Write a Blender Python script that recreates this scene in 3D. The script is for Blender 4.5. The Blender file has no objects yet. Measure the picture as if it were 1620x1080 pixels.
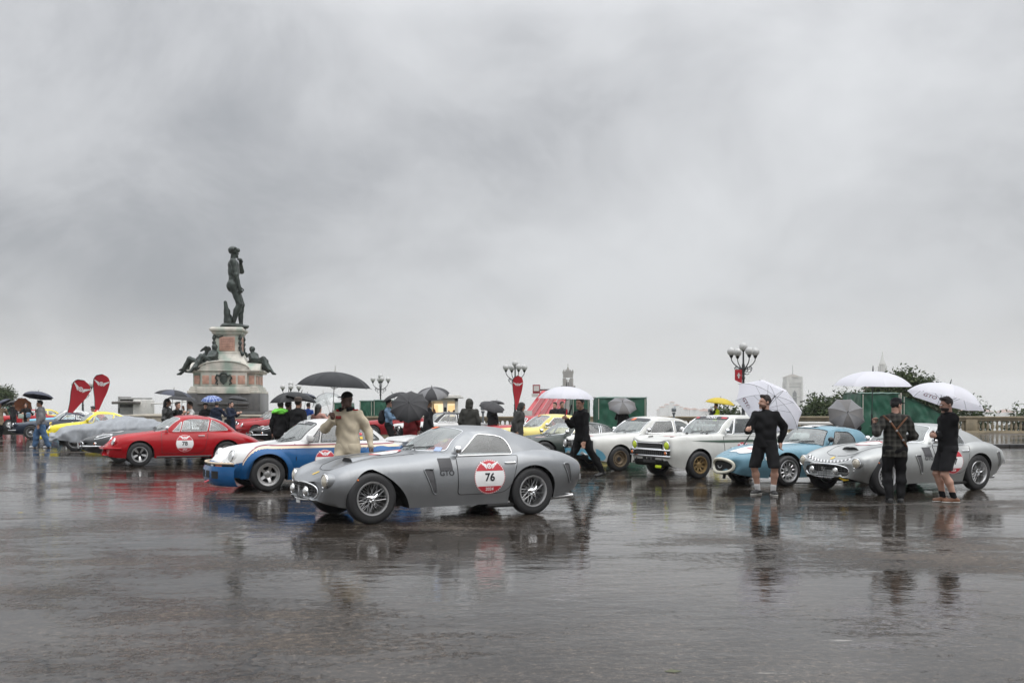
import bpy, bmesh, math, random
import numpy as np
from math import radians as R, sin, cos, pi, sqrt, atan2
from mathutils import Vector, Matrix
from mathutils.geometry import delaunay_2d_cdt

random.seed(7)
SC = bpy.context.scene
COL = SC.collection

# ------------------------------------------------------------ camera
FPX, HOR, EYE = 1575.0, 640.0, 1.6          # focal length and horizon in photo pixels, eye height
cam_data = bpy.data.cameras.new('camera')
cam_data.lens = 35.0; cam_data.sensor_width = 36.0
cam_data.shift_y = 100.0 / 1620.0
cam_data.clip_start = 0.1; cam_data.clip_end = 9000
cam = bpy.data.objects.new('camera', cam_data); COL.objects.link(cam)
cam.location = (0, 0, EYE); cam.rotation_euler = (R(90), 0, 0)
SC.camera = cam

# ------------------------------------------------------------ world: overcast rain sky
SUN_EL, SUN_AZ = R(50), R(135)
world = bpy.data.worlds.new('World'); SC.world = world; world.use_nodes = True
wn = world.node_tree; wn.nodes.clear()
def N(t, kind, **kw):
    n = t.nodes.new(kind)
    for k, v in kw.items(): setattr(n, k, v)
    return n
def wire(t, a, b): t.links.new(a, b)
def math_node(t, op, a, b=None, c=None):
    n = N(t, 'ShaderNodeMath', operation=op)
    for i, v in enumerate((a, b, c)):
        if v is None: continue
        if isinstance(v, (int, float)): n.inputs[i].default_value = v
        else: wire(t, v, n.inputs[i])
    return n.outputs[0]
CLX, CLY = 1.42916, 46.17359
out = N(wn, 'ShaderNodeOutputWorld'); bgd = N(wn, 'ShaderNodeBackground')
sky = N(wn, 'ShaderNodeTexSky', sky_type='NISHITA')
sky.sun_disc = False; sky.sun_elevation = SUN_EL; sky.sun_rotation = SUN_AZ; sky.dust_density = 3.0
tc = N(wn, 'ShaderNodeTexCoord')
sep = N(wn, 'ShaderNodeSeparateXYZ'); wire(wn, tc.outputs['Generated'], sep.inputs[0])
zpos = math_node(wn, 'MAXIMUM', sep.outputs['Z'], 0.0)
# project the view direction on a cloud layer overhead, flattened towards the horizon
zden = math_node(wn, 'ADD', zpos, 0.60)
comb = N(wn, 'ShaderNodeCombineXYZ')
wire(wn, math_node(wn, 'DIVIDE', sep.outputs['X'], zden), comb.inputs[0])
wire(wn, math_node(wn, 'DIVIDE', sep.outputs['Y'], zden), comb.inputs[1])
comb.inputs[2].default_value = 0.0
def cloud_noise(scale, detail, rough, off, dist=0.0):
    mp = N(wn, 'ShaderNodeMapping'); mp.inputs['Location'].default_value = off
    wire(wn, comb.outputs[0], mp.inputs['Vector'])
    n = N(wn, 'ShaderNodeTexNoise'); wire(wn, mp.outputs[0], n.inputs['Vector'])
    n.inputs['Scale'].default_value = scale; n.inputs['Detail'].default_value = detail
    n.inputs['Roughness'].default_value = rough; n.inputs['Distortion'].default_value = dist
    return n.outputs['Fac']
c1 = cloud_noise(1.5, 4.0, 0.5, (CLX, CLY, 0.0), 0.3)
c2 = cloud_noise(4.2, 7.0, 0.6, (24.79532, 52.45247, 2.0), 0.4)
cl = math_node(wn, 'ADD', math_node(wn, 'MULTIPLY', c1, 0.70), math_node(wn, 'MULTIPLY', c2, 0.30))
ramp = N(wn, 'ShaderNodeValToRGB'); wire(wn, cl, ramp.inputs[0]); ramp.color_ramp.interpolation = 'B_SPLINE'
e = ramp.color_ramp.elements
e[0].position = 0.37; e[0].color = (0.325, 0.34, 0.365, 1)
e[1].position = 0.62; e[1].color = (0.74, 0.755, 0.775, 1)
m1 = e.new(0.47); m1.color = (0.53, 0.54, 0.56, 1)
# clouds thin into a pale even murk at the horizon
hz = N(wn, 'ShaderNodeMapRange'); hz.interpolation_type = 'SMOOTHSTEP'
wire(wn, sep.outputs['Z'], hz.inputs['Value'])
hz.inputs['From Min'].default_value = -0.01; hz.inputs['From Max'].default_value = 0.115
mixh = N(wn, 'ShaderNodeMix', data_type='RGBA'); wire(wn, hz.outputs[0], mixh.inputs['Factor'])
mixh.inputs['A'].default_value = (0.71, 0.705, 0.695, 1); wire(wn, ramp.outputs[0], mixh.inputs['B'])
# an overcast sky is brightest overhead
zen = math_node(wn, 'ADD', math_node(wn, 'MULTIPLY_ADD', math_node(wn, 'MINIMUM', zpos, 0.45), 0.75, 0.84), math_node(wn, 'MULTIPLY', math_node(wn, 'MAXIMUM', math_node(wn, 'SUBTRACT', zpos, 0.36), 0.0), 5.0))
vm = N(wn, 'ShaderNodeVectorMath', operation='SCALE'); wire(wn, mixh.outputs['Result'], vm.inputs[0]); wire(wn, zen, vm.inputs['Scale'])
# the clear-air sky contributes a little behind the cloud
vs = N(wn, 'ShaderNodeVectorMath', operation='SCALE'); wire(wn, sky.outputs[0], vs.inputs[0]); vs.inputs['Scale'].default_value = 0.05
va = N(wn, 'ShaderNodeVectorMath', operation='SCALE'); wire(wn, vm.outputs[0], va.inputs[0]); va.inputs['Scale'].default_value = 10.0
vadd = N(wn, 'ShaderNodeVectorMath', operation='ADD'); wire(wn, va.outputs[0], vadd.inputs[0]); wire(wn, vs.outputs[0], vadd.inputs[1])
wire(wn, vadd.outputs[0], bgd.inputs['Color']); bgd.inputs['Strength'].default_value = 0.1
wire(wn, bgd.outputs[0], out.inputs['Surface'])

sun_data = bpy.data.lights.new('sun', 'SUN'); sun_data.energy = 1.3; sun_data.angle = R(60); sun_data.color = (1.0, 0.97, 0.93)
sun = bpy.data.objects.new('sun', sun_data); COL.objects.link(sun); sun.location = (0, 0, 40)
sun.rotation_euler = (R(90) - SUN_EL, 0, pi - SUN_AZ)

SC.view_settings.view_transform = 'Standard'; SC.view_settings.look = 'None'
SC.view_settings.exposure = 0.0; SC.view_settings.gamma = 1.0; SC.view_settings.use_curve_mapping = False
SC.render.engine = 'CYCLES'
cy = SC.cycles
cy.use_denoising = True
try: cy.denoiser = 'OPENIMAGEDENOISE'
except Exception: pass
cy.max_bounces = 7; cy.diffuse_bounces = 3; cy.glossy_bounces = 4; cy.transmission_bounces = 6
cy.transparent_max_bounces = 12; cy.volume_bounces = 1
cy.caustics_reflective = False; cy.caustics_refractive = False

# ------------------------------------------------------------ picture coordinates -> ground
def dist_of(py): return EYE * FPX / (py - HOR)
def gx(px, d): return (px - 810.0) / FPX * d
def zat(py, d): return EYE - (py - HOR) * d / FPX

# ------------------------------------------------------------ materials
MATS = {}
def pmat(name, col, rough=0.5, metal=0.0, coat=0.0, var=0.10, scale=6.0, bump=0.0, bscale=120.0,
         spec=0.5, trans=0.0, emit=0.0, coatr=0.05, drops=0.0, sheen=0.0):
    if name in MATS: return MATS[name]
    m = bpy.data.materials.new(name); m.use_nodes = True; MATS[name] = m
    t = m.node_tree; b = t.nodes['Principled BSDF']
    b.inputs['Roughness'].default_value = rough; b.inputs['Metallic'].default_value = metal
    b.inputs['Coat Weight'].default_value = coat; b.inputs['Coat Roughness'].default_value = coatr
    b.inputs['Specular IOR Level'].default_value = spec
    b.inputs['Sheen Weight'].default_value = sheen
    co = N(t, 'ShaderNodeTexCoord')
    if var > 0:
        n = N(t, 'ShaderNodeTexNoise'); n.inputs['Scale'].default_value = scale; n.inputs['Detail'].default_value = 5
        wire(t, co.outputs['Object'], n.inputs['Vector'])
        r = N(t, 'ShaderNodeMapRange'); wire(t, n.outputs['Fac'], r.inputs['Value'])
        r.inputs['From Min'].default_value = 0.3; r.inputs['From Max'].default_value = 0.7
        r.inputs['To Min'].default_value = 1 - var; r.inputs['To Max'].default_value = 1 + var
        v = N(t, 'ShaderNodeVectorMath', operation='SCALE'); v.inputs[0].default_value = col[:3]
        wire(t, r.outputs[0], v.inputs['Scale']); wire(t, v.outputs[0], b.inputs['Base Color'])
        rr = N(t, 'ShaderNodeMapRange'); wire(t, n.outputs['Fac'], rr.inputs['Value'])
        rr.inputs['To Min'].default_value = max(0.02, rough * 0.75); rr.inputs['To Max'].default_value = min(1, rough * 1.25)
        wire(t, rr.outputs[0], b.inputs['Roughness'])
    else:
        b.inputs['Base Color'].default_value = (*col[:3], 1)
    if bump > 0 or drops > 0:
        bp = N(t, 'ShaderNodeBump'); bp.inputs['Strength'].default_value = max(bump, drops); bp.inputs['Distance'].default_value = 0.004
        if drops > 0:      # beads of rain standing on the surface
            vo = N(t, 'ShaderNodeTexVoronoi'); vo.inputs['Scale'].default_value = 85; vo.inputs['Randomness'].default_value = 1
            wire(t, co.outputs['Object'], vo.inputs['Vector'])
            mr = N(t, 'ShaderNodeMapRange'); wire(t, vo.outputs['Distance'], mr.inputs['Value'])
            mr.inputs['From Min'].default_value = 0.0; mr.inputs['From Max'].default_value = 0.42
            mr.inputs['To Min'].default_value = 1; mr.inputs['To Max'].default_value = 0
            wire(t, mr.outputs[0], bp.inputs['Height'])
        else:
            n2 = N(t, 'ShaderNodeTexNoise'); n2.inputs['Scale'].default_value = bscale; n2.inputs['Detail'].default_value = 4
            wire(t, co.outputs['Object'], n2.inputs['Vector']); wire(t, n2.outputs['Fac'], bp.inputs['Height'])
        wire(t, bp.outputs[0], b.inputs['Normal'])
    if trans > 0:
        ms = N(t, 'ShaderNodeMixShader'); tr = N(t, 'ShaderNodeBsdfTranslucent'); tr.inputs['Color'].default_value = (*col[:3], 1)
        ms.inputs[0].default_value = trans; wire(t, b.outputs[0], ms.inputs[1]); wire(t, tr.outputs[0], ms.inputs[2])
        wire(t, ms.outputs[0], t.nodes['Material Output'].inputs['Surface'])
    if emit > 0:
        b.inputs['Emission Color'].default_value = (*col[:3], 1); b.inputs['Emission Strength'].default_value = emit
    return m

def paint(name, col, rough=0.28, metal=0.0, coat=0.3):
    return pmat(name, col, rough, metal, coat, var=0.10, scale=2.5, drops=0.2, coatr=0.06, spec=0.15)
def cloth(name, col, var=0.22, scale=9.0, bump=0.5):
    return pmat(name, col, 0.85, 0, 0, var=var, scale=scale, bump=bump, bscale=160, spec=0.12)

def glass_mat(name, tint, refl=1.0, sky_sheen=0.0):
    if name in MATS: return MATS[name]
    m = bpy.data.materials.new(name); m.use_nodes = True; MATS[name] = m
    t = m.node_tree; t.nodes.clear()
    o = N(t, 'ShaderNodeOutputMaterial'); tr = N(t, 'ShaderNodeBsdfTransparent'); tr.inputs['Color'].default_value = (*tint, 1)
    gl = N(t, 'ShaderNodeBsdfGlossy'); gl.inputs['Roughness'].default_value = 0.03
    co = N(t, 'ShaderNodeTexCoord')
    bp = N(t, 'ShaderNodeBump'); bp.inputs['Strength'].default_value = 0.1; bp.inputs['Distance'].default_value = 0.01
    nz = N(t, 'ShaderNodeTexNoise'); nz.inputs['Scale'].default_value = 3.0; wire(t, co.outputs['Object'], nz.inputs['Vector']); wire(t, nz.outputs['Fac'], bp.inputs['Height']); wire(t, bp.outputs[0], gl.inputs['Normal'])
    ge = N(t, 'ShaderNodeNewGeometry'); dp = N(t, 'ShaderNodeVectorMath', operation='DOT_PRODUCT')
    wire(t, ge.outputs['Incoming'], dp.inputs[0]); wire(t, ge.outputs['Normal'], dp.inputs[1])
    sch = math_node(t, 'POWER', math_node(t, 'SUBTRACT', 1.0, math_node(t, 'ABSOLUTE', dp.outputs['Value'])), 5.0)
    f = math_node(t, 'MINIMUM', math_node(t, 'MULTIPLY', math_node(t, 'MULTIPLY_ADD', sch, 0.92, 0.08), refl), 0.95)
    ms = N(t, 'ShaderNodeMixShader'); wire(t, f, ms.inputs[0]); wire(t, tr.outputs[0], ms.inputs[1]); wire(t, gl.outputs[0], ms.inputs[2])
    last = ms
    if sky_sheen > 0:      # patchy pale diffuse painted into the panes in place of reflected sky
        df = N(t, 'ShaderNodeBsdfDiffuse'); df.inputs['Color'].default_value = (0.60, 0.64, 0.63, 1)
        n = N(t, 'ShaderNodeTexNoise'); n.inputs['Scale'].default_value = 4; n.inputs['Detail'].default_value = 6; wire(t, co.outputs['Object'], n.inputs['Vector'])
        fm = math_node(t, 'MULTIPLY', n.outputs['Fac'], sky_sheen * 2)
        m2 = N(t, 'ShaderNodeMixShader'); wire(t, fm, m2.inputs[0]); wire(t, ms.outputs[0], m2.inputs[1]); wire(t, df.outputs[0], m2.inputs[2]); last = m2
    wire(t, last.outputs[0], o.inputs['Surface'])
    return m

CHROME = pmat('chrome', (0.72, 0.73, 0.74), 0.12, 1.0, var=0.05)
STEEL = pmat('brushed steel', (0.5, 0.5, 0.5), 0.3, 1.0, var=0.1)
ALLOY = pmat('cast alloy', (0.58, 0.58, 0.58), 0.35, 0.9, var=0.12)
GOLD = pmat('gold wheel paint', (0.25, 0.17, 0.075), 0.4, 0.5, var=0.15)
BRONZEW = pmat('dirty bronze wheel paint', (0.16, 0.12, 0.075), 0.5, 0.4, var=0.25)
RUBBER = pmat('tyre rubber', (0.022, 0.022, 0.023), 0.55, var=0.2, bump=0.2, spec=0.4)
BLACK = pmat('black trim', (0.012, 0.012, 0.013), 0.4, var=0.15)
UNDER = pmat('underbody black', (0.012, 0.012, 0.012), 0.8, var=0.2)
INTER = pmat('cabin leather', (0.03, 0.028, 0.027), 0.6, var=0.2)
WHITEP = pmat('white print', (0.78, 0.78, 0.78), 0.35, var=0.03)
REDP = pmat('red print', (0.50, 0.035, 0.05), 0.4, var=0.05)
BLACKP = pmat('black print', (0.015, 0.016, 0.02), 0.4, var=0.05)
BLUEP = pmat('blue print', (0.02, 0.10, 0.42), 0.4, var=0.05)
CREAMP = pmat('cream print', (0.62, 0.50, 0.36), 0.4, var=0.05)
YELP = pmat('yellow print', (0.75, 0.5, 0.03), 0.4, var=0.05)
ORANGEP = pmat('orange print', (0.75, 0.13, 0.02), 0.4, var=0.05)
GREENSTR = pmat('green stripe', (0.05, 0.085, 0.06), 0.35, var=0.05)
LENS = pmat('headlamp lens', (0.62, 0.62, 0.60), 0.08, 0.55, 1.0, var=0.15, scale=30)
LENSW = pmat('warm headlamp lens', (0.60, 0.55, 0.45), 0.10, 0.45, 1.0, var=0.15, scale=30)
LENSY = pmat('yellow headlamp tape', (0.55, 0.68, 0.02), 0.25, 0, 0.8, var=0.1, scale=20)
AMBER = pmat('amber lens', (0.55, 0.12, 0.01), 0.2, 0, 0.8, var=0.05)
REDLENS = pmat('red lens', (0.4, 0.02, 0.02), 0.2, 0, 0.8, var=0.05)
GLASS = glass_mat('window glass', (0.80, 0.84, 0.84), 1.3, 0.09)
GLASSW = glass_mat('wet windscreen glass painted sheen', (0.55, 0.62, 0.61), 1.4, 0.24)  # paleness of front and rear screens is painted-in sky reflection
GLASSR = glass_mat('wet rear glass painted sheen', (0.55, 0.60, 0.60), 2.0, 0.55)

# ------------------------------------------------------------ mesh helpers
class MB:
    """collects geometry for ONE mesh object"""
    def __init__(s): s.v = []; s.f = []; s.mi = []
    def add(s, vs, fs, mi=0):
        o = len(s.v); s.v.extend([tuple(p) for p in vs]); s.f.extend([tuple(i + o for i in f) for f in fs])
        s.mi.extend([mi] * len(fs)); return s
    def box(s, c, d, mi=0, rz=0.0, bev=0.0):
        x, y, z = d[0] / 2, d[1] / 2, d[2] / 2
        vs = [(i * x, j * y, k * z) for k in (-1, 1) for j in (-1, 1) for i in (-1, 1)]
        fs = [(0, 2, 3, 1), (4, 5, 7, 6), (0, 1, 5, 4), (2, 6, 7, 3), (0, 4, 6, 2), (1, 3, 7, 5)]
        if bev > 0:
            bm = bmesh.new(); bv = [bm.verts.new(v) for v in vs]
            for f in fs: bm.faces.new([bv[i] for i in f])
            bmesh.ops.bevel(bm, geom=list(bm.edges), offset=min(bev, 0.49 * min(d)), segments=2, affect='EDGES', profile=0.5)
            bm.verts.index_update(); vs = [tuple(v.co) for v in bm.verts]; fs = [tuple(v.index for v in f.verts) for f in bm.faces]; bm.free()
        ca, sa = cos(rz), sin(rz)
        return s.add([(c[0] + p[0] * ca - p[1] * sa, c[1] + p[0] * sa + p[1] * ca, c[2] + p[2]) for p in vs], fs, mi)
    def tube(s, pts, r, n=6, mi=0, closed=False, cap=True):
        pts = [Vector(p) for p in pts]; m = len(pts)
        rs = r if isinstance(r, (list, tuple)) else [r] * m
        vs = []; up = Vector((0, 0, 1)); prev = None
        for i, p in enumerate(pts):
            if closed: t = pts[(i + 1) % m] - pts[i - 1]
            else: t = pts[min(i + 1, m - 1)] - pts[max(i - 1, 0)]
            if t.length < 1e-9: t = Vector((0, 0, 1))
            t.normalize()
            if prev is None:
                a = t.cross(up if abs(t.z) < 0.95 else Vector((1, 0, 0))).normalized()
            else:
                a = (prev - t * prev.dot(t))
                a = a.normalized() if a.length > 1e-6 else t.orthogonal().normalized()
            prev = a; b = t.cross(a)
            for k in range(n):
                g = 2 * pi * k / n; vs.append(p + (a * cos(g) + b * sin(g)) * rs[i])
        fs = []
        for i in range(m if closed else m - 1):
            j = (i + 1) % m
            for k in range(n): k2 = (k + 1) % n; fs.append((i * n + k, i * n + k2, j * n + k2, j * n + k))
        if cap and not closed:
            fs.append(tuple(range(n - 1, -1, -1))); fs.append(tuple((m - 1) * n + k for k in range(n)))
        return s.add(vs, fs, mi)
    def lathe(s, prof, n=24, c=(0, 0, 0), axis='z', mi=0, closed=False, cap=True):
        """prof: list of (radius, height)"""
        vs = []; fs = []; m = len(prof)
        for (r, h) in prof:
            for k in range(n):
                g = 2 * pi * k / n; a, b = r * cos(g), r * sin(g)
                p = (a, b, h) if axis == 'z' else ((a, h, b) if axis == 'y' else (h, a, b))
                vs.append((c[0] + p[0], c[1] + p[1], c[2] + p[2]))
        for i in range(m if closed else m - 1):
            j = (i + 1) % m
            for k in range(n):
                k2 = (k + 1) % n; q = (i * n + k, i * n + k2, j * n + k2, j * n + k)
                fs.append(q if axis != 'y' else q[::-1])
        if not closed and cap:
            if prof[0][0] > 1e-5: fs.append(tuple(range(n)))
            if prof[-1][0] > 1e-5: fs.append(tuple((m - 1) * n + k for k in range(n)))
        return s.add(vs, fs, mi)
    def sphere(s, c, r, n=12, m=8, mi=0, sc=(1, 1, 1)):
        prof = [(max(1e-6, r * sin(pi * i / m)), -r * cos(pi * i / m)) for i in range(m + 1)]
        o = len(s.v); s.lathe(prof, n, (0, 0, 0), 'z', mi)
        for i in range(o, len(s.v)):
            p = s.v[i]; s.v[i] = (c[0] + p[0] * sc[0], c[1] + p[1] * sc[1], c[2] + p[2] * sc[2])
        return s
    def prism(s, poly, z0, z1, mi=0, plane='xy', at=None):
        """poly: 2D outline; extruded along the third axis"""
        def P(a, b, h):
            return (a, b, h) if plane == 'xy' else ((a, h, b) if plane == 'xz' else (h, a, b))
        n = len(poly); vs = [P(a, b, z0) for a, b in poly] + [P(a, b, z1) for a, b in poly]
        fs = [tuple(range(n - 1, -1, -1)), tuple(range(n, 2 * n))] + [(i, (i + 1) % n, n + (i + 1) % n, n + i) for i in range(n)]
        return s.add(vs, fs, mi)
    def build(s, name, mats, parent=None, smooth=True, angle=40.0, loc=None, fixn=False):
        me = bpy.data.meshes.new(name); me.from_pydata(s.v, [], s.f)
        if not isinstance(mats, (list, tuple)): mats = [mats]
        for m in mats: me.materials.append(m)
        if len(mats) > 1: me.polygons.foreach_set('material_index', np.array(s.mi, dtype=np.int32))
        if fixn:
            bm = bmesh.new(); bm.from_mesh(me); bmesh.ops.recalc_face_normals(bm, faces=bm.faces); bm.to_mesh(me); bm.free()
        if smooth:
            me.shade_smooth()
            if angle < 179: me.set_sharp_from_angle(angle=R(angle))
        me.update()
        return link(name, me, parent, loc)
def link(name, me, parent=None, loc=None, rot=None):
    o = bpy.data.objects.new(name, me); COL.objects.link(o)
    if parent is not None: o.parent = parent
    if loc is not None: o.location = loc
    if rot is not None: o.rotation_euler = rot
    return o
def grid_faces(nu, nv, o=0, wrap=False):
    fs = []
    for i in range(nu - 1):
        for j in range(nv if wrap else nv - 1):
            j2 = (j + 1) % nv; fs.append((o + i * nv + j, o + (i + 1) * nv + j, o + (i + 1) * nv + j2, o + i * nv + j2))
    return fs
def thing(name, label, cat, loc=(0, 0, 0), rz=0.0, group=None):
    o = bpy.data.objects.new(name, None); COL.objects.link(o)
    o.empty_display_size = 0.3; o.location = loc; o.rotation_euler = (0, 0, rz)
    return tag(o, label, cat, group)
def tag(o, label, cat, group=None):
    o['label'] = label; o['category'] = cat
    if group: o['group'] = group
    return o
def struct(o): o['kind'] = 'structure'; return o
def copy_tree(o, parent=None):
    c = o.copy(); COL.objects.link(c)
    if parent is not None: c.parent = parent
    for ch in list(o.children): copy_tree(ch, c)
    return c

TEXTS = {}
def text2d(s, size=1.0, bold=0.0):
    """outline lettering as a flat mesh, centred: (points, faces)"""
    key = (s, bold)
    if key not in TEXTS:
        cu = bpy.data.curves.new('lettering', 'FONT'); cu.body = s; cu.size = 1.0; cu.offset = bold
        cu.align_x = 'CENTER'; cu.align_y = 'CENTER'; cu.resolution_u = 3
        ob = bpy.data.objects.new('lettering', cu); COL.objects.link(ob)
        dg = bpy.context.evaluated_depsgraph_get(); me = ob.evaluated_get(dg).to_mesh()
        vs = [(v.co.x, v.co.y) for v in me.vertices]; fs = [tuple(p.vertices) for p in me.polygons]
        ob.evaluated_get(dg).to_mesh_clear(); bpy.data.objects.remove(ob); bpy.data.curves.remove(cu)
        TEXTS[key] = (vs, fs)
    vs, fs = TEXTS[key]
    return [(a * size, b * size) for a, b in vs], fs

def wings2d(w):
    """a winged ring: three feathers a side and a ring, as flat polygons"""
    vs, fs = [], []
    def poly(p):
        o = len(vs); vs.extend(p); fs.append(tuple(range(o, o + len(p))))
    for sg in (1, -1):
        for k, (y0, y1, x1) in enumerate(((0.10, 0.17, 0.50), (0.02, 0.08, 0.40), (-0.06, 0.0, 0.30))):
            p = [(sg * 0.15 * w, (y0 - 0.10) * w), (sg * x1 * w, y0 * w + 0.05 * w), (sg * x1 * w, y1 * w + 0.06 * w), (sg * 0.15 * w, (y1 - 0.09) * w)]
            poly(p if sg > 0 else p[::-1])
    n = 14
    for i in range(n):
        a, b = 2 * pi * i / n, 2 * pi * (i + 1) / n
        poly([(0.08 * w * cos(a), 0.08 * w * sin(a)), (0.14 * w * cos(a), 0.14 * w * sin(a)), (0.14 * w * cos(b), 0.14 * w * sin(b)), (0.08 * w * cos(b), 0.08 * w * sin(b))])
    poly([(-0.04 * w, -0.05 * w), (0.04 * w, -0.05 * w), (0.04 * w, 0.05 * w), (-0.04 * w, 0.05 * w)])
    return vs, fs
HORSE = [(-.12, -.5), (-.06, -.5), (-.05, -.25), (.06, -.1), (.12, -.3), (.05, -.42), (.1, -.46), (.2, -.3), (.16, -.08), (.2, .1),
         (.34, .06), (.4, -.06), (.45, -.02), (.38, .14), (.24, .2), (.3, .28), (.42, .26), (.44, .32), (.34, .42), (.26, .5), (.18, .44), (.08, .26), (-.06, .12),
         (-.16, .06), (-.28, .2), (-.3, .42), (-.4, .46), (-.38, .2), (-.24, 0), (-.2, -.14), (-.16, -.3)]
# ------------------------------------------------------------ car bodies
def pchip(xk, yk):
    x = np.array(xk, float); y = np.array(yk, float); n = len(x)
    h = np.diff(x); d = np.diff(y) / h; m = np.zeros(n)
    if n == 2: m[:] = d[0]
    else:
        for i in range(1, n - 1):
            if d[i - 1] * d[i] > 0:
                w1 = 2 * h[i] + h[i - 1]; w2 = h[i] + 2 * h[i - 1]; m[i] = (w1 + w2) / (w1 / d[i - 1] + w2 / d[i])
        m[0] = d[0]; m[-1] = d[-1]
    def f(q):
        q = np.clip(np.asarray(q, float), x[0], x[-1]); i = np.clip(np.searchsorted(x, q, 'right') - 1, 0, n - 2)
        t = (q - x[i]) / h[i]
        return ((1 + 2 * t) * (1 - t) ** 2 * y[i] + t * (1 - t) ** 2 * h[i] * m[i] + t * t * (3 - 2 * t) * y[i + 1] + t * t * (t - 1) * h[i] * m[i + 1])
    return f
def keyed(k): return pchip([a for a, b in k], [b for a, b in k])

class CarShape:
    """the skin of a car: stations along x (0 = nose), rows from sill to centreline; local frame x back, y = 0 centre, z up"""
    NR = 22
    def __init__(s, sp):
        s.sp = sp; L = s.L = sp['L']; f = {k: keyed(sp[k]) for k in ('w', 'zw', 'zl', 'zs', 'zc')}; s.f = f
        ysh = keyed(sp.get('ys', [(0, .74), (L, .74)])); swp = keyed(sp.get('sweep', [(0, 0), (L, 0)])); lean = keyed(sp.get('lean', [(0, 0), (L, 0)]))
        mid = keyed(sp.get('mid', [(0, .5), (L, .5)])); wlf = keyed(sp.get('wl', [(0, .9), (L, .9)])); shz = keyed(sp.get('shz', [(0, .62), (L, .62)]))
        Rr = sp['arch']; zc_ = sp.get('archz', sp['rad'])
        xs = set(np.round(np.linspace(0, L, 84), 4)) | {0.015, 0.03, 0.05, 0.08, 0.12, 0.16, L - .015, L - .03, L - .05, L - .08, L - .12}
        for xc, rr in zip(sp['axles'], Rr if isinstance(Rr, (tuple, list)) else (Rr, Rr)):
            xs = {x for x in xs if abs(abs(x - xc) - rr) > 0.012}
            rb = rr * (s.sp.get('arch_back', 1.0) if xc == sp['axles'][0] else 1.0)
            xs = {x for x in xs if not (rr < x - xc < rb + .012)}
            for t in np.linspace(0, pi, 25): xs.add(round(xc + (rb if cos(t) > 0 else rr) * cos(t), 5))
            xs.add(round(xc - rr - .004, 5)); xs.add(round(xc + rb + .004, 5))
        xs = np.array(sorted(xs)); s.xs = xs; n = len(xs)
        P = np.zeros((n, s.NR, 3)); U = np.zeros((n, 3, 3))
        for i, x in enumerate(xs):
            w, zw, zl, zs, zc = (float(f[k](x)) for k in ('w', 'zw', 'zl', 'zs', 'zc'))
            zlow = zl; inar = False
            for xc, rr in zip(sp['axles'], Rr if isinstance(Rr, (tuple, list)) else (Rr, Rr)):
                rb = rr * (sp.get('arch_back', 1.0) if xc == sp['axles'][0] else 1.0); q_ = (x - xc) / (rb if x > xc else rr)
                if abs(q_) <= 1 + 1e-5:
                    zlow = max(zl, zc_ * (1 if x < xc else 1 - .45 * (rb / rr - 1) / .3 * abs(q_)) + rr * sqrt(max(0, 1 - q_ * q_))); inar = True
            zw = min(max(zw, zl + .05), zs - .05); ys = float(ysh(x)); md = float(mid(x)); zsh = zw + (zs - zw) * float(shz(x))
            cy_ = np.array([float(wlf(x)) * w, w, 0.95 * w, ys * w, ys * .5 * w, 0.0])
            cz_ = np.array([zl, zw, zsh, zs, zs + (zc - zs) * md * 1.3 if md < .76 else zc, zc])
            q = np.concatenate([[0], np.cumsum(np.hypot(np.diff(cy_), np.diff(cz_)) + 1e-4)])
            # mirror the last span so that the centreline is level
            q2 = np.concatenate([q, [2 * q[-1] - q[-2]]]); y2 = np.append(cy_, -cy_[-2]); z2 = np.append(cz_, cz_[-2])
            t = np.linspace(0, q[-1], 140); yy = _spl(q2, y2, t); zz = _spl(q2, z2, t)
            if zlow > zl + 1e-6:
                k = int(np.argmax(zz >= zlow)); 
                if k > 0:
                    a = (zlow - zz[k - 1]) / max(1e-9, zz[k] - zz[k - 1]); y0 = yy[k - 1] + a * (yy[k] - yy[k - 1])
                    yy = np.concatenate([[y0], yy[k:]]); zz = np.concatenate([[zlow], zz[k:]])
            l = np.concatenate([[0], np.cumsum(np.hypot(np.diff(yy), np.diff(zz)))])
            tt = np.linspace(0, l[-1], s.NR); yy = np.interp(tt, l, yy); zz = np.interp(tt, l, zz); yy[-1] = 0
            xx = x + float(swp(x)) * (yy / max(w, .01)) ** 2 + float(lean(x)) * (sp.get('zref', .5) - zz)
            pa, pb = sp.get('push', (0, 1)); sh_ = pa * max(0, 1 - x / pb); xx = xx + sh_
            P[i, :, 0], P[i, :, 1], P[i, :, 2] = xx, yy, zz
            yin = max(0.1, w - .30) if inar else .86 * yy[0]
            zu = zl + .01
            U[i] = [(x + sh_, 0, zu), (x + sh_, yin, zu), (x + sh_, yin, zlow if inar else zl)]
        s.P = P; s.U = U
        # tables for laying things on the skin
        s.zt = np.linspace(.1, 1.3, 121); s.SX = np.zeros((121, n)); s.SY = np.zeros((121, n))
        s.yt = np.linspace(0, 1.1, 56); s.TX = np.zeros((56, n)); s.TZ = np.zeros((56, n))
        for i in range(n):
            k = int(np.argmax(P[i, :, 2])); k = max(k, 2)
            z = P[i, :k + 1, 2]
            s.SX[:, i] = np.interp(s.zt, z, P[i, :k + 1, 0]); s.SY[:, i] = np.interp(s.zt, z, P[i, :k + 1, 1])
            k = int(np.argmax(P[i, :, 1])); y = P[i, k:, 1][::-1]
            s.TX[:, i] = np.interp(s.yt, y, P[i, k:, 0][::-1]); s.TZ[:, i] = np.interp(s.yt, y, P[i, k:, 2][::-1])
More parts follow.
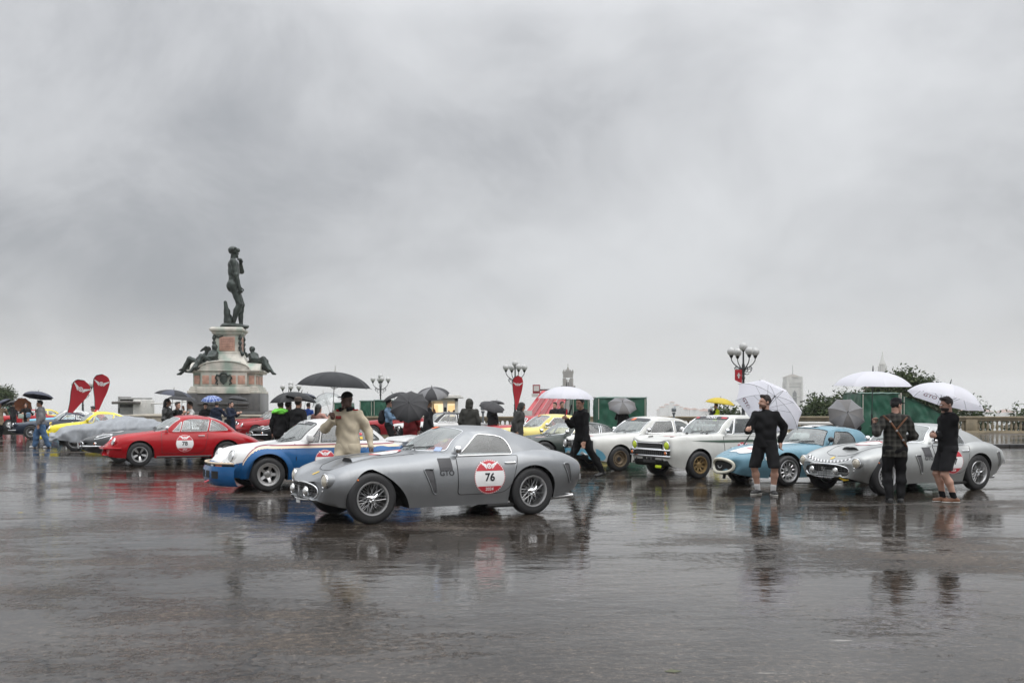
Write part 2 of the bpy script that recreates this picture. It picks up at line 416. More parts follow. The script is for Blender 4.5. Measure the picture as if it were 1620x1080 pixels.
    def side(s, x, z, off=0.0, sg=-1):
        j = min(max((z - .1) / .01, 0), 119.999); a = int(j); b = j - a
        y = (1 - b) * np.interp(x, s.SX[a], s.SY[a]) + b * np.interp(x, s.SX[a + 1], s.SY[a + 1])
        return (x, sg * (y + off), z)
    def top(s, x, y, off=0.0):
        ay = abs(y); j = min(max(ay / .02, 0), 54.999); a = int(j); b = j - a
        z = (1 - b) * np.interp(x, s.TX[a], s.TZ[a]) + b * np.interp(x, s.TX[a + 1], s.TZ[a + 1])
        return (x, y, z + off)
    def body(s, mats, colfn, parent, loc, tub=None, name='body'):
        n = len(s.xs); half = np.concatenate([s.U, s.P], axis=1)           # n, 3+NR, 3
        if tub is not None:
            x0, x1, yf = tub
            for i in range(n):
                for j in range(3, half.shape[1]):
                    x, y, z = half[i, j]
                    if x0(y) < x < x1(y) and y < yf(x): half[i, j, 2] = max(s.U[i, 0, 2] + .06, min(z, .42))
        m = half.shape[1]; other = half[:, m - 2:0:-1].copy(); other[:, :, 1] *= -1
        ring = np.concatenate([half, other], axis=1); k = ring.shape[1]
        vs = ring.reshape(-1, 3).tolist(); fs = []; mi = []
        flat = ring
        for i in range(n - 1):
            for j in range(k):
                j2 = (j + 1) % k
                fs.append((i * k + j, (i + 1) * k + j, (i + 1) * k + j2, i * k + j2))
                und = j < 3 or j >= k - 3
                if und: mi.append(1)
                else:
                    c = (flat[i, j] + flat[i + 1, j] + flat[i + 1, j2] + flat[i, j2]) / 4
                    if tub is not None and tub[0](abs(c[1])) - .01 < c[0] < tub[1](abs(c[1])) + .01 and abs(c[1]) < tub[2](c[0]) + .01 and c[2] < s.top(c[0], c[1])[2] - .02: mi.append(2)
                    else: mi.append(colfn(*c) if colfn else 0)
        for i, rev in ((0, False), (n - 1, True)):
            c = ring[i].mean(axis=0); o = len(vs); vs.append(c.tolist())
            for j in range(k):
                j2 = (j + 1) % k; fs.append((i * k + j, i * k + j2, o) if not rev else (i * k + j2, i * k + j, o)); mi.append(0)
        b = MB(); b.v = vs; b.f = fs; b.mi = mi
        return b.build(name, mats, parent, angle=50, loc=loc)

def _spl(q, y, t):
    """monotone-ish cubic through points (limited tangents)"""
    h = np.diff(q); d = np.diff(y) / h; n = len(q); m = np.zeros(n)
    m[1:-1] = (d[:-1] * h[1:] + d[1:] * h[:-1]) / (h[1:] + h[:-1]); m[0] = d[0]; m[-1] = d[-1]
    i = np.clip(np.searchsorted(q, t, 'right') - 1, 0, n - 2); u = (t - q[i]) / h[i]
    return ((1 + 2 * u) * (1 - u) ** 2 * y[i] + u * (1 - u) ** 2 * h[i] * m[i] + u * u * (3 - 2 * u) * y[i + 1] + u * u * (u - 1) * h[i] * m[i + 1])

def rounded(pts, r, n=5):
    """round the corners of a 2D polygon; r: one radius or one per corner"""
    out = []; m = len(pts)
    for i in range(m):
        p = Vector(pts[i]); a = Vector(pts[i - 1]) - p; b = Vector(pts[(i + 1) % m]) - p
        rr = r[i] if isinstance(r, (list, tuple)) else r
        la = min(rr, a.length * .48); lb = min(rr, b.length * .48)
        if rr <= 1e-4: out.append(tuple(p)); continue
        p0 = p + a.normalized() * la; p1 = p + b.normalized() * lb
        for k in range(n + 1):
            t = k / n; out.append(tuple(p0 * (1 - t) ** 2 + p * 2 * t * (1 - t) + p1 * t * t))
    return out
def inside(p, poly):
    x, y = p; c = False; j = len(poly) - 1
    for i in range(len(poly)):
        xi, yi = poly[i]; xj, yj = poly[j]
        if (yi > y) != (yj > y) and x < (xj - xi) * (y - yi) / (yj - yi) + xi: c = not c
        j = i
    return c
def dense(poly, step):
    out = []; m = len(poly)
    for i in range(m):
        a = Vector(poly[i]); b = Vector(poly[(i + 1) % m]); k = max(1, int((b - a).length / step))
        for q in range(k): out.append(tuple(a + (b - a) * q / k))
    return out
def panel_patch(domain, windows, step, fmap):
    """triangulate a 2D domain with window openings -> shell faces and one face list per window"""
    vs = []; es = []
    def loop(poly):
        o = len(vs); vs.extend(Vector(p) for p in poly); es.extend((o + i, o + (i + 1) % len(poly)) for i in range(len(poly)))
    dom = dense(domain, step); loop(dom); wins = [dense(w, step) for w in windows]
    for w in wins: loop(w)
    xa = min(p[0] for p in dom); xb = max(p[0] for p in dom); ya = min(p[1] for p in dom); yb = max(p[1] for p in dom)
    nx = max(2, int((xb - xa) / step)); ny = max(2, int((yb - ya) / step))
    for i in range(1, nx):
        for j in range(1, ny):
            p = (xa + (xb - xa) * i / nx + .0007 * j, ya + (yb - ya) * j / ny + .0005 * i)
            if inside(p, dom): vs.append(Vector(p))
    V, E, Fc, *_ = delaunay_2d_cdt(vs, es, [], 0, 1e-5)
    V3 = [fmap(v.x, v.y) for v in V]; shell = []; gl = [[] for _ in wins]
    for f in Fc:
        c = ((V[f[0]].x + V[f[1]].x + V[f[2]].x) / 3, (V[f[0]].y + V[f[1]].y + V[f[2]].y) / 3)
        for k, w in enumerate(wins):
            if inside(c, w): gl[k].append(tuple(f)); break
        else:
            if inside(c, dom): shell.append(tuple(f))
    return V3, shell, gl, [[fmap(*p) for p in w] for w in wins]
def sub_mesh(V3, faces):
    used = {}; vs = []; fs = []
    for f in faces:
        g = []
        for i in f:
            if i not in used: used[i] = len(vs); vs.append(V3[i])
            g.append(used[i])
        fs.append(tuple(g))
    return vs, fs

WHEELS = {}
def wheel_meshes(kind, r, wid, rr):
    """tyre + rim meshes (axis y, outer face at -y, centre at origin)"""
    key = (kind, r, wid, rr)
    if key in WHEELS: return WHEELS[key]
    h = wid / 2; out = []
    b = MB(); b.lathe([(rr, h), (rr + .012, h * 1.02), (r - .055, h * 1.08), (r - .02, h * .96), (r - .006, h * .8), (r, h * .6), (r, h * .2), (r - .004, h * .18), (r - .004, h * .12), (r, h * .1), (r, -h * .1), (r - .004, -h * .12), (r - .004, -h * .18), (r, -h * .2), (r, -h * .6), (r - .006, -h * .8), (r - .02, -h * .96), (r - .055, -h * 1.08), (rr + .012, -h * 1.02), (rr, -h)], 36, axis='y', cap=False)
    out.append(('wheel', b, [RUBBER]))
    lipm = {'wire': STEEL, 'fuchs': ALLOY, 'star': ALLOY, 'minilite': GOLD, 'bronze': BRONZEW, 'steel': ALLOY, 'hub': STEEL}[kind]
    b = MB(); b.lathe([(rr + .008, -h * 1.03), (rr + .004, -h * 1.1), (rr - .012, -h * 1.08), (rr - .022, -h * .9), (rr - .035, -h * .2), (rr - .04, h * .5), (rr + .004, h * .98)], 36, axis='y', cap=False)
    out.append(('rim', b, [lipm if kind not in ('bronze',) else BRONZEW]))
    b = MB(); b.lathe([(.001, h * .55), (rr - .03, h * .55), (rr - .03, h * .7), (.001, h * .7)], 24, axis='y')
    b.lathe([(.001, h * .1), (rr * .72, h * .1), (rr * .72, h * .2), (.001, h * .2)], 24, axis='y', mi=1)
    out.append(('brake_disc', b, [BLACK, UNDER]))
    def spokes(n, w0, w1, y0, y1, th, mat, nm='spoke', ri=.04, ro=None, rot=0):
        ro = ro or rr - .02
        b = MB()
        for k in range(n):
            g = 2 * pi * k / n + rot; c, s_ = cos(g), sin(g)
            for (ra, wa, ya, rb, wb, yb) in ((ri, w0, y0, ro, w1, y1),):
                pts = []
                for rad, wd, yy in ((ra, wa, ya), ((ra + rb) / 2, (wa + wb) / 2, (ya + yb) / 2 - .006), (rb, wb, yb)):
                    for q in (-1, 1):
                        for d in (0, th): pts.append((c * rad - s_ * q * wd / 2, yy + d, s_ * rad + c * q * wd / 2))
                fs = []
                for i in range(2):
                    o = 4 * i; fs += [(o, o + 2, o + 6, o + 4), (o + 1, o + 5, o + 7, o + 3), (o, o + 4, o + 5, o + 1), (o + 2, o + 3, o + 7, o + 6)]
                b.add(pts, fs)
        return b
    if kind == 'wire':
        b = MB()
        for k in range(40):
            g = 2 * pi * k / 40; t = (.32 if k % 2 else -.32); dep = (-h * .75 if k % 4 < 2 else h * .1)
            rb = rr - (.012 if dep < 0 else .036)
            b.tube([(.045 * cos(g + t * 2.2), -h * .55 if k % 4 < 2 else -h * .1, .045 * sin(g + t * 2.2)), (rb * cos(g), dep, rb * sin(g))], .0028, 4, cap=False)
        out.append(('wire_spokes', b, [STEEL]))
        b = MB(); b.lathe([(.05, -h * .05), (.05, -h * .7), (.042, -h * .8), (.034, -h * .95), (.02, -h * 1.05), (.001, -h * 1.08)], 20, axis='y', cap=False)
        for k in range(3):
            g = 2 * pi * k / 3 + .5
            b.tube([(.02 * cos(g), -h * .95, .02 * sin(g)), (.06 * cos(g), -h * 1.0, .06 * sin(g)), (.088 * cos(g + .12), -h * .98, .088 * sin(g + .12))], [.02, .017, .008], 6)
        out.append(('knock_off_nut', b, [CHROME]))
    elif kind == 'fuchs':
        out.append(('spokes', spokes(5, .035, .066, -h * .5, -h * .85, .02, ALLOY, ri=.05, ro=rr - .03), [ALLOY]))
        b = MB(); b.lathe([(.05, 0), (.05, -h * .5), (.035, -h * .66), (.001, -h * .68)], 16, axis='y'); out.append(('hub_cap', b, [BLACK]))
    elif kind == 'star':
        b = spokes(5, .06, .05, -h * .35, -h * .62, .03, ALLOY, ri=.05, ro=rr - .05)
        for k in range(5):
            g = 2 * pi * k / 5; b.tube([(.075 * cos(g + .62), -h * .3, .075 * sin(g + .62)), (.075 * cos(g + .62), -h * .6, .075 * sin(g + .62))], .012, 8)
        for k in range(20):
            g = 2 * pi * k / 20; b.tube([((rr - .035) * cos(g), -h * .4, (rr - .035) * sin(g)), ((rr - .035) * cos(g), -h * .84, (rr - .035) * sin(g))], .006, 5)
        b.lathe([(rr - .055, -h * .3), (rr - .055, -h * .78), (rr - .02, -h * .8), (rr - .02, -h * .3)], 32, axis='y', cap=False)
        out.append(('spokes', b, [ALLOY]))
        b = MB(); b.lathe([(.06, 0), (.06, -h * .5), (.03, -h * .55), (.001, -h * .55)], 16, axis='y'); out.append(('hub_cap', b, [STEEL]))
    elif kind == 'minilite':
        b = spokes(8, .04, .045, -h * .45, -h * .7, .03, GOLD, ri=.05, ro=rr - .02)
        b.lathe([(rr - .04, -h * .2), (rr - .04, -h * .72), (rr - .015, -h * .75), (rr - .015, -h * .2)], 28, axis='y', cap=False)
        out.append(('spokes', b, [GOLD]))
        b = MB(); b.lathe([(.065, .02), (.065, -h * .5), (.045, -h * .6), (.001, -h * .6)], 16, axis='y'); out.append(('hub_cap', b, [GOLD]))
    elif kind == 'bronze':
        b = MB(); b.lathe([(.001, -h * .35), (.07, -h * .4), (.09, -h * .3), (.12, -h * .62), (.135, -h * .62)], 28, axis='y', cap=False)
        b.lathe([(rr - .04, -h * .3), (rr - .035, -h * .66), (rr - .012, -h * .7), (rr - .012, -h * .3)], 28, axis='y', cap=False)
        for k in range(18):
            g = 2 * pi * k / 18
            b.tube([(.13 * cos(g), -h * .6, .13 * sin(g)), ((rr - .03) * cos(g), -h * .6, (rr - .03) * sin(g))], .009, 5)
        out.append(('spokes', b, [BRONZEW]))
        b = MB(); b.lathe([(.05, 0), (.05, -h * .6), (.001, -h * .65)], 14, axis='y'); out.append(('hub_cap', b, [BLACK]))
    elif kind == 'steel':
        b = MB(); b.lathe([(.001, -h * .55), (.045, -h * .55), (.055, -h * .35), (.075, -h * .3), (.09, -h * .6), (.115, -h * .66)], 28, axis='y', cap=False)
        b.lathe([(rr - .05, -h * .66), (rr - .03, -h * .5), (rr - .02, -h * .2)], 28, axis='y', cap=False)
        for k in range(12):
            g = 2 * pi * k / 12
            b.tube([(.112 * cos(g), -h * .63, .112 * sin(g)), ((rr - .045) * cos(g), -h * .63, (rr - .045) * sin(g))], .016, 6)
        out.append(('spokes', b, [ALLOY]))
        b = MB(); b.lathe([(.035, -h * .3), (.03, -h * .75), (.001, -h * .8)], 12, axis='y'); out.append(('hub_cap', b, [STEEL]))
    else:
        b = MB(); b.lathe([(.001, -h * .9), (.06, -h * .85), (.1, -h * .6), (rr - .03, -h * .75), (rr - .01, -h * .6)], 24, axis='y', cap=False); out.append(('hub_cap', b, [STEEL]))
    res = []
    for nm, b, ms in out:
        o = b.build(nm, ms, angle=35); res.append((nm, o.data)); bpy.data.objects.remove(o)
    WHEELS[key] = res
    return res

class Car:
    def __init__(s, sp, label, cat='car', paintm=None, colfn=None, mats=None, group='classic cars parked on the square', trim=CHROME,
                 wheel='wire', glass=GLASS, name='parked_car', interior=True, body=True):
        s.sp = sp; s.sh = sp.setdefault('_shape', None) or CarShape(sp); sp['_shape'] = s.sh
        s.root = thing(name, label, cat, group=group); s.paint = paintm; s.trim = trim; s.loc = (-sp['L'] / 2, 0, 0)
        s.glass = glass; sh = s.sh; s.cab(mats, colfn, interior)
        s.wheels(wheel)
    def add(s, b, name, mats, parent=None, angle=40, smooth=True, fixn=False):
        return b.build(name, mats, parent or s.root, smooth=smooth, angle=angle, loc=s.loc if parent is None else None, fixn=fixn)
    # ---- cabin
    def cab(s, mats, colfn, interior):
        sp = s.sp; c = sp['cab']; sh = s.sh; wb = keyed(c['belt'])            # belt half width along x
        xC0, xC1 = c['cowl']; xD0, xD1 = c['tail']; yC, yD = c['cowl_y'], c['tail_y']
        (xR0, zR0), (xR1, yR, zR1) = c['roof_f']; (xT0, zT0), (xT1, yT, zT1) = c['roof_r']
        def cowl(t): y = t * yC; x = xC0 + (xC1 - xC0) * t * t; return Vector((x, y, sh.top(x, y)[2] - .012))
        def tail(t): y = t * yD; x = xD0 + (xD1 - xD0) * t * t; return Vector((x, y, sh.top(x, y)[2] - .012))
        def rf(t): k = abs(t) ** 3; return Vector((xR0 + (xR1 - xR0) * t * t, t * yR, zR0 + (zR1 - zR0) * k))
        def rt(t): k = abs(t) ** 3; return Vector((xT0 + (xT1 - xT0) * t * t, t * yT, zT0 + (zT1 - zT0) * k))
        s.cowl = cowl
        bw, br = c.get('bulge', (.03, .02)); rb = c.get('rear_bulge', .05)
        def wind(t, v): p = cowl(t).lerp(rf(t), v); p.z += bw * 4 * v * (1 - v); p.x -= bw * 4 * v * (1 - v); return p
        def rear(t, v): p = rt(t).lerp(tail(t), v); q = 4 * v * (1 - v); p.z += rb * q; p.x += rb * .3 * q; return p
        pk = c.get('peak', .02); rail = c.get('rail', .02)
        def roof(t, v): p = rf(t).lerp(rt(t), v); p.z += pk * 4 * v * (1 - v); p.y += math.copysign(min(1, abs(t)) ** 2, t) * rail * 4 * v * (1 - v); return p
        # side outline: A pillar, roof rail, C pillar, belt
        NA = 10
        top = [wind(1, i / NA) for i in range(NA)] + [roof(1, i / 14) for i in range(14)] + [rear(1, i / 14) for i in range(15)]
        tx = np.array([p.x for p in top]); tz = np.array([p.z for p in top]); ty = np.array([p.y for p in top])
        o = np.argsort(tx, kind='stable'); txs, tzs, tys = tx[o], tz[o], ty[o]
        def belt(x): y = float(wb(x)); return y, sh.top(x, y)[2] - .015
        sb = c.get('side_bulge', .03)
        def sidemap(x, z, sg=-1):
            yb, zb = belt(x); zt = float(np.interp(x, txs, tzs)); yt = float(np.interp(x, txs, tys))
            v = min(1, max(0, (z - zb) / max(.001, zt - zb))) if zt > zb + .002 else 1.0
            return (x, sg * (yb + (yt - yb) * v + sb * 4 * v * (1 - v) * min(1, (zt - zb) / .3)), z)
        s.sidemap = sidemap; s.beltz = lambda x: belt(x)[1]
        nb = 16; x0, x1 = top[0].x, top[-1].x
        dom = [(p.x, p.z) for p in top] + [(x1 + (x0 - x1) * i / nb, belt(x1 + (x0 - x1) * i / nb)[1]) for i in range(1, nb)]
        dom = [p for i, p in enumerate(dom) if i == 0 or (abs(p[0] - dom[i - 1][0]) + abs(p[1] - dom[i - 1][1])) > 1e-3]
        wins = [rounded(w, r) for w, r in c['windows']]
        V, shell, gl, loops = panel_patch(dom, wins, .09, lambda x, z: sidemap(x, z, 1))
        s.shellb = MB(); 
        vs, fs = sub_mesh(V, shell); s.shellb.add(vs, [f[::-1] for f in fs]); s.shellb.add([(p[0], -p[1], p[2]) for p in vs], fs)
        # windscreen and rear window in (t, v)
        fw = c.get('screen', (.9, .08, .92, .12)); tw, v0, v1, rr = fw
        dw = rounded([(-tw, v0), (tw, v0), (tw, v1), (-tw, v1)], rr)
        V2, sh2, g2, l2 = panel_patch([(-1, 0), (1, 0), (1, 1), (-1, 1)], [dw], .16, wind); vs2, fs2 = sub_mesh(V2, sh2); s.shellb.add(vs2, fs2)
        fr_ = c.get('backlight', (.78, .12, .80, .2)); tw, v0, v1, rr = fr_
        dr = rounded([(-tw, v0), (tw, v0), (tw, v1), (-tw, v1)], rr)
        V3, sh3, g3, l3 = panel_patch([(-1, 0), (1, 0), (1, 1), (-1, 1)], [dr], .16, rear); vs3, fs3 = sub_mesh(V3, sh3); s.shellb.add(vs3, fs3)
        nu, nv = 21, 11; s.shellb.add([roof(-1 + 2 * i / (nu - 1), j / (nv - 1)) for i in range(nu) for j in range(nv)], grid_faces(nu, nv))
        # body with a tub under the cabin
        ybf = lambda x: float(wb(x)) - .09
        tubx0 = lambda y: xC0 + (xC1 - xC0) * min(1, (abs(y) / yC)) ** 2 + .07
        tubx1 = lambda y: xD0 + (xD1 - xD0) * min(1, (abs(y) / yD)) ** 2 - .07
        mats = list(mats) if mats else [s.paint]
        allm = [mats[0], UNDER, INTER] + mats[1:]
        s.body = sh.body(allm, (lambda x, y, z: (lambda k: 0 if k == 0 else k + 2)(colfn(x, y, z))) if colfn else None, s.root, s.loc, (tubx0, tubx1, ybf))
        cabm = c.get('roof_mat') or mats[0]
        bm_o = s.shellb.build('cabin_roof', [cabm], s.root, loc=s.loc, smooth=False)
        bm = bmesh.new(); bm.from_mesh(bm_o.data); bmesh.ops.remove_doubles(bm, verts=bm.verts, dist=.004); bmesh.ops.recalc_face_normals(bm, faces=bm.faces); bm.to_mesh(bm_o.data); bm.free()
        bm_o.data.shade_smooth(); bm_o.data.set_sharp_from_angle(angle=R(38))
        s.cabin = bm_o
        # panes and their trims
        tr = c.get('trim', s.trim); trr = c.get('trim_r', .009)
        s.panes = []
        for k, g in enumerate(gl):
            vs, fs = sub_mesh(V, g)
            for sg in (1, -1):
                b = MB().add([(p[0], sg * p[1], p[2]) for p in vs], fs if sg < 0 else [f[::-1] for f in fs]); gp = s.add(b, 'side_window', [s.glass], angle=180)
                lp = [(p[0], sg * (p[1] + .002), p[2]) for p in loops[k]]
                s.add(MB().tube(lp, trr, 5, closed=True), 'window_trim', [tr], gp)
                if sg < 0: s.panes.append(gp)
        vs, fs = sub_mesh(V2, g2[0]); s.screen = s.add(MB().add(vs, fs), 'windscreen', [c.get('screen_mat', GLASSW)], angle=180); s.add(MB().tube(l2[0], trr, 5, closed=True), 'window_trim', [tr], s.screen)
        vs, fs = sub_mesh(V3, g3[0]); rw = s.add(MB().add(vs, fs), 'rear_window', [GLASSR], angle=180); s.add(MB().tube(l3[0], trr, 5, closed=True), 'window_trim', [tr], rw)
        s.wind = wind; s.roof = roof; s.rear = rear
        # wipers
        for t0, t1 in ((-.25, .22), (.25, .72)):
            if c.get('wipers', True):
                b = MB(); pts = [Vector(wind(-t0, .03)) + Vector((-.02, 0, .02)), Vector(wind(-t0 - .06, .1)) + Vector((-.015, 0, .015)), Vector(wind(-t1, .17)) + Vector((-.015, 0, .015))]
                b.tube(pts, .008, 5); s.add(b, 'wiper', [BLACK])
        # cabin fittings
        if interior:
            xm = (xR0 + xT0) / 2; zb = s.beltz(xm)
            for sg in (-1, 1):
                b = MB(); b.box((xm + .02, sg * .36, zb - .32), (.5, .46, .16), bev=.05)
                q = [(xm + .2, zb - .35), (xm + .32, zb - .35), (xm + .46, zb + .2), (xm + .4, zb + .24), (xm + .34, zb + .2)]
                b.prism(q, sg * .36 - .22, sg * .36 + .22, plane='xz'); s.add(b, 'seat', [INTER], fixn=True)
            b = MB(); b.tube([(xm - .38 + .05 * sin(a), -.36 + .19 * cos(a), zb - .02 + .18 * sin(a)) for a in np.linspace(0, 2 * pi, 20, endpoint=False)], .013, 6, closed=True)
            b.tube([(xm - .38, -.55, zb - .02), (xm - .38, -.17, zb - .02)], .01, 5); b.tube([(xm - .38, -.36, zb - .02), (xm - .6, -.36, zb - .12)], .02, 6)
            s.add(b, 'steering_wheel', [BLACK])
            b = MB(); b.box((xC0 + .36, 0, s.beltz(xC1) - .1), (.28, yC * 1.7, .16), bev=.05); s.add(b, 'dashboard', [BLACK])
    def wheels(s, kind):
        sp = s.sp; ms = wheel_meshes(kind, sp['rad'], sp.get('tyre', .18), sp['rim'])
        if sp.get('tyre_r'): mr = wheel_meshes(kind, sp['rad'], sp['tyre_r'], sp['rim'])
        else: mr = ms
        for k, xa in enumerate(sp['axles']):
            for sg in (-1, 1):
                mm = ms if k == 0 else mr; yt = sp['track'][k] / 2
                rot = (0, random.uniform(0, 6), 0 if sg < 0 else pi)
                st = sp.get('steer', 0) if k == 0 else 0
                w = link(mm[0][0], mm[0][1], s.root, (xa + s.loc[0], sg * yt, sp['rad'] - .004), (0, 0, rot[2] + st))
                w.rotation_mode = 'XYZ'
                for nm, me in mm[1:]: link(nm, me, w, None, (0, rot[1], 0))
    def place(s, px, py, px2=None, head=None, k=1.0):
        """near front tyre stands at photo pixel (px, py); heading from the rear wheel's pixel or given"""
        sp = s.sp; d0 = dist_of(py); x0 = gx(px, d0); wbse = (sp['axles'][1] - sp['axles'][0]) * k
        if px2 is not None:
            best = None
            for a in np.linspace(0, 60, 601):
                xr = x0 + wbse * cos(R(a)); dr = d0 + wbse * sin(R(a)); e = abs(810 + FPX * xr / dr - px2)
                if best is None or e < best[0] - 1e-9: best = (e, a)
            head = best[1]
        a = R(head); yl = -(sp['track'][0] / 2 + sp.get('tyre', .18) / 2); xl = sp['axles'][0] - sp['L'] / 2; xl *= k; yl *= k; s.root.scale = (k, k, k)
        s.root.rotation_euler = (0, 0, a); s.root.location = (x0 - (xl * cos(a) - yl * sin(a)), d0 - (xl * sin(a) + yl * cos(a)), 0)
        s.head = head; return s
    # ---- things laid on the skin
    def on_side(s, vs, fs, x, z, off=.004, sg=-1, mirror=True, scale=1.0, rot=0.0):
        """map flat (u right as seen from the side, v up) artwork onto the flank"""
        c, q = cos(rot), sin(rot); o = []
        for u, v in vs:
            uu, vv = (u * c - v * q) * scale, (u * q + v * c) * scale
            o.append(s.sh.side(x + (uu if sg < 0 else -uu), z + vv, off, sg))
        return o, (fs if sg < 0 else fs)
    def on_top(s, vs, fs, x, y, off=.004, rot=0.0, scale=1.0):
        """artwork on the bonnet, read from the front: u to the car's left, v towards the screen"""
        c, q = cos(rot), sin(rot); o = []
        for u, v in vs:
            uu, vv = (u * c - v * q) * scale, (u * q + v * c) * scale
            o.append(s.sh.top(x + vv, y - uu, off))
        return o, fs
    def door(s, x0, x1, z0, z1, slant=0.0, r=.12, handle=None):
        """both doors: skins proud of the body with a dark shut line"""
        for sg in (-1, 1):
            poly = rounded([(x0, z1), (x0 + .01, z0), (x1 - slant, z0), (x1, z1)], [.02, .05, r, .02])
            lp = [s.sh.side(x, z, .001, sg) for x, z in dense(poly, .05)]
            vs = []; nu, nv = 15, 9
            xa = [x0 + .006 + (x1 - x0 - .012) * i / (nu - 1) for i in range(nu)]
            V, shell, gl, _ = panel_patch(poly, [], .08, lambda x, z: s.sh.side(x, z, .0045, sg))
            b = MB(); v_, f_ = sub_mesh(V, shell); b.add(v_, f_ if sg < 0 else [f[::-1] for f in f_])
            d = s.add(b, 'door', [s.door_mat if hasattr(s, 'door_mat') else s.paint], angle=180, fixn=False)
            d.data.polygons.foreach_get  # keep reference
            g = s.add(MB().tube(lp, .0065, 4, closed=True), 'shut_line', [BLACK], d)
            if sg < 0: s.ldoor = d
            else: s.rdoor = d
            if handle:
                hx, hz = handle; b = MB(); p = [s.sh.side(hx - .07, hz, .004, sg), s.sh.side(hx - .06, hz, .03, sg), s.sh.side(hx + .06, hz, .032, sg), s.sh.side(hx + .07, hz, .004, sg)]
                b.tube(p, .011, 6); b.sphere(s.sh.side(hx + .075, hz - .004, .006, sg), .02, 8, 6); s.add(b, 'door_handle', [s.trim], d)
    def roundel(s, x, z, num, rad=.235, off=.0085):
        for sg, par in ((-1, getattr(s, 'ldoor', None)), (1, getattr(s, 'rdoor', None))):
            b = MB(); n = 40
            rings = [.001, .4 * rad, .75 * rad, .955 * rad]; vs = [(r * cos(2 * pi * k / n), r * sin(2 * pi * k / n)) for r in rings for k in range(n)]
            fs = grid_faces(4, n, 0, True); mi = []
            o, _ = s.on_side(vs, fs, x, z, off, sg)
            for f in fs:
                b.add([o[i] for i in f], [(0, 3, 2, 1) if sg < 0 else (0, 1, 2, 3)], 0)
            # red caps above and below
            for va, vb in ((.36, .94), (-.94, -.54)):
                q = []
                for k in range(9):
                    v = va + (vb - va) * k / 8; hw = sqrt(max(0, .945 ** 2 - v * v)) - .004
                    q.append([(hw * (-1 + 2 * j / 10) * rad, v * rad) for j in range(11)])
                fl = [p for row in q for p in row]; ff = grid_faces(9, 11); o, _ = s.on_side(fl, ff, x, z, off + .0015, sg); b.add(o, [f[::-1] for f in ff] if sg < 0 else ff, 1)
            # rim of little red teeth
            for k in range(96):
                g = 2 * pi * k / 96; w_ = pi / 96 * (1.15 if k % 2 else .8)
                p = [(r * cos(g + e_), r * sin(g + e_)) for r, e_ in ((.955 * rad, -w_), (1.0 * rad, -w_), (1.0 * rad, w_), (.955 * rad, w_))]
                o, _ = s.on_side(p, None, x, z, off + .0005, sg); b.add(o, [(0, 1, 2, 3)], 1 if k % 2 else 0)
            v_, f_ = wings2d(1.15 * rad); o, _ = s.on_side([(a, c_ + .64 * rad) for a, c_ in v_], f_, x, z, off + .003, sg); b.add(o, f_, 0)
            v_, f_ = text2d(num, .64 * rad, .03); o, _ = s.on_side([(a, c_ - .03 * rad) for a, c_ in v_], f_, x, z, off + .003, sg); b.add(o, f_, 2)
            v_, f_ = text2d('2024', .26 * rad, .02); o, _ = s.on_side([(a, c_ - .71 * rad) for a, c_ in v_], f_, x, z, off + .003, sg); b.add(o, f_, 0)
            nl = s.add(b, 'number_roundel', [WHITEP, REDP, BLACKP], par, smooth=False)
    def decal(s, vs, fs, x, z, mat, name, off=.008, par=None, both=True, rot=0.0):
        for sg in ((-1, 1) if both else (-1,)):
            o, _ = s.on_side(vs, fs, x, z, off, sg, rot=rot)
            s.add(MB().add(o, fs), name, [mat], (s.ldoor if sg < 0 else s.rdoor) if par else None, smooth=False)
    def hood_decal(s, vs, fs, x, y, mat, name, off=.006, rot=0.0):
        o, _ = s.on_top(vs, fs, x, y, off, rot); return s.add(MB().add(o, fs), name, [mat], smooth=False)
    def lamp(s, c, r, aim=(-1, 0, .0), lens=LENS, bezel=CHROME, deep=.12, names=('headlight', 'bezel'), pod=None, both=True):
        for sg in ((-1, 1) if both else (-1,)):
            a = Vector((aim[0], sg * abs(aim[1]) if aim[1] else 0, aim[2])).normalized(); p = Vector((c[0], sg * c[1], c[2]))
            M = a.to_track_quat('Z', 'Y').to_matrix()
            def tr(b): b.v = [tuple(p + M @ Vector(q)) for q in b.v]; return b
            b = tr(MB().lathe([(r * .92, -.004), (r * .86, .012), (r * .6, .026), (r * .3, .034), (.001, .036)], 24)); l = s.add(b, names[0], [lens])
            b = tr(MB().lathe([(r * 1.0, -deep), (r * 1.06, -.012), (r * 1.06, .008), (r * .97, .016), (r * .88, .008)], 24, cap=False)); s.add(b, names[1], [bezel], l)
            if pod:
                b = tr(MB().lathe([(r * 1.12, -.012), (r * 1.13, -.05), (r * 1.08, -.16), (r * .8, -.3)], 24)); s.add(b, 'lamp_pod', [pod], l, angle=70)
    def mirror(s, x, y, z, mat=None, kind='round'):
        for sg in (-1, 1):
            b = MB()
            if kind == 'round':
                b.tube([(x, sg * y, z), (x - .02, sg * (y + .06), z + .07)], .009, 6); b.lathe([(.001, -.05), (.035, -.045), (.052, -.02), (.055, .02), (.05, .03), (.001, .03)], 14, (x - .02, sg * (y + .08), z + .1), axis='x')
            else:
                b.tube([(x, sg * y, z), (x, sg * (y + .08), z + .03)], .02, 6); b.box((x, sg * (y + .15), z + .09), (.12, .18, .14), bev=.05)
            s.add(b, 'mirror', [mat or s.trim])
    def bar(s, pts, r, name, mat, mirror=False, n=8):
        for sg in ((1, -1) if mirror else (1,)): s.add(MB().tube([(p[0], sg * p[1], p[2]) for p in pts], r, n), name, [mat])
    def box(s, c, d, name, mat, bev=.01, mirror=False):
        for sg in ((1, -1) if mirror else (1,)): s.add(MB().box((c[0], sg * c[1], c[2]), d, bev=bev), name, [mat])
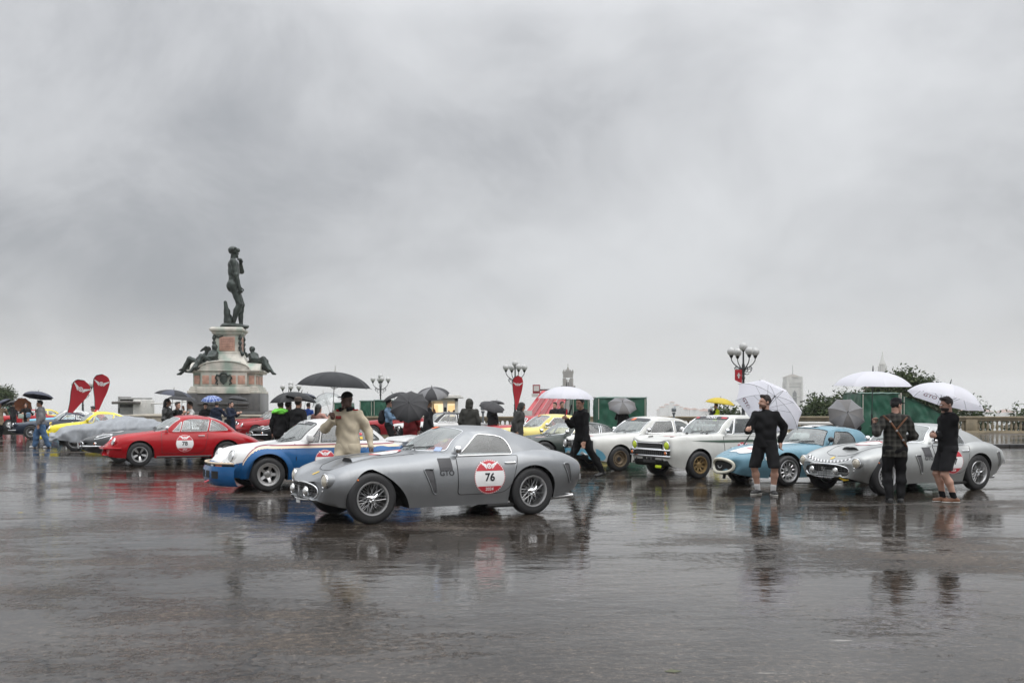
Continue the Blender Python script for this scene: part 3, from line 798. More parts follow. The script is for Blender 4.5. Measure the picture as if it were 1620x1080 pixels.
    def strip(s, zs, x0, x1, name, mat, n=40, off=.005, par=None):
        """a painted band along the flank: zs(x) -> (z0, z1)"""
        for sg in (-1, 1):
            b = MB(); vs = []
            for i in range(n):
                x = x0 + (x1 - x0) * i / (n - 1); a, c_ = zs(x)
                vs += [s.sh.side(x, a, off, sg), s.sh.side(x, (a + c_) / 2, off, sg), s.sh.side(x, c_, off, sg)]
            b.add(vs, [f if sg < 0 else f[::-1] for f in grid_faces(n, 3)]); s.add(b, name, [mat], angle=180)
# ------------------------------------------------------------ ground
def asphalt():
    m = bpy.data.materials.new('wet asphalt'); m.use_nodes = True; t = m.node_tree; b = t.nodes['Principled BSDF']
    co = N(t, 'ShaderNodeTexCoord')
    def noise(scale, det, rough=0.55, sc=(1, 1, 1), loc=(0, 0, 0), dist=0.0):
        mp = N(t, 'ShaderNodeMapping'); mp.inputs['Scale'].default_value = sc; mp.inputs['Location'].default_value = loc
        mp.inputs['Rotation'].default_value = (0, 0, R(-12))
        wire(t, co.outputs['Object'], mp.inputs['Vector'])
        n = N(t, 'ShaderNodeTexNoise'); n.inputs['Scale'].default_value = scale; n.inputs['Detail'].default_value = det
        n.inputs['Roughness'].default_value = rough; n.inputs['Distortion'].default_value = dist
        wire(t, mp.outputs[0], n.inputs['Vector']); return n.outputs['Fac']
    def rng(v, a, b_, c, d, smooth=True):
        r = N(t, 'ShaderNodeMapRange'); r.interpolation_type = 'SMOOTHSTEP' if smooth else 'LINEAR'
        wire(t, v, r.inputs['Value'])
        for k, x in zip(('From Min', 'From Max', 'To Min', 'To Max'), (a, b_, c, d)): r.inputs[k].default_value = x
        return r.outputs[0]
    big = noise(0.22, 6, 0.6, (0.75, 1.6, 1), (3, 1, 0), 0.4)            # broad wet and drained zones
    mid = noise(1.5, 6, 0.65, (0.6, 1.5, 1), (0, 5, 0), 0.6)
    fine = noise(16, 7, 0.82)
    grit = noise(70, 4, 0.8)
    wetv = math_node(t, 'ADD', math_node(t, 'MULTIPLY', big, 0.62), math_node(t, 'MULTIPLY', mid, 0.38))
    agg = math_node(t, 'ADD', math_node(t, 'MULTIPLY', noise(13, 7, 0.85), 0.65), math_node(t, 'MULTIPLY', grit, 0.35))
    wet = rng(math_node(t, 'ADD', wetv, math_node(t, 'MULTIPLY', math_node(t, 'SUBTRACT', agg, 0.5), 0.85)), 0.37, 0.48, 0.0, 1.0)                                  # 1 = film of standing water
    # colour of the stones themselves
    ramp = N(t, 'ShaderNodeValToRGB'); wire(t, math_node(t, 'ADD', math_node(t, 'MULTIPLY', fine, 0.55), math_node(t, 'MULTIPLY', grit, 0.45)), ramp.inputs[0])
    e = ramp.color_ramp.elements; e[0].position = 0.40; e[0].color = (0.015, 0.0135, 0.012, 1); e[1].position = 0.64; e[1].color = (0.26, 0.205, 0.16, 1)
    e.new(0.52).color = (0.050, 0.041, 0.033, 1)
    tint = rng(noise(0.6, 4, 0.6, (1, 1, 1), (9, 2, 0)), 0.35, 0.65, 0.75, 1.25)
    sc = N(t, 'ShaderNodeVectorMath', operation='SCALE'); wire(t, ramp.outputs[0], sc.inputs[0])
    dk = math_node(t, 'MULTIPLY', tint, rng(wet, 0, 1, 1.15, 0.62))          # stones under water read darker
    wire(t, dk, sc.inputs['Scale'])
    # pale worn paint scraps
    pn = noise(1.1, 7, 0.72, (0.45, 2.6, 1), (41, 7, 0), 0.3); pm = rng(pn, 0.675, 0.72, 0, 0.6)
    mx = N(t, 'ShaderNodeMix', data_type='RGBA'); wire(t, pm, mx.inputs['Factor']); wire(t, sc.outputs[0], mx.inputs['A']); mx.inputs['B'].default_value = (0.42, 0.40, 0.37, 1)
    # a tarred joint running across the foreground, a few hairline cracks
    sx = N(t, 'ShaderNodeSeparateXYZ'); wire(t, co.outputs['Object'], sx.inputs[0])
    ln = math_node(t, 'SUBTRACT', math_node(t, 'SUBTRACT', sx.outputs['Y'], math_node(t, 'MULTIPLY', sx.outputs['X'], 0.74)), math_node(t, 'ADD', 10.55, math_node(t, 'MULTIPLY', noise(0.9, 4, 0.6, (1, 1, 1), (5, 5, 0)), 0.45)))
    joint = math_node(t, 'MULTIPLY', rng(math_node(t, 'ABSOLUTE', ln), 0.015, 0.06, 1, 0), rng(noise(1.4, 3, 0.6, (1, 1, 1), (1, 8, 0)), 0.42, 0.56, 0.0, 0.85))
    cv = N(t, 'ShaderNodeTexVoronoi', feature='DISTANCE_TO_EDGE'); cv.inputs['Scale'].default_value = 0.22
    cmp_ = N(t, 'ShaderNodeVectorMath', operation='ADD'); cn = N(t, 'ShaderNodeTexNoise'); cn.inputs['Scale'].default_value = 1.2; cn.inputs['Detail'].default_value = 5; wire(t, co.outputs['Object'], cn.inputs['Vector'])
    wire(t, co.outputs['Object'], cmp_.inputs[0]); wire(t, cn.outputs['Color'], cmp_.inputs[1]); wire(t, cmp_.outputs[0], cv.inputs['Vector'])
    crack = math_node(t, 'MULTIPLY', rng(cv.outputs['Distance'], 0.001, 0.004, 0.8, 0), rng(noise(0.5, 3, 0.6, (1, 1, 1), (7, 3, 0)), 0.5, 0.6, 0, 1))
    jc = math_node(t, 'MAXIMUM', joint, crack)
    mj = N(t, 'ShaderNodeMix', data_type='RGBA'); wire(t, jc, mj.inputs['Factor']); wire(t, mx.outputs['Result'], mj.inputs['A']); mj.inputs['B'].default_value = (0.008, 0.008, 0.008, 1)
    wire(t, mj.outputs['Result'], b.inputs['Base Color'])
    rgh = math_node(t, 'ADD', rng(wet, 0, 1, 0.46, 0.02), math_node(t, 'MULTIPLY', math_node(t, 'SUBTRACT', fine, 0.5), 0.10))
    wire(t, math_node(t, 'MAXIMUM', rgh, 0.03), b.inputs['Roughness'])
    b.inputs['IOR'].default_value = 1.36; wire(t, rng(wet, 0, 1, 0.18, 0.5), b.inputs['Specular IOR Level'])
    # relief: ripples and rain rings on the water, grit where it drains
    rip = noise(9, 3, 0.55, (0.8, 1.3, 1)); rip2 = noise(30, 2, 0.5)
    vo = N(t, 'ShaderNodeTexVoronoi'); vo.inputs['Scale'].default_value = 5.5; wire(t, co.outputs['Object'], vo.inputs['Vector'])
    rr = math_node(t, 'MULTIPLY', math_node(t, 'SINE', math_node(t, 'MULTIPLY', vo.outputs['Distance'], 95.0)), rng(vo.outputs['Distance'], 0.05, 0.26, 1, 0))
    und = noise(2.6, 3, 0.5, (0.8, 1.2, 1), (2, 9, 0))
    h1 = math_node(t, 'ADD', math_node(t, 'MULTIPLY_ADD', und, 0.0065, math_node(t, 'MULTIPLY', rip, 0.0010)), math_node(t, 'ADD', math_node(t, 'MULTIPLY', rip2, 0.0005), math_node(t, 'MULTIPLY', rr, 0.00012)))
    h2 = math_node(t, 'MULTIPLY', math_node(t, 'MULTIPLY', math_node(t, 'ADD', grit, fine), 0.0016), math_node(t, 'SUBTRACT', 1.06, wet))
    bp = N(t, 'ShaderNodeBump'); bp.inputs['Strength'].default_value = 1.0; bp.inputs['Distance'].default_value = 1.0
    wire(t, math_node(t, 'ADD', h1, h2), bp.inputs['Height']); wire(t, bp.outputs[0], b.inputs['Normal'])
    return m
ASPH = asphalt()
b = MB(); b.add([(-260, -20, 0), (60, -20, 0), (60, 53.4, 0), (-60, 53.4, 0), (-60, 150, 0), (-260, 150, 0)], [(0, 1, 2, 3, 4, 5)])
g = b.build('square_pavement', ASPH); struct(g)

# ------------------------------------------------------------ the car shapes
SWB = dict(L=4.17, push=(.08, .8), axles=(0.80, 3.20), rad=.335, rim=.215, tyre=.175, arch=(.385, .375), arch_back=1.42, archz=.325, track=(1.43, 1.46),
    w=[(0, .60), (.05, .675), (.15, .745), (.35, .785), (.7, .80), (1.0, .815), (1.6, .81), (2.3, .82), (2.8, .835), (3.2, .85), (3.6, .84), (3.9, .79), (4.08, .72), (4.17, .62)],
    zw=[(0, .50), (.4, .52), (1.2, .50), (2.4, .50), (3.2, .55), (3.8, .58), (4.17, .58)],
    zl=[(0, .315), (.06, .285), (.2, .245), (.4, .21), (.6, .19), (1.2, .175), (2.9, .175), (3.6, .215), (3.9, .28), (4.08, .35), (4.17, .42)],
    zs=[(0, .55), (.05, .60), (.12, .655), (.2, .69), (.32, .725), (.5, .765), (.8, .812), (1.1, .83), (1.5, .84), (1.9, .85), (2.4, .845), (2.8, .85), (3.1, .885), (3.4, .885), (3.7, .86), (3.95, .80), (4.1, .735), (4.17, .66)],
    zc=[(0, .53), (.08, .565), (.3, .65), (.6, .735), (.9, .805), (1.3, .87), (1.7, .915), (2.0, .91), (3.2, .91), (3.6, .895), (3.9, .82), (4.1, .74), (4.17, .66)],
    ys=[(0, .84), (.3, .84), (.8, .80), (1.2, .82), (2.2, .90), (3.2, .87), (3.8, .80), (4.17, .72)], shz=[(0, .62), (.8, .72), (2, .74), (3.2, .80), (4.17, .66)],
    mid=[(0, .5), (.2, .62), (.6, .5), (1.2, .45), (1.8, .6), (4.17, .6)], wl=[(0, .80), (.5, .86), (1.2, .90), (3, .90), (4.17, .8)],
    sweep=[(0, .10), (.4, .06), (.9, 0), (3.5, 0), (4.0, -.02), (4.17, -.05)], lean=[(0, .0), (1, 0), (4.17, 0)],
    cab=dict(cowl=(1.58, 1.95), cowl_y=.70, tail=(3.86, 3.66), tail_y=.58, roof_f=((2.17, 1.235), (2.32, .53, 1.17)), roof_r=((2.92, 1.225), (2.94, .52, 1.15)), trim_r=.0075,
        belt=[(1.85, .70), (2.4, .745), (2.9, .745), (3.3, .70), (3.7, .57)], peak=.02, rail=.03, bulge=(.035, 0), rear_bulge=.03, side_bulge=.03,
        windows=[([(2.06, .855), (2.90, .858), (2.86, 1.03), (2.76, 1.11), (2.42, 1.142)], [.02, .04, .12, .14, .05])],
        screen=(.93, .06, .95, .12), backlight=(.86, .05, .84, .14)))
P911 = dict(L=4.16, axles=(0.90, 3.11), rad=.315, rim=.195, tyre=.175, arch=(.365, .36), archz=.31, track=(1.38, 1.36),
    w=[(0, .60), (.04, .66), (.12, .715), (.3, .75), (.6, .785), (.9, .80), (1.3, .79), (2, .795), (2.6, .805), (3.1, .81), (3.5, .785), (3.8, .735), (4.0, .68), (4.12, .62), (4.16, .56)],
    zw=[(0, .42), (.3, .48), (1, .52), (2.4, .52), (3.2, .55), (4.16, .50)],
    zl=[(0, .29), (.1, .25), (.4, .22), (.9, .21), (2.9, .20), (3.5, .22), (3.9, .26), (4.16, .30)],
    zs=[(0, .50), (.06, .535), (.13, .60), (.22, .70), (.34, .765), (.55, .80), (.9, .835), (1.3, .865), (1.7, .885), (2.4, .89), (3.0, .87), (3.3, .84), (3.6, .77), (3.9, .67), (4.1, .57), (4.16, .52)],
    zc=[(0, .50), (.06, .52), (.13, .54), (.25, .575), (.5, .66), (.9, .775), (1.2, .85), (1.5, .895), (2.5, .90), (3.0, .90), (3.3, .895), (3.6, .82), (3.9, .70), (4.1, .58), (4.16, .52)],
    ys=[(0, .74), (.3, .76), (1, .80), (1.6, .86), (2.6, .86), (3.2, .78), (4.16, .72)], shz=[(0, .62), (.9, .72), (2, .64), (3.1, .74), (4.16, .62)],
    mid=[(0, .5), (.3, .80), (.9, .72), (1.5, .6), (3, .6), (4.16, .5)], wl=[(0, .90), (1, .90), (3, .90), (4.16, .86)],
    sweep=[(0, .16), (.3, .12), (.8, 0), (3.4, 0), (3.9, -.10), (4.16, -.16)],
    cab=dict(cowl=(1.30, 1.60), cowl_y=.68, tail=(3.50, 3.30), tail_y=.54, roof_f=((1.86, 1.295), (2.02, .52, 1.235)), roof_r=((2.62, 1.285), (2.68, .50, 1.215)),
        belt=[(1.5, .695), (2.0, .735), (2.6, .72), (3.0, .65), (3.4, .54)], peak=.035, rail=.03, bulge=(.03, 0), rear_bulge=.085, side_bulge=.025,
        windows=[([(1.72, .895), (1.90, .895), (1.97, 1.14), (1.955, 1.15)], [.02, .01, .01, .02]), ([(1.94, .895), (2.60, .90), (2.68, 1.195), (2.2, 1.215), (2.02, 1.17)], [.01, .03, .03, .1, .03]),
                 ([(2.66, .90), (3.16, .915), (3.12, .965), (2.96, 1.09), (2.74, 1.19)], [.02, .03, .06, .2, .02])],
        screen=(.92, .06, .93, .12), backlight=(.78, .10, .62, .16)))
P934 = dict(P911, L=4.22, tyre=.25, tyre_r=.30, rim=.205, rad=.32, arch=(.385, .395), track=(1.52, 1.56),
    w=[(0, .62), (.04, .69), (.12, .76), (.3, .80), (.52, .84), (.7, .875), (.9, .885), (1.15, .87), (1.4, .815), (2, .80), (2.5, .815), (2.8, .88), (3.1, .925), (3.4, .92), (3.7, .85), (4.0, .73), (4.16, .64), (4.22, .58)],
    zl=[(0, .30), (.1, .28), (.4, .25), (.9, .20), (2.9, .19), (3.5, .22), (3.9, .26), (4.22, .30)])
P934['zs'] = [(x * 4.22 / 4.16, z) for x, z in P911['zs']]; P934['zc'] = [(x * 4.22 / 4.16, z) for x, z in P911['zc']]; P934['zw'] = [(x * 4.22 / 4.16, z) for x, z in P911['zw']]
for _k in ('ys', 'shz', 'mid', 'wl', 'sweep'): P934[_k] = [(x * 4.22 / 4.16, z) for x, z in P911[_k]]
P934.pop('_shape', None)
P934['cab'] = dict(P911['cab'])
ALFA = dict(L=4.06, axles=(0.80, 3.15), rad=.30, rim=.19, tyre=.19, arch=(.355, .345), archz=.295, track=(1.38, 1.36),
    w=[(0, .64), (.02, .68), (.06, .715), (.15, .745), (.4, .775), (.8, .795), (1.4, .79), (2.4, .80), (3.15, .79), (3.6, .745), (3.95, .68), (4.04, .64), (4.06, .60)],
    zw=[(0, .58), (.4, .56), (2.4, .55), (4.06, .58)],
    zl=[(0, .40), (.04, .34), (.12, .29), (.3, .25), (.5, .22), (.8, .20), (3.2, .20), (3.6, .24), (3.9, .30), (4.06, .36)],
    zs=[(0, .74), (.03, .765), (.1, .785), (.3, .80), (.8, .83), (1.3, .855), (1.6, .87), (2.6, .875), (3.2, .86), (3.6, .82), (3.95, .74), (4.04, .69), (4.06, .66)],
    zc=[(0, .735), (.03, .76), (.1, .78), (.3, .81), (.8, .85), (1.2, .875), (1.6, .90), (3.2, .90), (3.5, .86), (3.8, .80), (4.0, .73), (4.06, .66)],
    ys=[(0, .90), (4.06, .90)], shz=[(0, .84), (4.06, .84)], mid=[(0, .6), (4.06, .6)], wl=[(0, .84), (.6, .92), (3.3, .92), (4.06, .86)],
    sweep=[(0, .10), (.5, .03), (.9, 0), (3.5, 0), (4.06, -.06)],
    cab=dict(cowl=(1.30, 1.50), cowl_y=.68, tail=(3.42, 3.32), tail_y=.60, roof_f=((1.86, 1.285), (1.98, .56, 1.245)), roof_r=((2.75, 1.268), (2.80, .55, 1.22)),
        belt=[(1.4, .70), (2.2, .73), (2.8, .71), (3.4, .62)], peak=.03, rail=.02, bulge=(.03, 0), rear_bulge=.035, side_bulge=.02,
        windows=[([(1.62, .90), (2.44, .905), (2.44, 1.195), (1.98, 1.20)], [.02, .02, .04, .04]), ([(2.52, .905), (3.16, .905), (2.86, 1.13), (2.74, 1.18), (2.52, 1.195)], [.02, .04, .08, .1, .03])],
        screen=(.92, .06, .93, .10), backlight=(.82, .08, .84, .12)))
CORT = dict(L=4.27, axles=(0.78, 3.28), rad=.30, rim=.185, tyre=.18, arch=(.36, .34), archz=.295, track=(1.40, 1.36),
    w=[(0, .70), (.02, .73), (.06, .75), (.2, .77), (.8, .79), (2.4, .795), (3.3, .78), (4.0, .75), (4.22, .72), (4.27, .68)],
    zw=[(0, .60), (2, .58), (4.27, .62)],
    zl=[(0, .40), (.03, .33), (.1, .27), (.3, .24), (.8, .22), (3.3, .22), (3.8, .28), (4.27, .36)],
    zs=[(0, .80), (.03, .83), (.12, .855), (.5, .88), (1.2, .90), (2.4, .915), (3.4, .91), (4.0, .90), (4.2, .88), (4.27, .82)],
    zc=[(0, .79), (.03, .82), (.12, .85), (.5, .895), (1.2, .93), (1.5, .94), (3.4, .93), (4.0, .91), (4.2, .88), (4.27, .80)],
    ys=[(0, .94), (4.27, .94)], shz=[(0, .88), (4.27, .88)], mid=[(0, .6), (4.27, .6)], wl=[(0, .86), (.6, .92), (3.5, .92), (4.27, .9)],
    sweep=[(0, .05), (.4, .02), (.8, 0), (4.27, -.03)],
    cab=dict(cowl=(1.30, 1.42), cowl_y=.69, tail=(3.55, 3.46), tail_y=.64, roof_f=((1.80, 1.36), (1.88, .60, 1.328)), roof_r=((3.06, 1.345), (3.10, .59, 1.31)),
        belt=[(1.3, .71), (2.3, .735), (3.0, .72), (3.6, .66)], peak=.012, rail=.01, bulge=(.03, 0), rear_bulge=.02, side_bulge=.015,
        windows=[([(1.56, .955), (1.74, .955), (1.86, 1.24), (1.83, 1.26)], [.02, .01, .01, .02]), ([(1.78, .955), (2.46, .96), (2.48, 1.285), (1.90, 1.285)], [.02, .02, .04, .03]), ([(2.54, .96), (3.28, .96), (3.02, 1.27), (2.55, 1.285)], [.02, .04, .08, .04])],
        screen=(.93, .06, .93, .12), backlight=(.88, .08, .9, .1)))
ROAD = dict(L=4.15, axles=(1.02, 3.22), rad=.305, rim=.215, tyre=.20, arch=(.37, .36), archz=.30, track=(1.36, 1.34),
    w=[(0, .36), (.03, .42), (.1, .48), (.25, .565), (.5, .66), (.8, .74), (1.05, .77), (1.6, .755), (2.4, .765), (3.2, .79), (3.7, .76), (4.05, .6), (4.15, .45)],
    zw=[(0, .40), (.5, .46), (1.1, .50), (2.4, .46), (3.2, .52), (4.0, .52)],
    zl=[(0, .275), (.05, .25), (.2, .21), (.5, .17), (1, .16), (3.4, .16), (3.8, .22), (4.15, .36)],
    zs=[(0, .52), (.06, .57), (.2, .615), (.5, .685), (.8, .745), (1.1, .765), (1.6, .755), (2.4, .77), (3.2, .82), (3.6, .80), (3.95, .72), (4.1, .63), (4.15, .58)],
    zc=[(0, .52), (.06, .57), (.2, .62), (.5, .695), (.9, .76), (1.3, .80), (1.7, .82), (3.2, .82), (3.7, .79), (3.95, .72), (4.15, .58)],
    ys=[(0, .66), (.5, .70), (1.1, .76), (2.2, .82), (4.15, .72)], shz=[(0, .62), (1, .72), (2, .62), (3.2, .72), (4.15, .62)],
    mid=[(0, .6), (1, .55), (2, .6), (4, .6)], wl=[(0, .72), (.6, .84), (1.2, .88), (3, .9), (4.15, .7)],
    sweep=[(0, .12), (.4, .08), (.9, 0), (3.4, 0), (4.15, -.15)],
    cab=dict(cowl=(1.84, 2.08), cowl_y=.66, tail=(3.62, 3.48), tail_y=.50, roof_f=((2.20, 1.13), (2.34, .53, 1.075)), roof_r=((2.88, 1.14), (2.94, .48, 1.08)),
        belt=[(2.0, .67), (2.5, .70), (3.0, .67), (3.6, .50)], peak=.03, rail=.03, bulge=(.02, 0), rear_bulge=.10, side_bulge=.04,
        windows=[([(2.26, .79), (2.90, .80), (2.92, .93), (2.82, 1.04), (2.44, 1.055)], [.02, .04, .12, .1, .03])],
        screen=(.95, .05, .93, .06), backlight=(.72, .25, .72, .2)))
ETYP = dict(L=4.42, axles=(0.98, 3.42), rad=.32, rim=.21, tyre=.18, arch=(.37, .36), archz=.31, track=(1.32, 1.32),
    w=[(0, .34), (.04, .42), (.12, .50), (.3, .60), (.6, .70), (1.0, .765), (1.8, .785), (2.6, .80), (3.4, .80), (3.9, .72), (4.3, .56), (4.42, .42)],
    zw=[(0, .46), (1, .50), (2.4, .48), (3.4, .54), (4.42, .56)],
    zl=[(0, .36), (.1, .32), (.4, .25), (1, .20), (3.4, .20), (3.9, .28), (4.42, .45)],
    zs=[(0, .58), (.08, .63), (.3, .70), (.6, .755), (1, .785), (1.6, .80), (2.4, .83), (3.2, .86), (3.6, .84), (4.0, .76), (4.3, .66), (4.42, .60)],
    zc=[(0, .58), (.08, .64), (.3, .72), (.7, .80), (1.2, .855), (1.8, .90), (2.2, .91), (3.4, .90), (3.8, .84), (4.2, .70), (4.42, .60)],
    ys=[(0, .62), (1, .74), (2.4, .82), (3.4, .76), (4.42, .66)], shz=[(0, .62), (4.42, .65)], mid=[(0, .6), (1, .5), (4.42, .6)], wl=[(0, .75), (1, .88), (3.4, .9), (4.42, .7)],
    sweep=[(0, .16), (.5, .08), (1, 0), (3.6, 0), (4.42, -.2)],
    cab=dict(cowl=(1.92, 2.16), cowl_y=.62, tail=(4.02, 3.80), tail_y=.44, roof_f=((2.36, 1.20), (2.48, .46, 1.145)), roof_r=((3.0, 1.20), (3.05, .44, 1.13)),
        belt=[(2.1, .63), (2.6, .69), (3.1, .66), (3.8, .46)], peak=.025, rail=.03, bulge=(.025, 0), rear_bulge=.06, side_bulge=.03,
        windows=[([(2.26, .90), (2.86, .91), (2.86, 1.12), (2.52, 1.125)], [.02, .02, .04, .05]), ([(2.92, .91), (3.42, .92), (3.1, 1.07), (2.93, 1.12)], [.02, .05, .1, .03])],
        screen=(.92, .06, .93, .10), backlight=(.78, .1, .78, .2)))

def lowered(sp, k):
    q = dict(sp); q.pop('_shape', None)
    for n in ('zw', 'zs', 'zc'): q[n] = [(x, z * k) for x, z in sp[n]]
    c = dict(sp['cab']); q['cab'] = c
    for n in ('roof_f', 'roof_r'): (a, b_), (d, e_, f) = sp['cab'][n]; c[n] = ((a, b_ * k), (d, e_, f * k))
    c['windows'] = [([(x, z * k) for x, z in w], r) for w, r in sp['cab']['windows']]; return q
def oval(c, ry, rz, n=28, e=2.6):
    """rounded-rectangle outline on the nose plane: list of (y, z)"""
    o = []
    for k in range(n):
        g = 2 * pi * k / n; a, q = cos(g), sin(g)
        o.append((c[0] + ry * math.copysign(abs(a) ** (2 / e), a), c[1] + rz * math.copysign(abs(q) ** (2 / e), q)))
    return o
def mouth(car, x, zc_, ry, rz, sweep, ringr, ringm, name='grille', grid=True, e=2.6, bars=(9, 4)):
    """a recessed air intake in the nose with its surround and an egg-crate of bars"""
    P = lambda y, z, d: (x + sweep * (y / max(ry, .01)) ** 2 + d, y, z)
    ov = oval((0, zc_), ry, rz, e=e)
    b = MB(); n = len(ov); vs = [P(y, z, -.012) for y, z in ov] + [P(y * .97, zc_ + (z - zc_) * .95, .05) for y, z in ov] 
    fs = [(i, (i + 1) % n, n + (i + 1) % n, n + i) for i in range(n)] ; b.add(vs, fs); b.add([P(y * .99, zc_ + (z - zc_) * .98, -.006) for y, z in ov], [tuple(range(n))])
    gmesh = car.add(b, name, [UNDER])
    car.add(MB().tube([P(y, z, -.014) for y, z in ov], ringr, 8, closed=True), 'grille_surround', [ringm], gmesh)
    if grid:
        b = MB()
        for i in range(bars[0]):
            y = ry * .92 * (-1 + 2 * (i + .5) / bars[0]); hz = rz * .95 * (1 - abs(y / ry) ** e) ** (1 / e); b.tube([P(y, zc_ - hz, -.012), P(y, zc_ + hz, -.012)], .004, 4)
        for j in range(bars[1]):
            z = rz * .9 * (-1 + 2 * (j + .5) / bars[1]); hy = ry * .97 * (1 - abs(z / rz) ** e) ** (1 / e); b.tube([P(hy * q, zc_ + z, -.012) for q in (-1, -.5, 0, .5, 1)], .004, 4)
        car.add(b, 'grille_bars', [pmat('dull alloy bars', (.12, .12, .12), .4, .8)], gmesh)
    return gmesh, P

def swb(label, pm, num, plate, checks=False, wings=True):
    c = Car(SWB, label, paintm=pm, wheel='wire', name='silver_coupe', group='silver fastback race coupes', glass=GLASS)
    c.door(2.02, 2.96, .33, .838, slant=.14, r=.2, handle=(2.82, .745))
    c.roundel(2.50, .555, num)
    gm, P = mouth(c, .088, .42, .52, .118, .085, .012, CHROME, bars=(15, 6))
    c.lamp((.205, .645, .568), .091, aim=(-1, .10, .05), lens=LENSW, deep=.03, pod=pm)
    c.lamp((.07, .28, .42), .062, aim=(-1, .03, 0), deep=.08, names=('fog_lamp', 'fog_lamp_bezel'))
    c.lamp((.215, .60, .435), .026, aim=(-1, .25, 0), deep=.05, names=('side_lamp', 'side_lamp_bezel'))
    v, f = [(HORSE[i][0] * .10, HORSE[i][1] * .13) for i in range(len(HORSE))], [tuple(range(len(HORSE)))]
    c.add(MB().add([(P(y, z, -.022)) for y, z in [(a, .425 + q) for a, q in v]], f), 'horse_badge', [CHROME], smooth=False)
    # nose badge, bonnet scoop, bonnet number disc
    c.hood_decal([(-.03, -.045), (.03, -.045), (.03, .045), (-.03, .045)], [(0, 1, 2, 3)], .30, 0, YELP, 'nose_badge')
    b = MB(); sx = .74; pts = []
    for i in range(7):
        t = i / 6; hw = .20 * (1 - .25 * t); hh = .055 * (1 - t) ** .8
        for j in range(9):
            q = -1 + 2 * j / 8; p = c.sh.top(sx + .42 * t, q * hw); pts.append((p[0], p[1], p[2] + hh * (1 - q ** 4) + .002))
    b.add(pts, grid_faces(7, 9)); c.add(b, 'bonnet_scoop', [pm], angle=70)
    b = MB(); p0 = [c.sh.top(sx - .004, q * .19, .004) for q in (-1, -.5, 0, .5, 1)]; p1 = [(p[0], p[1], p[2] + .046 * (1 - (i / 2 - 1) ** 4 * .9)) for i, p in enumerate(p0)]
    b.add(p0 + p1, [(i, i + 1, 6 + i, 5 + i) for i in range(4)]); c.add(b, 'scoop_mouth', [UNDER])
    n = 28; ring = [(.26 * cos(2 * pi * k / n), .22 * sin(2 * pi * k / n)) for k in range(n)]
    vs = [(0, 0)] + [(a * .5, q * .5) for a, q in ring] + ring; fs = [(0, 1 + k, 1 + (k + 1) % n) for k in range(n)] + [(1 + k, 1 + n + k, 1 + n + (k + 1) % n, 1 + (k + 1) % n) for k in range(n)]
    o = c.hood_decal(vs, fs, 1.34, .12, WHITEP, 'bonnet_roundel', .006)
    cap = [p for p in [(a, q) for a, q in ring] if p[1] > .06]
    h2, _ = c.on_top([p for p in sorted(cap, key=lambda p: p[0])], None, 1.34, .12, .009); c.add(MB().add(h2, [tuple(range(len(h2)))]), 'roundel_band', [REDP], o, smooth=False)
    cap = [p for p in [(a, q) for a, q in ring] if p[1] < -.11]
    h2, _ = c.on_top([p for p in sorted(cap, key=lambda p: p[0])], None, 1.34, .12, .009); c.add(MB().add(h2, [tuple(range(len(h2)))]), 'roundel_band', [REDP], o, smooth=False)
    # bonnet cut lines, wing louvre, rear vent
    for sg in (-1, 1):
        b = MB(); b.tube([c.sh.top(x, sg * y, .002) for x, y in dense([(.40, .02), (.42, .2), (.5, .34), (.9, .44), (1.62, .52)], .04)[:34]], .0035, 4); c.add(b, 'bonnet_line', [BLACK])
        for (x, z, w, h, nm) in ((1.62, .52, .085, .17, 'wing_vent'), (3.78, .57, .065, .14, 'rear_vent')):
            q = [(x - .02 - w, z + h), (x - .01 + w * .55, z + h), (x + .02 + w, z - h), (x + .06 - w * .1, z - h)]
            lp = [c.sh.side(a, b_, .004, sg) for a, b_ in dense(rounded(q, .04), .03)]
            o = c.add(MB().tube(lp, .011, 6, closed=True), nm, [pm])
            V, shell, _, _ = panel_patch(rounded(q, .04), [], .05, lambda a, b_: c.sh.side(a, b_, .003, sg)); v_, f_ = sub_mesh(V, shell); c.add(MB().add(v_, f_), 'vent_mesh', [pmat('vent gauze', (.10, .10, .105), .6, .4)], o, angle=180)
            if nm == 'wing_vent': c.add(MB().tube([c.sh.side(x - .01, z + h - .012, .004, sg), c.sh.side(x + w * .5, z + h - .012, .004, sg)], .012, 5), 'vent_slot', [UNDER], o)
    # maker's square and lettering ahead of the door
    v_, f_ = text2d('GTO', .10, .014); c.decal([(a, q) for a, q in v_], f_, 1.86, .625, BLACKP, 'wing_lettering')
    c.decal([(-.10 + .19 * i / 4 - .015 * j / 4, -.075 + .165 * j / 4) for i in range(5) for j in range(5)], grid_faces(5, 5), 1.86, .737, pmat('dark grey print', (.05, .05, .055), .5), 'wing_square')
    v_, f_ = text2d('GTO', .1, .02)
    c.lamp((.60, .78, .575), .018, aim=(-.1, 1, 0), lens=AMBER, bezel=pm, deep=.03, names=('repeater_lamp', 'repeater_bezel'))
    # screen stickers, mirror, exhausts, lower nose slots, plate, tail lamps, filler
    q = [Vector(c.wind(t, v)) + Vector((-.006, 0, .008)) for t, v in ((.02, .86), (.3, .84), (.28, .95), (.02, .96))]
    c.add(MB().add(q, [(0, 1, 2, 3)]), 'screen_sticker', [ORANGEP], c.screen, smooth=False)
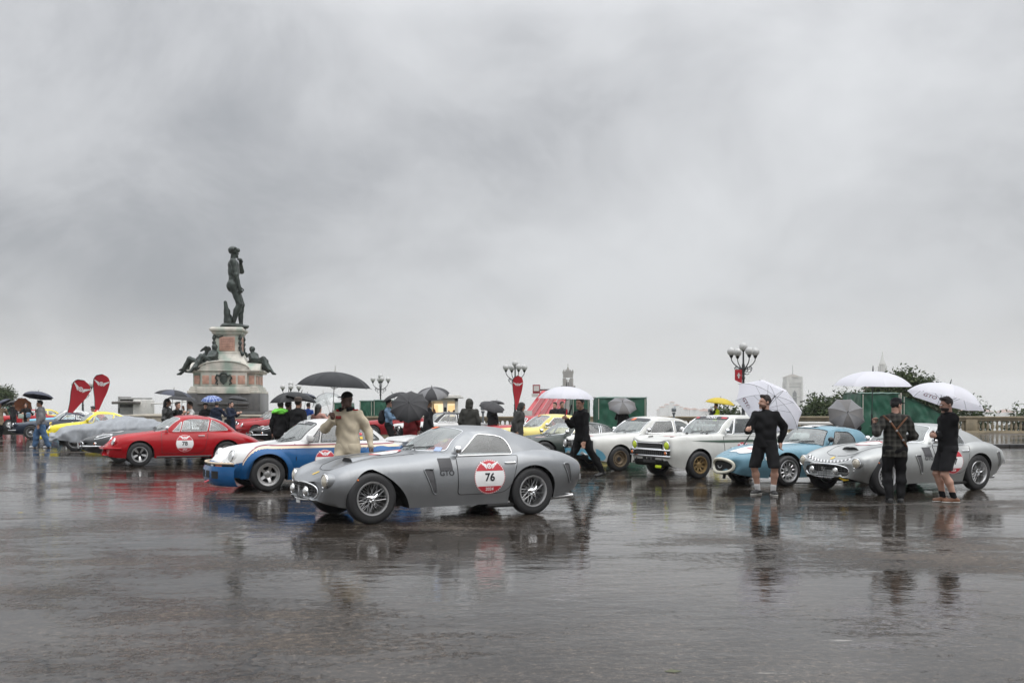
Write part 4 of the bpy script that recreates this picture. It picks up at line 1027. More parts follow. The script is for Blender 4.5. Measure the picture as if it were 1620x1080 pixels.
    if not checks:
        q = [Vector(c.wind(t, v)) + Vector((.10, 0, -.05)) for t, v in ((-.82, .10), (-.30, .10), (-.55, .62), (-.80, .66))]
        rc = c.add(MB().add([tuple(p) for p in q], [(0, 1, 2, 3)]), 'red_cloth', [REDP], smooth=False)
        q = [Vector(c.wind(t, v)) + Vector((.09, 0, -.045)) for t, v in ((-.66, .46), (-.56, .46), (-.56, .57), (-.66, .57))]; c.add(MB().add([tuple(p) for p in q], [(0, 1, 2, 3)]), 'cloth_shield', [YELP], rc, smooth=False)
        q = [Vector(c.wind(t, v)) + Vector((-.008, 0, .006)) for t, v in ((-.86, .05), (-.74, .05), (-.74, .17), (-.86, .17))]; c.add(MB().add([tuple(p) for p in q], [(0, 1, 2, 3)]), 'screen_disc', [pmat('pale blue print', (.35, .45, .7), .4)], c.screen, smooth=False)
    c.mirror(2.05, .71, .84)
    for y in (.38, .46): c.bar([(3.5, y, .18), (3.85, y, .195), (4.08, y, .205)], .032, 'exhaust', STEEL, mirror=True, n=10)
    c.bar([(2.5, .74, .15), (3.0, .74, .15)], .03, 'exhaust_sill_pipe', UNDER, mirror=True)
    for sg in (-1, 1):
        b = MB(); b.box((.36, sg * .585, .29), (.03, .13, .05), rz=-sg * .5, bev=.012); c.add(b, 'brake_duct', [UNDER])
    if plate is not None:
        pl = c.add(MB().box((.095, -.02 if checks else .12, .30), (.008, .34 if checks else .15, .075 if checks else .12)), 'number_plate', [BLACKP if checks else WHITEP])
        v_, f_ = text2d(plate or ' ', .075, .006); not plate or c.add(MB().add([(.089, -.02 - a * .95, .30 + q) for a, q in v_], f_), 'plate_lettering', [WHITEP if checks else BLACKP], pl, smooth=False)
    if checks:
        b = MB(); n = 26
        for i in range(n):
            for j in range(2):
                y0 = -.52 + 1.04 * i / n; y1 = y0 + 1.04 / n; xa = .135 + .035 * j; f_ = lambda y, x: c.sh.top(x + .055 * (y / .52) ** 2, y, .006)
                b.add([f_(y0, xa), f_(y1, xa), f_(y1, xa + .035), f_(y0, xa + .035)], [(0, 1, 2, 3)], (i + j) % 2)
        c.add(b, 'checkered_strip', [WHITEP, BLACKP], smooth=False)
        c.add(MB().add([(.125, -.44, .33), (.165, -.52, .27), (.125, -.43, .25), (.10, -.34, .30)], [(0, 1, 2, 3)]), 'yellow_sticker', [YELP], smooth=False)
    c.lamp((4.12, .56, .62), .034, aim=(1, .35, 0), lens=REDLENS, deep=.05, names=('tail_light', 'tail_light_bezel'))
    c.bar([(4.03, .74, .47), (4.03, .74, .55)], .012, 'side_reflector', CHROME, mirror=True)
    return c
SILVER = paint('silver grey paint', (.245, .255, .265), .34, .55, .5); SILVER2 = paint('pale silver paint', (.36, .37, .365), .32, .55, .5)
car76 = swb('silver grey fastback coupe with number 76 on its door, nearest car in the middle', SILVER, '76', '', checks=False).place(590, 829, 843, k=1.035)
carB = swb('pale silver coupe with a black and white checkered strip across its nose', SILVER2, '77', 'MO-18412', checks=True).place(1404, 783, 1548)
# ------------------------------------------------------------ the other cars
def flip_front(vs): return vs
def p911(sp, label, pm, num=None, colfn=None, mats=None, wheel='fuchs', trim=CHROME, doors=True, detail=True, group='classic cars parked on the square'):
    c = Car(sp, label, paintm=pm, wheel=wheel, trim=trim, colfn=colfn, mats=mats, group=group)
    return c
def front_911(c, pm, bump=True, lr=.112):
    c.lamp((.27, .60, .64), lr, aim=(-1, .10, .36), deep=.05, pod=pm, bezel=CHROME)
    for sg in (-1, 1):
        b = MB(); q = [c.sh.side(x, z, .006, sg) for x, z in ((.10, .50), (.12, .545), (.34, .545), (.38, .50))]
        b.add(q, [(0, 1, 2, 3)]); c.add(b, 'indicator', [AMBER], smooth=False)
    if bump:
        q = [Vector(c.sh.side(x, .47, .012, -1)) for x in (.46, .34, .22, .12, .05)]; ys = [(-p.y) for p in q]
        pts = [tuple(p) for p in q] + [(-.008, -.3, .47), (-.012, 0, .47), (-.008, .3, .47)] + [(p.x, -p.y, p.z) for p in q[::-1]]
        c.add(MB().tube(pts, .028, 8), 'bumper', [pm]); 

RED = paint('red car paint', (.34, .006, .011), .2); WHITE = paint('white car paint', (.60, .60, .59), .22); WHITE2 = paint('ivory white car paint', (.56, .56, .53), .25)
BLUE = paint('racing blue paint', (.012, .085, .23), .22); YELLOW = paint('yellow car paint', (.72, .60, .04), .22); NAVY = paint('navy car paint', (.012, .02, .038), .18)
DKGREEN = paint('dark grey green car paint', (.035, .045, .04), .22); DKGREY = paint('dark grey car paint', (.05, .053, .055), .22); BLK = paint('black car paint', (.012, .012, .013), .15)
SKYB = paint('light blue car paint', (.16, .42, .56), .25); TEAL = paint('mid blue car paint', (.125, .245, .31), .28); GOLDY = paint('pale yellow car paint', (.74, .62, .20), .22)
RED2 = paint('dark red car paint', (.27, .008, .013), .22)

# red coupe number 78
car78 = Car(P911, 'red rear engined coupe with number 78 on its door and white window frames', paintm=RED, wheel='fuchs', trim=pmat('pale window trim', (.62, .62, .62), .3, .3))
front_911(car78, RED); car78.door(1.44, 2.62, .32, .885, slant=.1, r=.2, handle=(2.44, .78)); car78.roundel(2.02, .58, '78', .225)
car78.bar([(.46, 0, .47), (.05, 0, .47)], .001, 'trim_line', CHROME); car78.mirror(1.60, .68, .89)
for sg in (-1, 1):
    car78.add(MB().tube([car78.sh.side(x, .235, .01, sg) for x in np.linspace(1.32, 2.7, 8)], .022, 6), 'sill_trim', [BLACK])
car78.place(221, 737.5, None, 25)

# white and blue wide coupe with flared arches
def zst(x):
    if x > 1.0: return .785
    if x > .9: return .79 - .005 * (x - .9) * 10
    return .315 + sqrt(max(.03, .475 ** 2 - (x - .9) ** 2))
def col934(x, y, z): return 1 if (z < zst(x) + .01 and abs(y) > .5 and x > .44) or (x <= .53 and z < .54) else 0
c934 = Car(P934, 'white over blue racing coupe with red and cream stripes and flared wheel arches', paintm=WHITE, mats=[WHITE, BLUE], colfn=col934, wheel='star', trim=BLACK)
c = c934; c.door_mat = WHITE
front_911(c, WHITE, False, .128)
for sg in (-1, 1):
    vs = []; n = 26
    for i in range(n):
        x = 1.45 + 1.2 * i / (n - 1); vs += [c.sh.side(x, z, .0075, sg) for z in np.linspace(.27, zst(x), 6)]
    d = c.add(MB().add(vs, [f if sg < 0 else f[::-1] for f in grid_faces(n, 6)]), 'door', [BLUE], angle=180)
    lp = [c.sh.side(x, z, .006, sg) for x, z in ((1.44, .865), (1.44, .6), (1.45, .27), (2.52, .27), (2.66, .6), (2.67, .865))]; c.add(MB().tube(lp, .0065, 4), 'shut_line', [BLACK], d)
    if sg < 0: c.ldoor = d
    else: c.rdoor = d
c.roundel(2.0, .54, '7', .205, off=.016)
for mt, a, b_ in ((CREAMP, .0, .042), (pmat('dark red print', (.20, .012, .03), .4, var=.05), .050, .070)):
    c.strip(lambda x, a=a, b_=b_: (zst(x) + a, zst(x) + b_), .445, 4.1, 'side_stripe', mt, 60, .0085)
# arch lips
for k, xa in enumerate(P934['axles']):
    for sg in (-1, 1):
        rr = P934['arch'][k]; b = MB(); rows = 5; n = 29; vs = []
        for i in range(n):
            t = pi * (-.06 + 1.12 * i / (n - 1))
            for j in range(rows):
                q = rr + .11 * j / (rows - 1); x = xa + q * cos(t); z = .315 + q * sin(t)
                z = max(z, .24); yo = .045 * cos(j / (rows - 1) * pi / 2) ** 1.5
                vs.append(c.sh.side(x, z, yo + .003, sg))
        b.add(vs, grid_faces(n, rows)); c.add(b, 'arch_flare', [BLUE], angle=180)
# front spoiler and bumper
b = MB(); prof = [(-.03, .47), (-.06, .40), (-.06, .25), (-.02, .14), (.02, .11)]
ys = np.linspace(-1, 1, 21); vs = []
for y in ys:
    for (x, z) in prof: yy = .86 * y; vs.append((x + .34 * abs(y) ** 3.2, yy, z))
b.add(vs, [f[::-1] for f in grid_faces(21, 5)]); sp = c.add(b, 'front_spoiler', [BLUE], angle=60)
for y0, y1 in ((-.60, -.40), (-.30, -.05), (.05, .30), (.40, .60)):
    b = MB(); q = []
    for y in np.linspace(y0, y1, 5):
        for z in (.25, .385): q.append((-.064 + .34 * abs(y / .86) ** 3.2, y, z))
    b.add(q, grid_faces(5, 2)); c.add(b, 'air_intake', [UNDER], sp, smooth=False)
vs = [(.0 + .30 * abs(y) ** 3, .80 * y, z) for y in ys for z in (.44, .50)]
bb = c.add(MB().add(vs, grid_faces(21, 2)), 'bumper', [BLACK], angle=60)
c.add(MB().tube([(-.02 + .30 * abs(y) ** 3, .81 * y, .525) for y in ys], .02, 8), 'bumper_strip', [CREAMP], bb)
for sg in (-1, 1):
    q = [(-.016 + .30 * abs(y) ** 3, .80 * y * sg, z) for y in (.55, .65, .75) for z in (.455, .495)]
    c.add(MB().add(q, grid_faces(3, 2)), 'indicator', [AMBER], bb, smooth=False)
    q = [(-.016 + .30 * abs(y) ** 3, .80 * y * sg, z) for y in (.28, .36, .45) for z in (.45, .50)]
    c.add(MB().add(q, grid_faces(3, 2)), 'spot_lamp', [LENS], bb, smooth=False)
c.bar([(-.05, -.26, .20), (-.13, -.26, .17)], .018, 'tow_hook', REDP)
# bonnet print, screen banner, tail spoiler, mirrors
c.hood_decal([(-.30, -.1), (.02, -.06), (.02, -.12), (.36, .04), (.05, .03), (.05, .09)], [(0, 1, 2, 3, 4, 5)], .98, -.16, BLUEP, 'bonnet_print')
c.hood_decal([(-.16, 0), (.16, 0), (.13, .06), (-.13, .06)], [(0, 1, 2, 3)], .42, .0, pmat('pale blue print', (.35, .45, .7), .4), 'bonnet_print')
b = MB(); vs = []
for t in np.linspace(-.78, .78, 15):
    for v in (.80, .91): p = Vector(c.wind(t, v)); vs.append((p.x - .008, p.y, p.z + .006))
bn = c.add(MB().add(vs, grid_faces(15, 2)), 'screen_banner', [pmat('dark print', (.03, .03, .035), .3)], c.screen, angle=180)
v_, f_ = text2d('CREVENTIC', .10, .01)
def onw(a, q): p = Vector(c.wind(-a / .56, .855 + q / .55)); return (p.x - .012, p.y, p.z + .009)
v_ = [(a, q * .8) for a, q in v_]; c.add(MB().add([onw(a, q) for a, q in v_], f_), 'banner_lettering', [WHITEP], c.screen, smooth=False)
vs = [Vector(c.wind(t, v)) + Vector((-.008, 0, .006)) for t, v in ((.55, .62), (.8, .62), (.78, .75), (.5, .74))]
c.add(MB().add(vs, [(0, 1, 2, 3)]), 'screen_sticker', [ORANGEP], c.screen, smooth=False)
c.mirror(1.70, .66, .88, WHITE, 'box')
q = [(3.70, .86), (4.0, .85), (4.28, .90), (4.34, .945), (4.30, .96), (4.05, .94), (3.8, .92)]
b = MB()
b.prism(q, -.62, .62, plane='xz'); b.prism([(3.65, .80), (4.2, .66), (4.24, .90), (3.75, .88)], -.48, .48, plane='xz'); c.add(b, 'tail_spoiler', [WHITE], fixn=True)
gp = c.panes[-1]
for k, (tx, mt) in enumerate((('Ehrberger', REDP), ('Knoster', YELP))):
    v_, f_ = text2d(tx, .062, .003); z0 = 1.03 - .075 * k
    c.add(MB().add([Vector(c.sidemap(2.97 + a, z0 + q_)) + Vector((0, -.006, 0)) for a, q_ in v_], f_), 'driver_name', [WHITEP], gp, smooth=False)
    c.add(MB().add([Vector(c.sidemap(2.73 + a, z0 + q_)) + Vector((0, -.006, 0)) for a, q_ in ((0, -.02), (.06, -.02), (.06, .025), (0, .025))], [(0, 1, 2, 3)]), 'driver_flag', [mt], gp, smooth=False)
for p in c.panes[-2:]: pass
c.place(425, 777.5, None, 28)

# white coupe with light blue nose
def colgta(x, y, z): return 1 if x < .40 - .5 * max(0, z - .33) and z < .545 + .06 * min(1, abs(y) / .7) and z > .1 else 0
cgta = Car(ALFA, 'white coupe with a light blue nose panel and bronze wheels', paintm=WHITE2, wheel='bronze', trim=CHROME)
c = cgta; c.door(1.42, 2.50, .30, .87, r=.06, handle=(2.36, .77)); c.roundel(2.02, .60, '8', .22)
def alfa_face(c, pm, steps=True):
    for sg in (-1, 1):
        b = MB(); b.box((.035 + .05, sg * .56, .645), (.06, .22, .20), bev=.05, rz=sg * -.16); c.add(b, 'lamp_panel', [UNDER])
    c.lamp((.045, .555, .645), .088, aim=(-1, .10, 0), deep=.06)
    b = MB(); b.box((.02, 0, .655), (.03, .86, .12), bev=.02)
    gr = c.add(b, 'grille', [UNDER])
    for z in (.62, .65, .68): c.add(MB().tube([(.0, -.42, z), (-.005, 0, z), (.0, .42, z)], .006, 5), 'grille_bar', [STEEL], gr)
    # heart shaped shield
    c.add(MB().prism([(-.0, .46), (.10, .62), (.13, .72), (.05, .75), (-.05, .75), (-.13, .72), (-.10, .62)], -.03, .01, plane='yz'), 'grille_shield', [CHROME], gr)
    c.lamp((.20, .70, .615), .022, aim=(-.3, 1, 0), lens=AMBER, deep=.03, names=('repeater_lamp', 'repeater_bezel'))
alfa_face(c, WHITE2)
vs = [(-.010 + .10 * (y * .60 / .64) ** 2, .60 * y, z) for y in np.linspace(-1, 1, 15) for z in (.385, .43, .48, .535)]; c.add(MB().add(vs, grid_faces(15, 4)), 'nose_panel', [SKYB], angle=70)
for sg in (-1, 1):
    V, shell, _, _ = panel_patch(rounded([(.06, .30), (.06, .55), (.20, .54), (.34, .46), (.44, .34), (.40, .262), (.2, .275)], .04), [], .06, lambda x, z: c.sh.side(x, z, .004, sg)); v_, f_ = sub_mesh(V, shell)
    c.add(MB().add(v_, f_), 'nose_panel', [SKYB], angle=180)
for sg in (-1, 1):
    v_ = [(0, -.05), (.035, 0), (0, .05), (-.035, 0)]; o, _ = c.on_side(v_, None, 1.24, .66, .006, sg); c.add(MB().add(o, [(0, 1, 2, 3)]), 'diamond_badge', [BLACKP], smooth=False)
    c.add(MB().tube([c.sh.side(x, .235, .006, sg) for x in np.linspace(1.2, 2.75, 8)], .018, 6), 'sill_trim', [BLACK])
vs = [Vector(c.wind(t, v)) + Vector((-.008, 0, .006)) for t in np.linspace(-.88, .88, 13) for v in (.74, .92)]
sb = c.add(MB().add(vs, grid_faces(13, 2)), 'sun_strip', [BLACKP], c.screen, angle=180)
vs = [Vector(c.wind(t, v)) + Vector((-.012, 0, .009)) for t, v in ((-.1, .76), (.16, .76), (.12, .92), (-.12, .9))]; c.add(MB().add(vs, [(0, 1, 2, 3)]), 'screen_sticker', [ORANGEP], c.screen, smooth=False)
c.hood_decal([(-.22, -.03), (.22, -.03), (.22, .03), (-.22, .03)], [(0, 1, 2, 3)], .5, .2, REDP, 'bonnet_print')
c.mirror(1.66, .70, .88)
for z in (.95, 1.05): pass
b = MB(); yb = -.5
for pts in ([(1.75, -.55, .7), (2.0, -.5, 1.18), (2.55, -.5, 1.2), (2.95, -.48, .8)], [(2.55, -.5, 1.2), (2.55, -.5, .6)], [(2.55, -.5, 1.18), (2.55, .5, .7)], [(2.55, .5, 1.18), (2.55, -.5, .7)], [(1.75, -.55, .9), (2.55, -.5, .8)]):
    b.tube(pts, .02, 6)
c.add(b, 'roll_cage', [pmat('roll cage white', (.6, .6, .6), .4)])
c.place(981, 745, None, 27)

# white three box saloon with yellow taped headlamps and green flash
ccor = Car(CORT, 'white boxy saloon with yellow taped headlamps and a dark green side flash', paintm=WHITE2, wheel='minilite', trim=CHROME)
c = ccor; c.door(1.46, 2.50, .30, .90, r=.05, handle=(2.38, .82)); c.roundel(1.98, .58, '9', .2)
c.lamp((.035, .575, .715), .098, aim=(-1, .04, 0), lens=LENSY, deep=.05, pod=WHITE2)
gr = c.add(MB().box((.02, 0, .70), (.04, .86, .13), bev=.015), 'grille', [UNDER])
for z in (.655, .685, .715, .745): c.add(MB().tube([(-.005, -.42, z), (-.005, .42, z)], .006, 4), 'grille_bar', [pmat('dull alloy bars', (.12, .12, .12), .4, .8)], gr)
for z in (.64, .765): c.add(MB().tube([(-.008, -.46, z), (-.012, 0, z), (-.008, .46, z)], .011, 6), 'grille_trim', [CHROME], gr)
fr = c.add(MB().box((.012, 0, .555), (.05, 1.40, .135), bev=.03), 'lower_grille', [UNDER])
for z in (.49, .62): c.add(MB().tube([(.03, -.71, z), (-.016, -.66, z), (-.02, 0, z), (-.016, .66, z), (.03, .71, z)], .014, 6), 'grille_trim', [CHROME], fr)
for i in range(18): c.add(MB().tube([(-.014, -.60 + 1.2 * i / 17, .50), (-.014, -.60 + 1.2 * i / 17, .61)], .005, 4), 'grille_bar', [pmat('dull alloy bars', (.12, .12, .12), .4, .8)], fr)
c.lamp((-.01, .60, .555), .045, aim=(-1, 0, 0), lens=AMBER, deep=.03, names=('indicator', 'indicator_bezel'))
for y in (-.16, 0, .16): c.box((.0, y, .435), (.05, .11, .045), 'air_slot', UNDER)
c.box((.02, 0, .365), (.04, .44, .07), 'oil_cooler_mesh', pmat('cooler mesh', (.05, .05, .05), .5, .5))
c.box((.02, -.30, .26), (.03, .20, .06), 'tow_strap', pmat('fluorescent yellow', (.6, .75, .03), .5)); c.box((.0, -.46, .40), (.02, .03, .07), 'bonnet_catch', BLACK, mirror=True)
for sg in (-1, 1):
    b = MB(); n = 30; vs = []
    for i in range(n):
        x = .55 + 3.55 * i / (n - 1); h = .055 * min(1, (x - .55) / .9); zt = .825; vs += [c.sh.side(x, zt - h, .011, sg), c.sh.side(x, zt - h / 2, .011, sg), c.sh.side(x, zt, .011, sg)]
    c.add(MB().add(vs, [f if sg < 0 else f[::-1] for f in grid_faces(n, 3)]), 'side_flash', [GREENSTR], angle=180)
    b = MB(); b.tube([c.sh.top(x, sg * y, .012) for x, y in ((.28, .40), (.38, .36))], .014, 6); c.add(b, 'bonnet_clip', [BLACK])
vs = [Vector(c.wind(t, v)) + Vector((-.008, 0, .006)) for t in np.linspace(-.9, .9, 13) for v in (.77, .92)]
sb = c.add(MB().add(vs, grid_faces(13, 2)), 'sun_strip', [BLACKP], c.screen, angle=180)
v_, f_ = text2d('WORKS', .10, .012)
c.add(MB().add([tuple(Vector(c.wind(-a / .6 - .12, .845 + q / .5)) + Vector((-.012, 0, .009))) for a, q in v_], f_), 'strip_lettering', [WHITEP], c.screen, smooth=False)
for t0, t1 in ((.6, .86), (-.86, -.62)):
    vs = [Vector(c.wind(t, v)) + Vector((-.012, 0, .009)) for t, v in ((t0, .80), (t1, .80), (t1, .89), (t0, .89))]; c.add(MB().add(vs, [(0, 1, 2, 3)]), 'screen_sticker', [REDP], c.screen, smooth=False)
c.hood_decal([(-.2, -.02), (.2, -.02), (.2, .03), (-.2, .03)], [(0, 1, 2, 3)], .55, .0, REDP, 'bonnet_print')
c.mirror(1.56, .71, .93); c.lamp((1.33, .35, .94), .03, aim=(0, .0, 1), lens=BLACK, bezel=BLACK, deep=.02, names=('bonnet_vent', 'vent_rim'))
c.place(1108, 757, None, 29)

# low blue coupe with a white ringed oval mouth
cblu = Car(ROAD, 'low light blue coupe with a cream ringed oval mouth and a white roof stripe', paintm=TEAL, wheel='steel', trim=BLACK)
c = cblu; c.door(2.20, 2.98, .26, .765, r=.12, handle=(2.86, .70))
gm, P = mouth(c, -.03, .40, .30, .135, .10, .032, pmat('cream mouth ring', (.62, .60, .50), .4), bars=(1, 1), grid=False, e=2.2)
c.add(MB().tube([P(.06 * cos(a), .41 + .05 * sin(a), -.02) for a in np.linspace(pi, 2 * pi, 10)], .008, 5), 'intake_badge', [STEEL], gm)
for sg in (1,):
    b = MB(); n = 30; vs = []
    for i in range(n):
        x = .34 + 1.52 * i / (n - 1)
        for y in (-.19, -.095, 0, .095, .19): vs.append(c.sh.top(x, y, .006))
    c.add(MB().add(vs, grid_faces(n, 5)), 'bonnet_stripe', [WHITEP], angle=180)
    vs = []
    for j in range(13):
        for t in (-.38, -.19, 0, .19, .38): p = Vector(c.roof(t, j / 12)); vs.append((p.x, p.y, p.z + .008))
    for j in range(1, 4):
        for t in (-.38, -.19, 0, .19, .38): p = Vector(c.rear(t, .08 * j / 3)); vs.append((p.x, p.y, p.z + .008))
    c.add(MB().add(vs, grid_faces(16, 5)), 'roof_stripe', [WHITEP], c.cabin, angle=180)
q = [(.17, -.10), (.20, -.40), (.42, -.50), (.62, -.30), (.34, -.12)]
n = 24; c.hood_decal([(.20 * cos(2 * pi * k / n), .20 * sin(2 * pi * k / n)) for k in range(n)], [tuple(range(n))], .47, -.22, WHITEP, 'bonnet_roundel', .012)
c.hood_decal([(-.1, -.02), (.1, -.02), (.1, .05), (-.1, .05)], [(0, 1, 2, 3)], .60, -.12, REDP, 'bonnet_print', .015)
v_, f_ = text2d('1962 MK', .10, .008)
for sg in (-1, 1):
    o, _ = c.on_side(v_, f_, .50, .555, .008, sg); c.add(MB().add(o, f_), 'nose_lettering', [WHITEP], smooth=False)
c.bar([(.22, .18, .23), (.20, .18, .12)], .03, 'tow_hook', BLACK)
c.box((2.30, -.16, 1.135), (.12, .12, .05), 'roof_scoop', BLACK, bev=.02)
c.mirror(2.18, .66, .80, BLACK)
c.lamp((.70, .58, .66), .07, aim=(-1, .25, .5), deep=.06, pod=TEAL)
for sg in (-1, 1): c.add(MB().tube([c.sh.side(x, .60, .004, sg) for x in np.linspace(1.45, 1.9, 5)], .006, 4), 'wing_seam', [BLACK])
c.place(1248, 769.5, None, 27)

# yellow coupe behind the middle
cyel = Car(ALFA, 'pale yellow coupe behind the number 76 car', paintm=GOLDY, wheel='bronze', trim=CHROME)
c = cyel; alfa_face(c, GOLDY); c.door(1.42, 2.50, .30, .87, r=.06, handle=(2.36, .77)); c.mirror(1.66, .70, .88)
vs = [Vector(c.wind(t, v)) + Vector((-.012, 0, .009)) for t, v in ((-.1, .80), (.16, .80), (.12, .93), (-.12, .92))]; c.add(MB().add(vs, [(0, 1, 2, 3)]), 'screen_sticker', [ORANGEP], c.screen, smooth=False)
c.place(826, 723, None, 24)
# dark grey green coupe beside it
cdk = Car(lowered(P911, .87), 'dark grey green coupe with pale lettering on its flank', paintm=DKGREEN, wheel='steel', trim=CHROME)
c = cdk; c.lamp((.27, .60, .555), .10, aim=(-1, .10, .36), deep=.05, pod=DKGREEN); c.door(1.44, 2.62, .30, .765, slant=.1, r=.2, handle=(2.44, .69))
for tx, z, sz in (('Elford', .66, .10), ('D. Stone', .57, .08), ('1965', .40, .09)):
    v_, f_ = text2d(tx, sz, .004); c.decal(v_, f_, 1.75, z, CREAMP, 'flank_lettering', par=True)
c.mirror(1.60, .68, .78)
c.hood_decal([(-.3, -.04), (.3, -.04), (.3, .04), (-.3, .04)], [(0, 1, 2, 3)], 1.05, -.2, pmat('pale red print', (.6, .4, .4), .4), 'bonnet_print')
c.place(862, 736, None, 25)

# --- left hand side, further back
cety = Car(ETYP, 'dark grey long nosed coupe with a chrome bumper, beside the red number 78 coupe', paintm=DKGREY, wheel='wire', trim=CHROME)
def etype_face(c):
    mouth(c, .0, .50, .27, .075, .06, .012, CHROME, grid=False)
    for sg in (-1, 1):
        c.add(MB().tube([(-.03, sg * .12, .435), (.0, sg * .28, .44), (.10, sg * .46, .445), (.34, sg * .63, .45), (.52, sg * .69, .45)], [.03, .03, .03, .026, .015], 8), 'bumper', [CHROME])
        c.add(MB().tube([(-.05, sg * .28, .39), (-.06, sg * .28, .53)], .035, 8), 'overrider', [CHROME])
        lp = [Vector(c.sh.top(x, sg * y, .006)) for x, y in ((.33, .50), (.40, .43), (.60, .46), (.80, .55), (.78, .60), (.50, .585))]
        g = c.add(MB().add([tuple(p) for p in lp], [tuple(range(6))]), 'headlight', [LENS], smooth=False); c.add(MB().tube(lp, .012, 5, closed=True), 'bezel', [CHROME], g)
        c.lamp((.34, .55, .52), .04, aim=(-1, .3, 0), lens=AMBER, deep=.04, names=('indicator', 'indicator_bezel')) if sg > 0 else None
    n = 24; c.hood_decal([(.24 * cos(2 * pi * k / n), .18 * sin(2 * pi * k / n)) for k in range(n)], [tuple(range(n))], .95, .0, WHITEP, 'bonnet_roundel')
etype_face(cety); cety.door(2.14, 2.92, .34, .82, r=.15, handle=(2.8, .76)); cety.place(190, 731, None, 25)
c911y = Car(P911, 'bright yellow rear engined coupe with a tail wing, behind the covered car', paintm=YELLOW, wheel='fuchs', trim=pmat('pale window trim', (.62, .62, .62), .3, .3))
c = c911y; front_911(c, YELLOW); c.door(1.44, 2.62, .32, .885, slant=.1, r=.2, handle=(2.44, .78)); c.mirror(1.70, .66, .88, YELLOW, 'box')
c.box((.03, 0, .28), (.22, 1.30, .12), 'front_spoiler', YELLOW, bev=.04); c.add(MB().prism([(3.75, .93), (4.2, .96), (4.25, 1.0), (3.8, .97)], -.6, .6, plane='xz').prism([(3.7, .75), (4.05, .68), (4.1, .95), (3.85, .94)], -.4, .4, plane='xz'), 'tail_spoiler', [YELLOW], fixn=True)
c.place(104, 703, None, 22)
cnavy = Car(ETYP, 'navy coupe with a yellow shield on its wing, beside the walking man in jeans', paintm=NAVY, wheel='wire', trim=CHROME)
c = cnavy; c.lamp((.20, .50, .66), .085, aim=(-1, .1, .1), deep=.03, pod=NAVY); mouth(c, .0, .50, .27, .085, .06, .012, CHROME, grid=False)
c.door(2.14, 2.92, .34, .82, r=.15, handle=(2.8, .76))
for sg in (-1, 1): c.add(MB().tube([(-.03, sg * .10, .40), (.0, sg * .28, .40), (.10, sg * .46, .405), (.34, sg * .63, .41)], .028, 8), 'bumper', [CHROME])
c.decal([(-.05, .08), (.05, .08), (.055, 0), (.03, -.06), (0, -.09), (-.03, -.06), (-.055, 0)], [tuple(range(7))], 1.82, .70, YELP, 'wing_shield', .008)
c.decal([(a * .075, q * .1) for a, q in HORSE], [tuple(range(len(HORSE)))], 1.82, .70, BLACKP, 'shield_horse', .011)
c.place(49, 694, None, 21)
cwb = Car(ALFA, 'white roofed coupe with a light blue bonnet behind the navy coupe', paintm=SKYB, mats=[SKYB], wheel='hub', trim=CHROME)
c = cwb; c.cabin.data.materials[0] = WHITE; alfa_face(c, SKYB); c.place(66, 686, None, 18)
cr1 = Car(ALFA, 'small red coupe seen nose on at the far left edge', paintm=RED, wheel='hub'); alfa_face(cr1, RED); cr1.place(14, 678, None, 40)
cy1 = Car(ALFA, 'yellow coupe half hidden behind the woman in black at the far left', paintm=YELLOW, wheel='hub'); alfa_face(cy1, YELLOW); cy1.place(34, 676.5, None, 30)
# red pair and black long nose in the gap right of the statue
cr2 = Car(P911, 'red coupe with round headlamps parked below the monument, nearer of two', paintm=RED2, wheel='fuchs', trim=CHROME); front_911(cr2, RED2); cr2.door(1.44, 2.62, .32, .885, r=.2); cr2.place(405, 694, None, 24)
cr3 = Car(ALFA, 'red coupe parked below the monument, further of two', paintm=RED2, wheel='hub', trim=CHROME); alfa_face(cr3, RED2); cr3.place(398, 688, None, 24)
cbk = Car(ETYP, 'black long nosed sports car with a chrome bumper, in front of the red coupes', paintm=BLK, wheel='wire'); etype_face(cbk); cbk.place(443, 706, None, 27)
cr4 = Car(P911, 'red coupe behind the man with the backpack', paintm=RED2, wheel='fuchs'); front_911(cr4, RED2); cr4.place(590, 694, None, 12)
csoft = Car(ALFA, 'black and white two tone coupe behind the silver number 76 car', paintm=BLK, mats=[BLK, WHITE], colfn=lambda x, y, z: 1 if z > .70 else 0, wheel='hub'); alfa_face(csoft, BLK); csoft.door(1.42, 2.50, .30, .69, r=.05); csoft.place(662, 703, None, 20)
cred5 = Car(ROAD, 'low red sports car in front of the red ramp', paintm=RED, wheel='hub'); cred5.lamp((.70, .58, .66), .07, aim=(-1, .25, .5), deep=.06, pod=RED); mouth(cred5, -.02, .40, .30, .10, .10, .015, CHROME, grid=False); cred5.place(790, 706, None, 20)

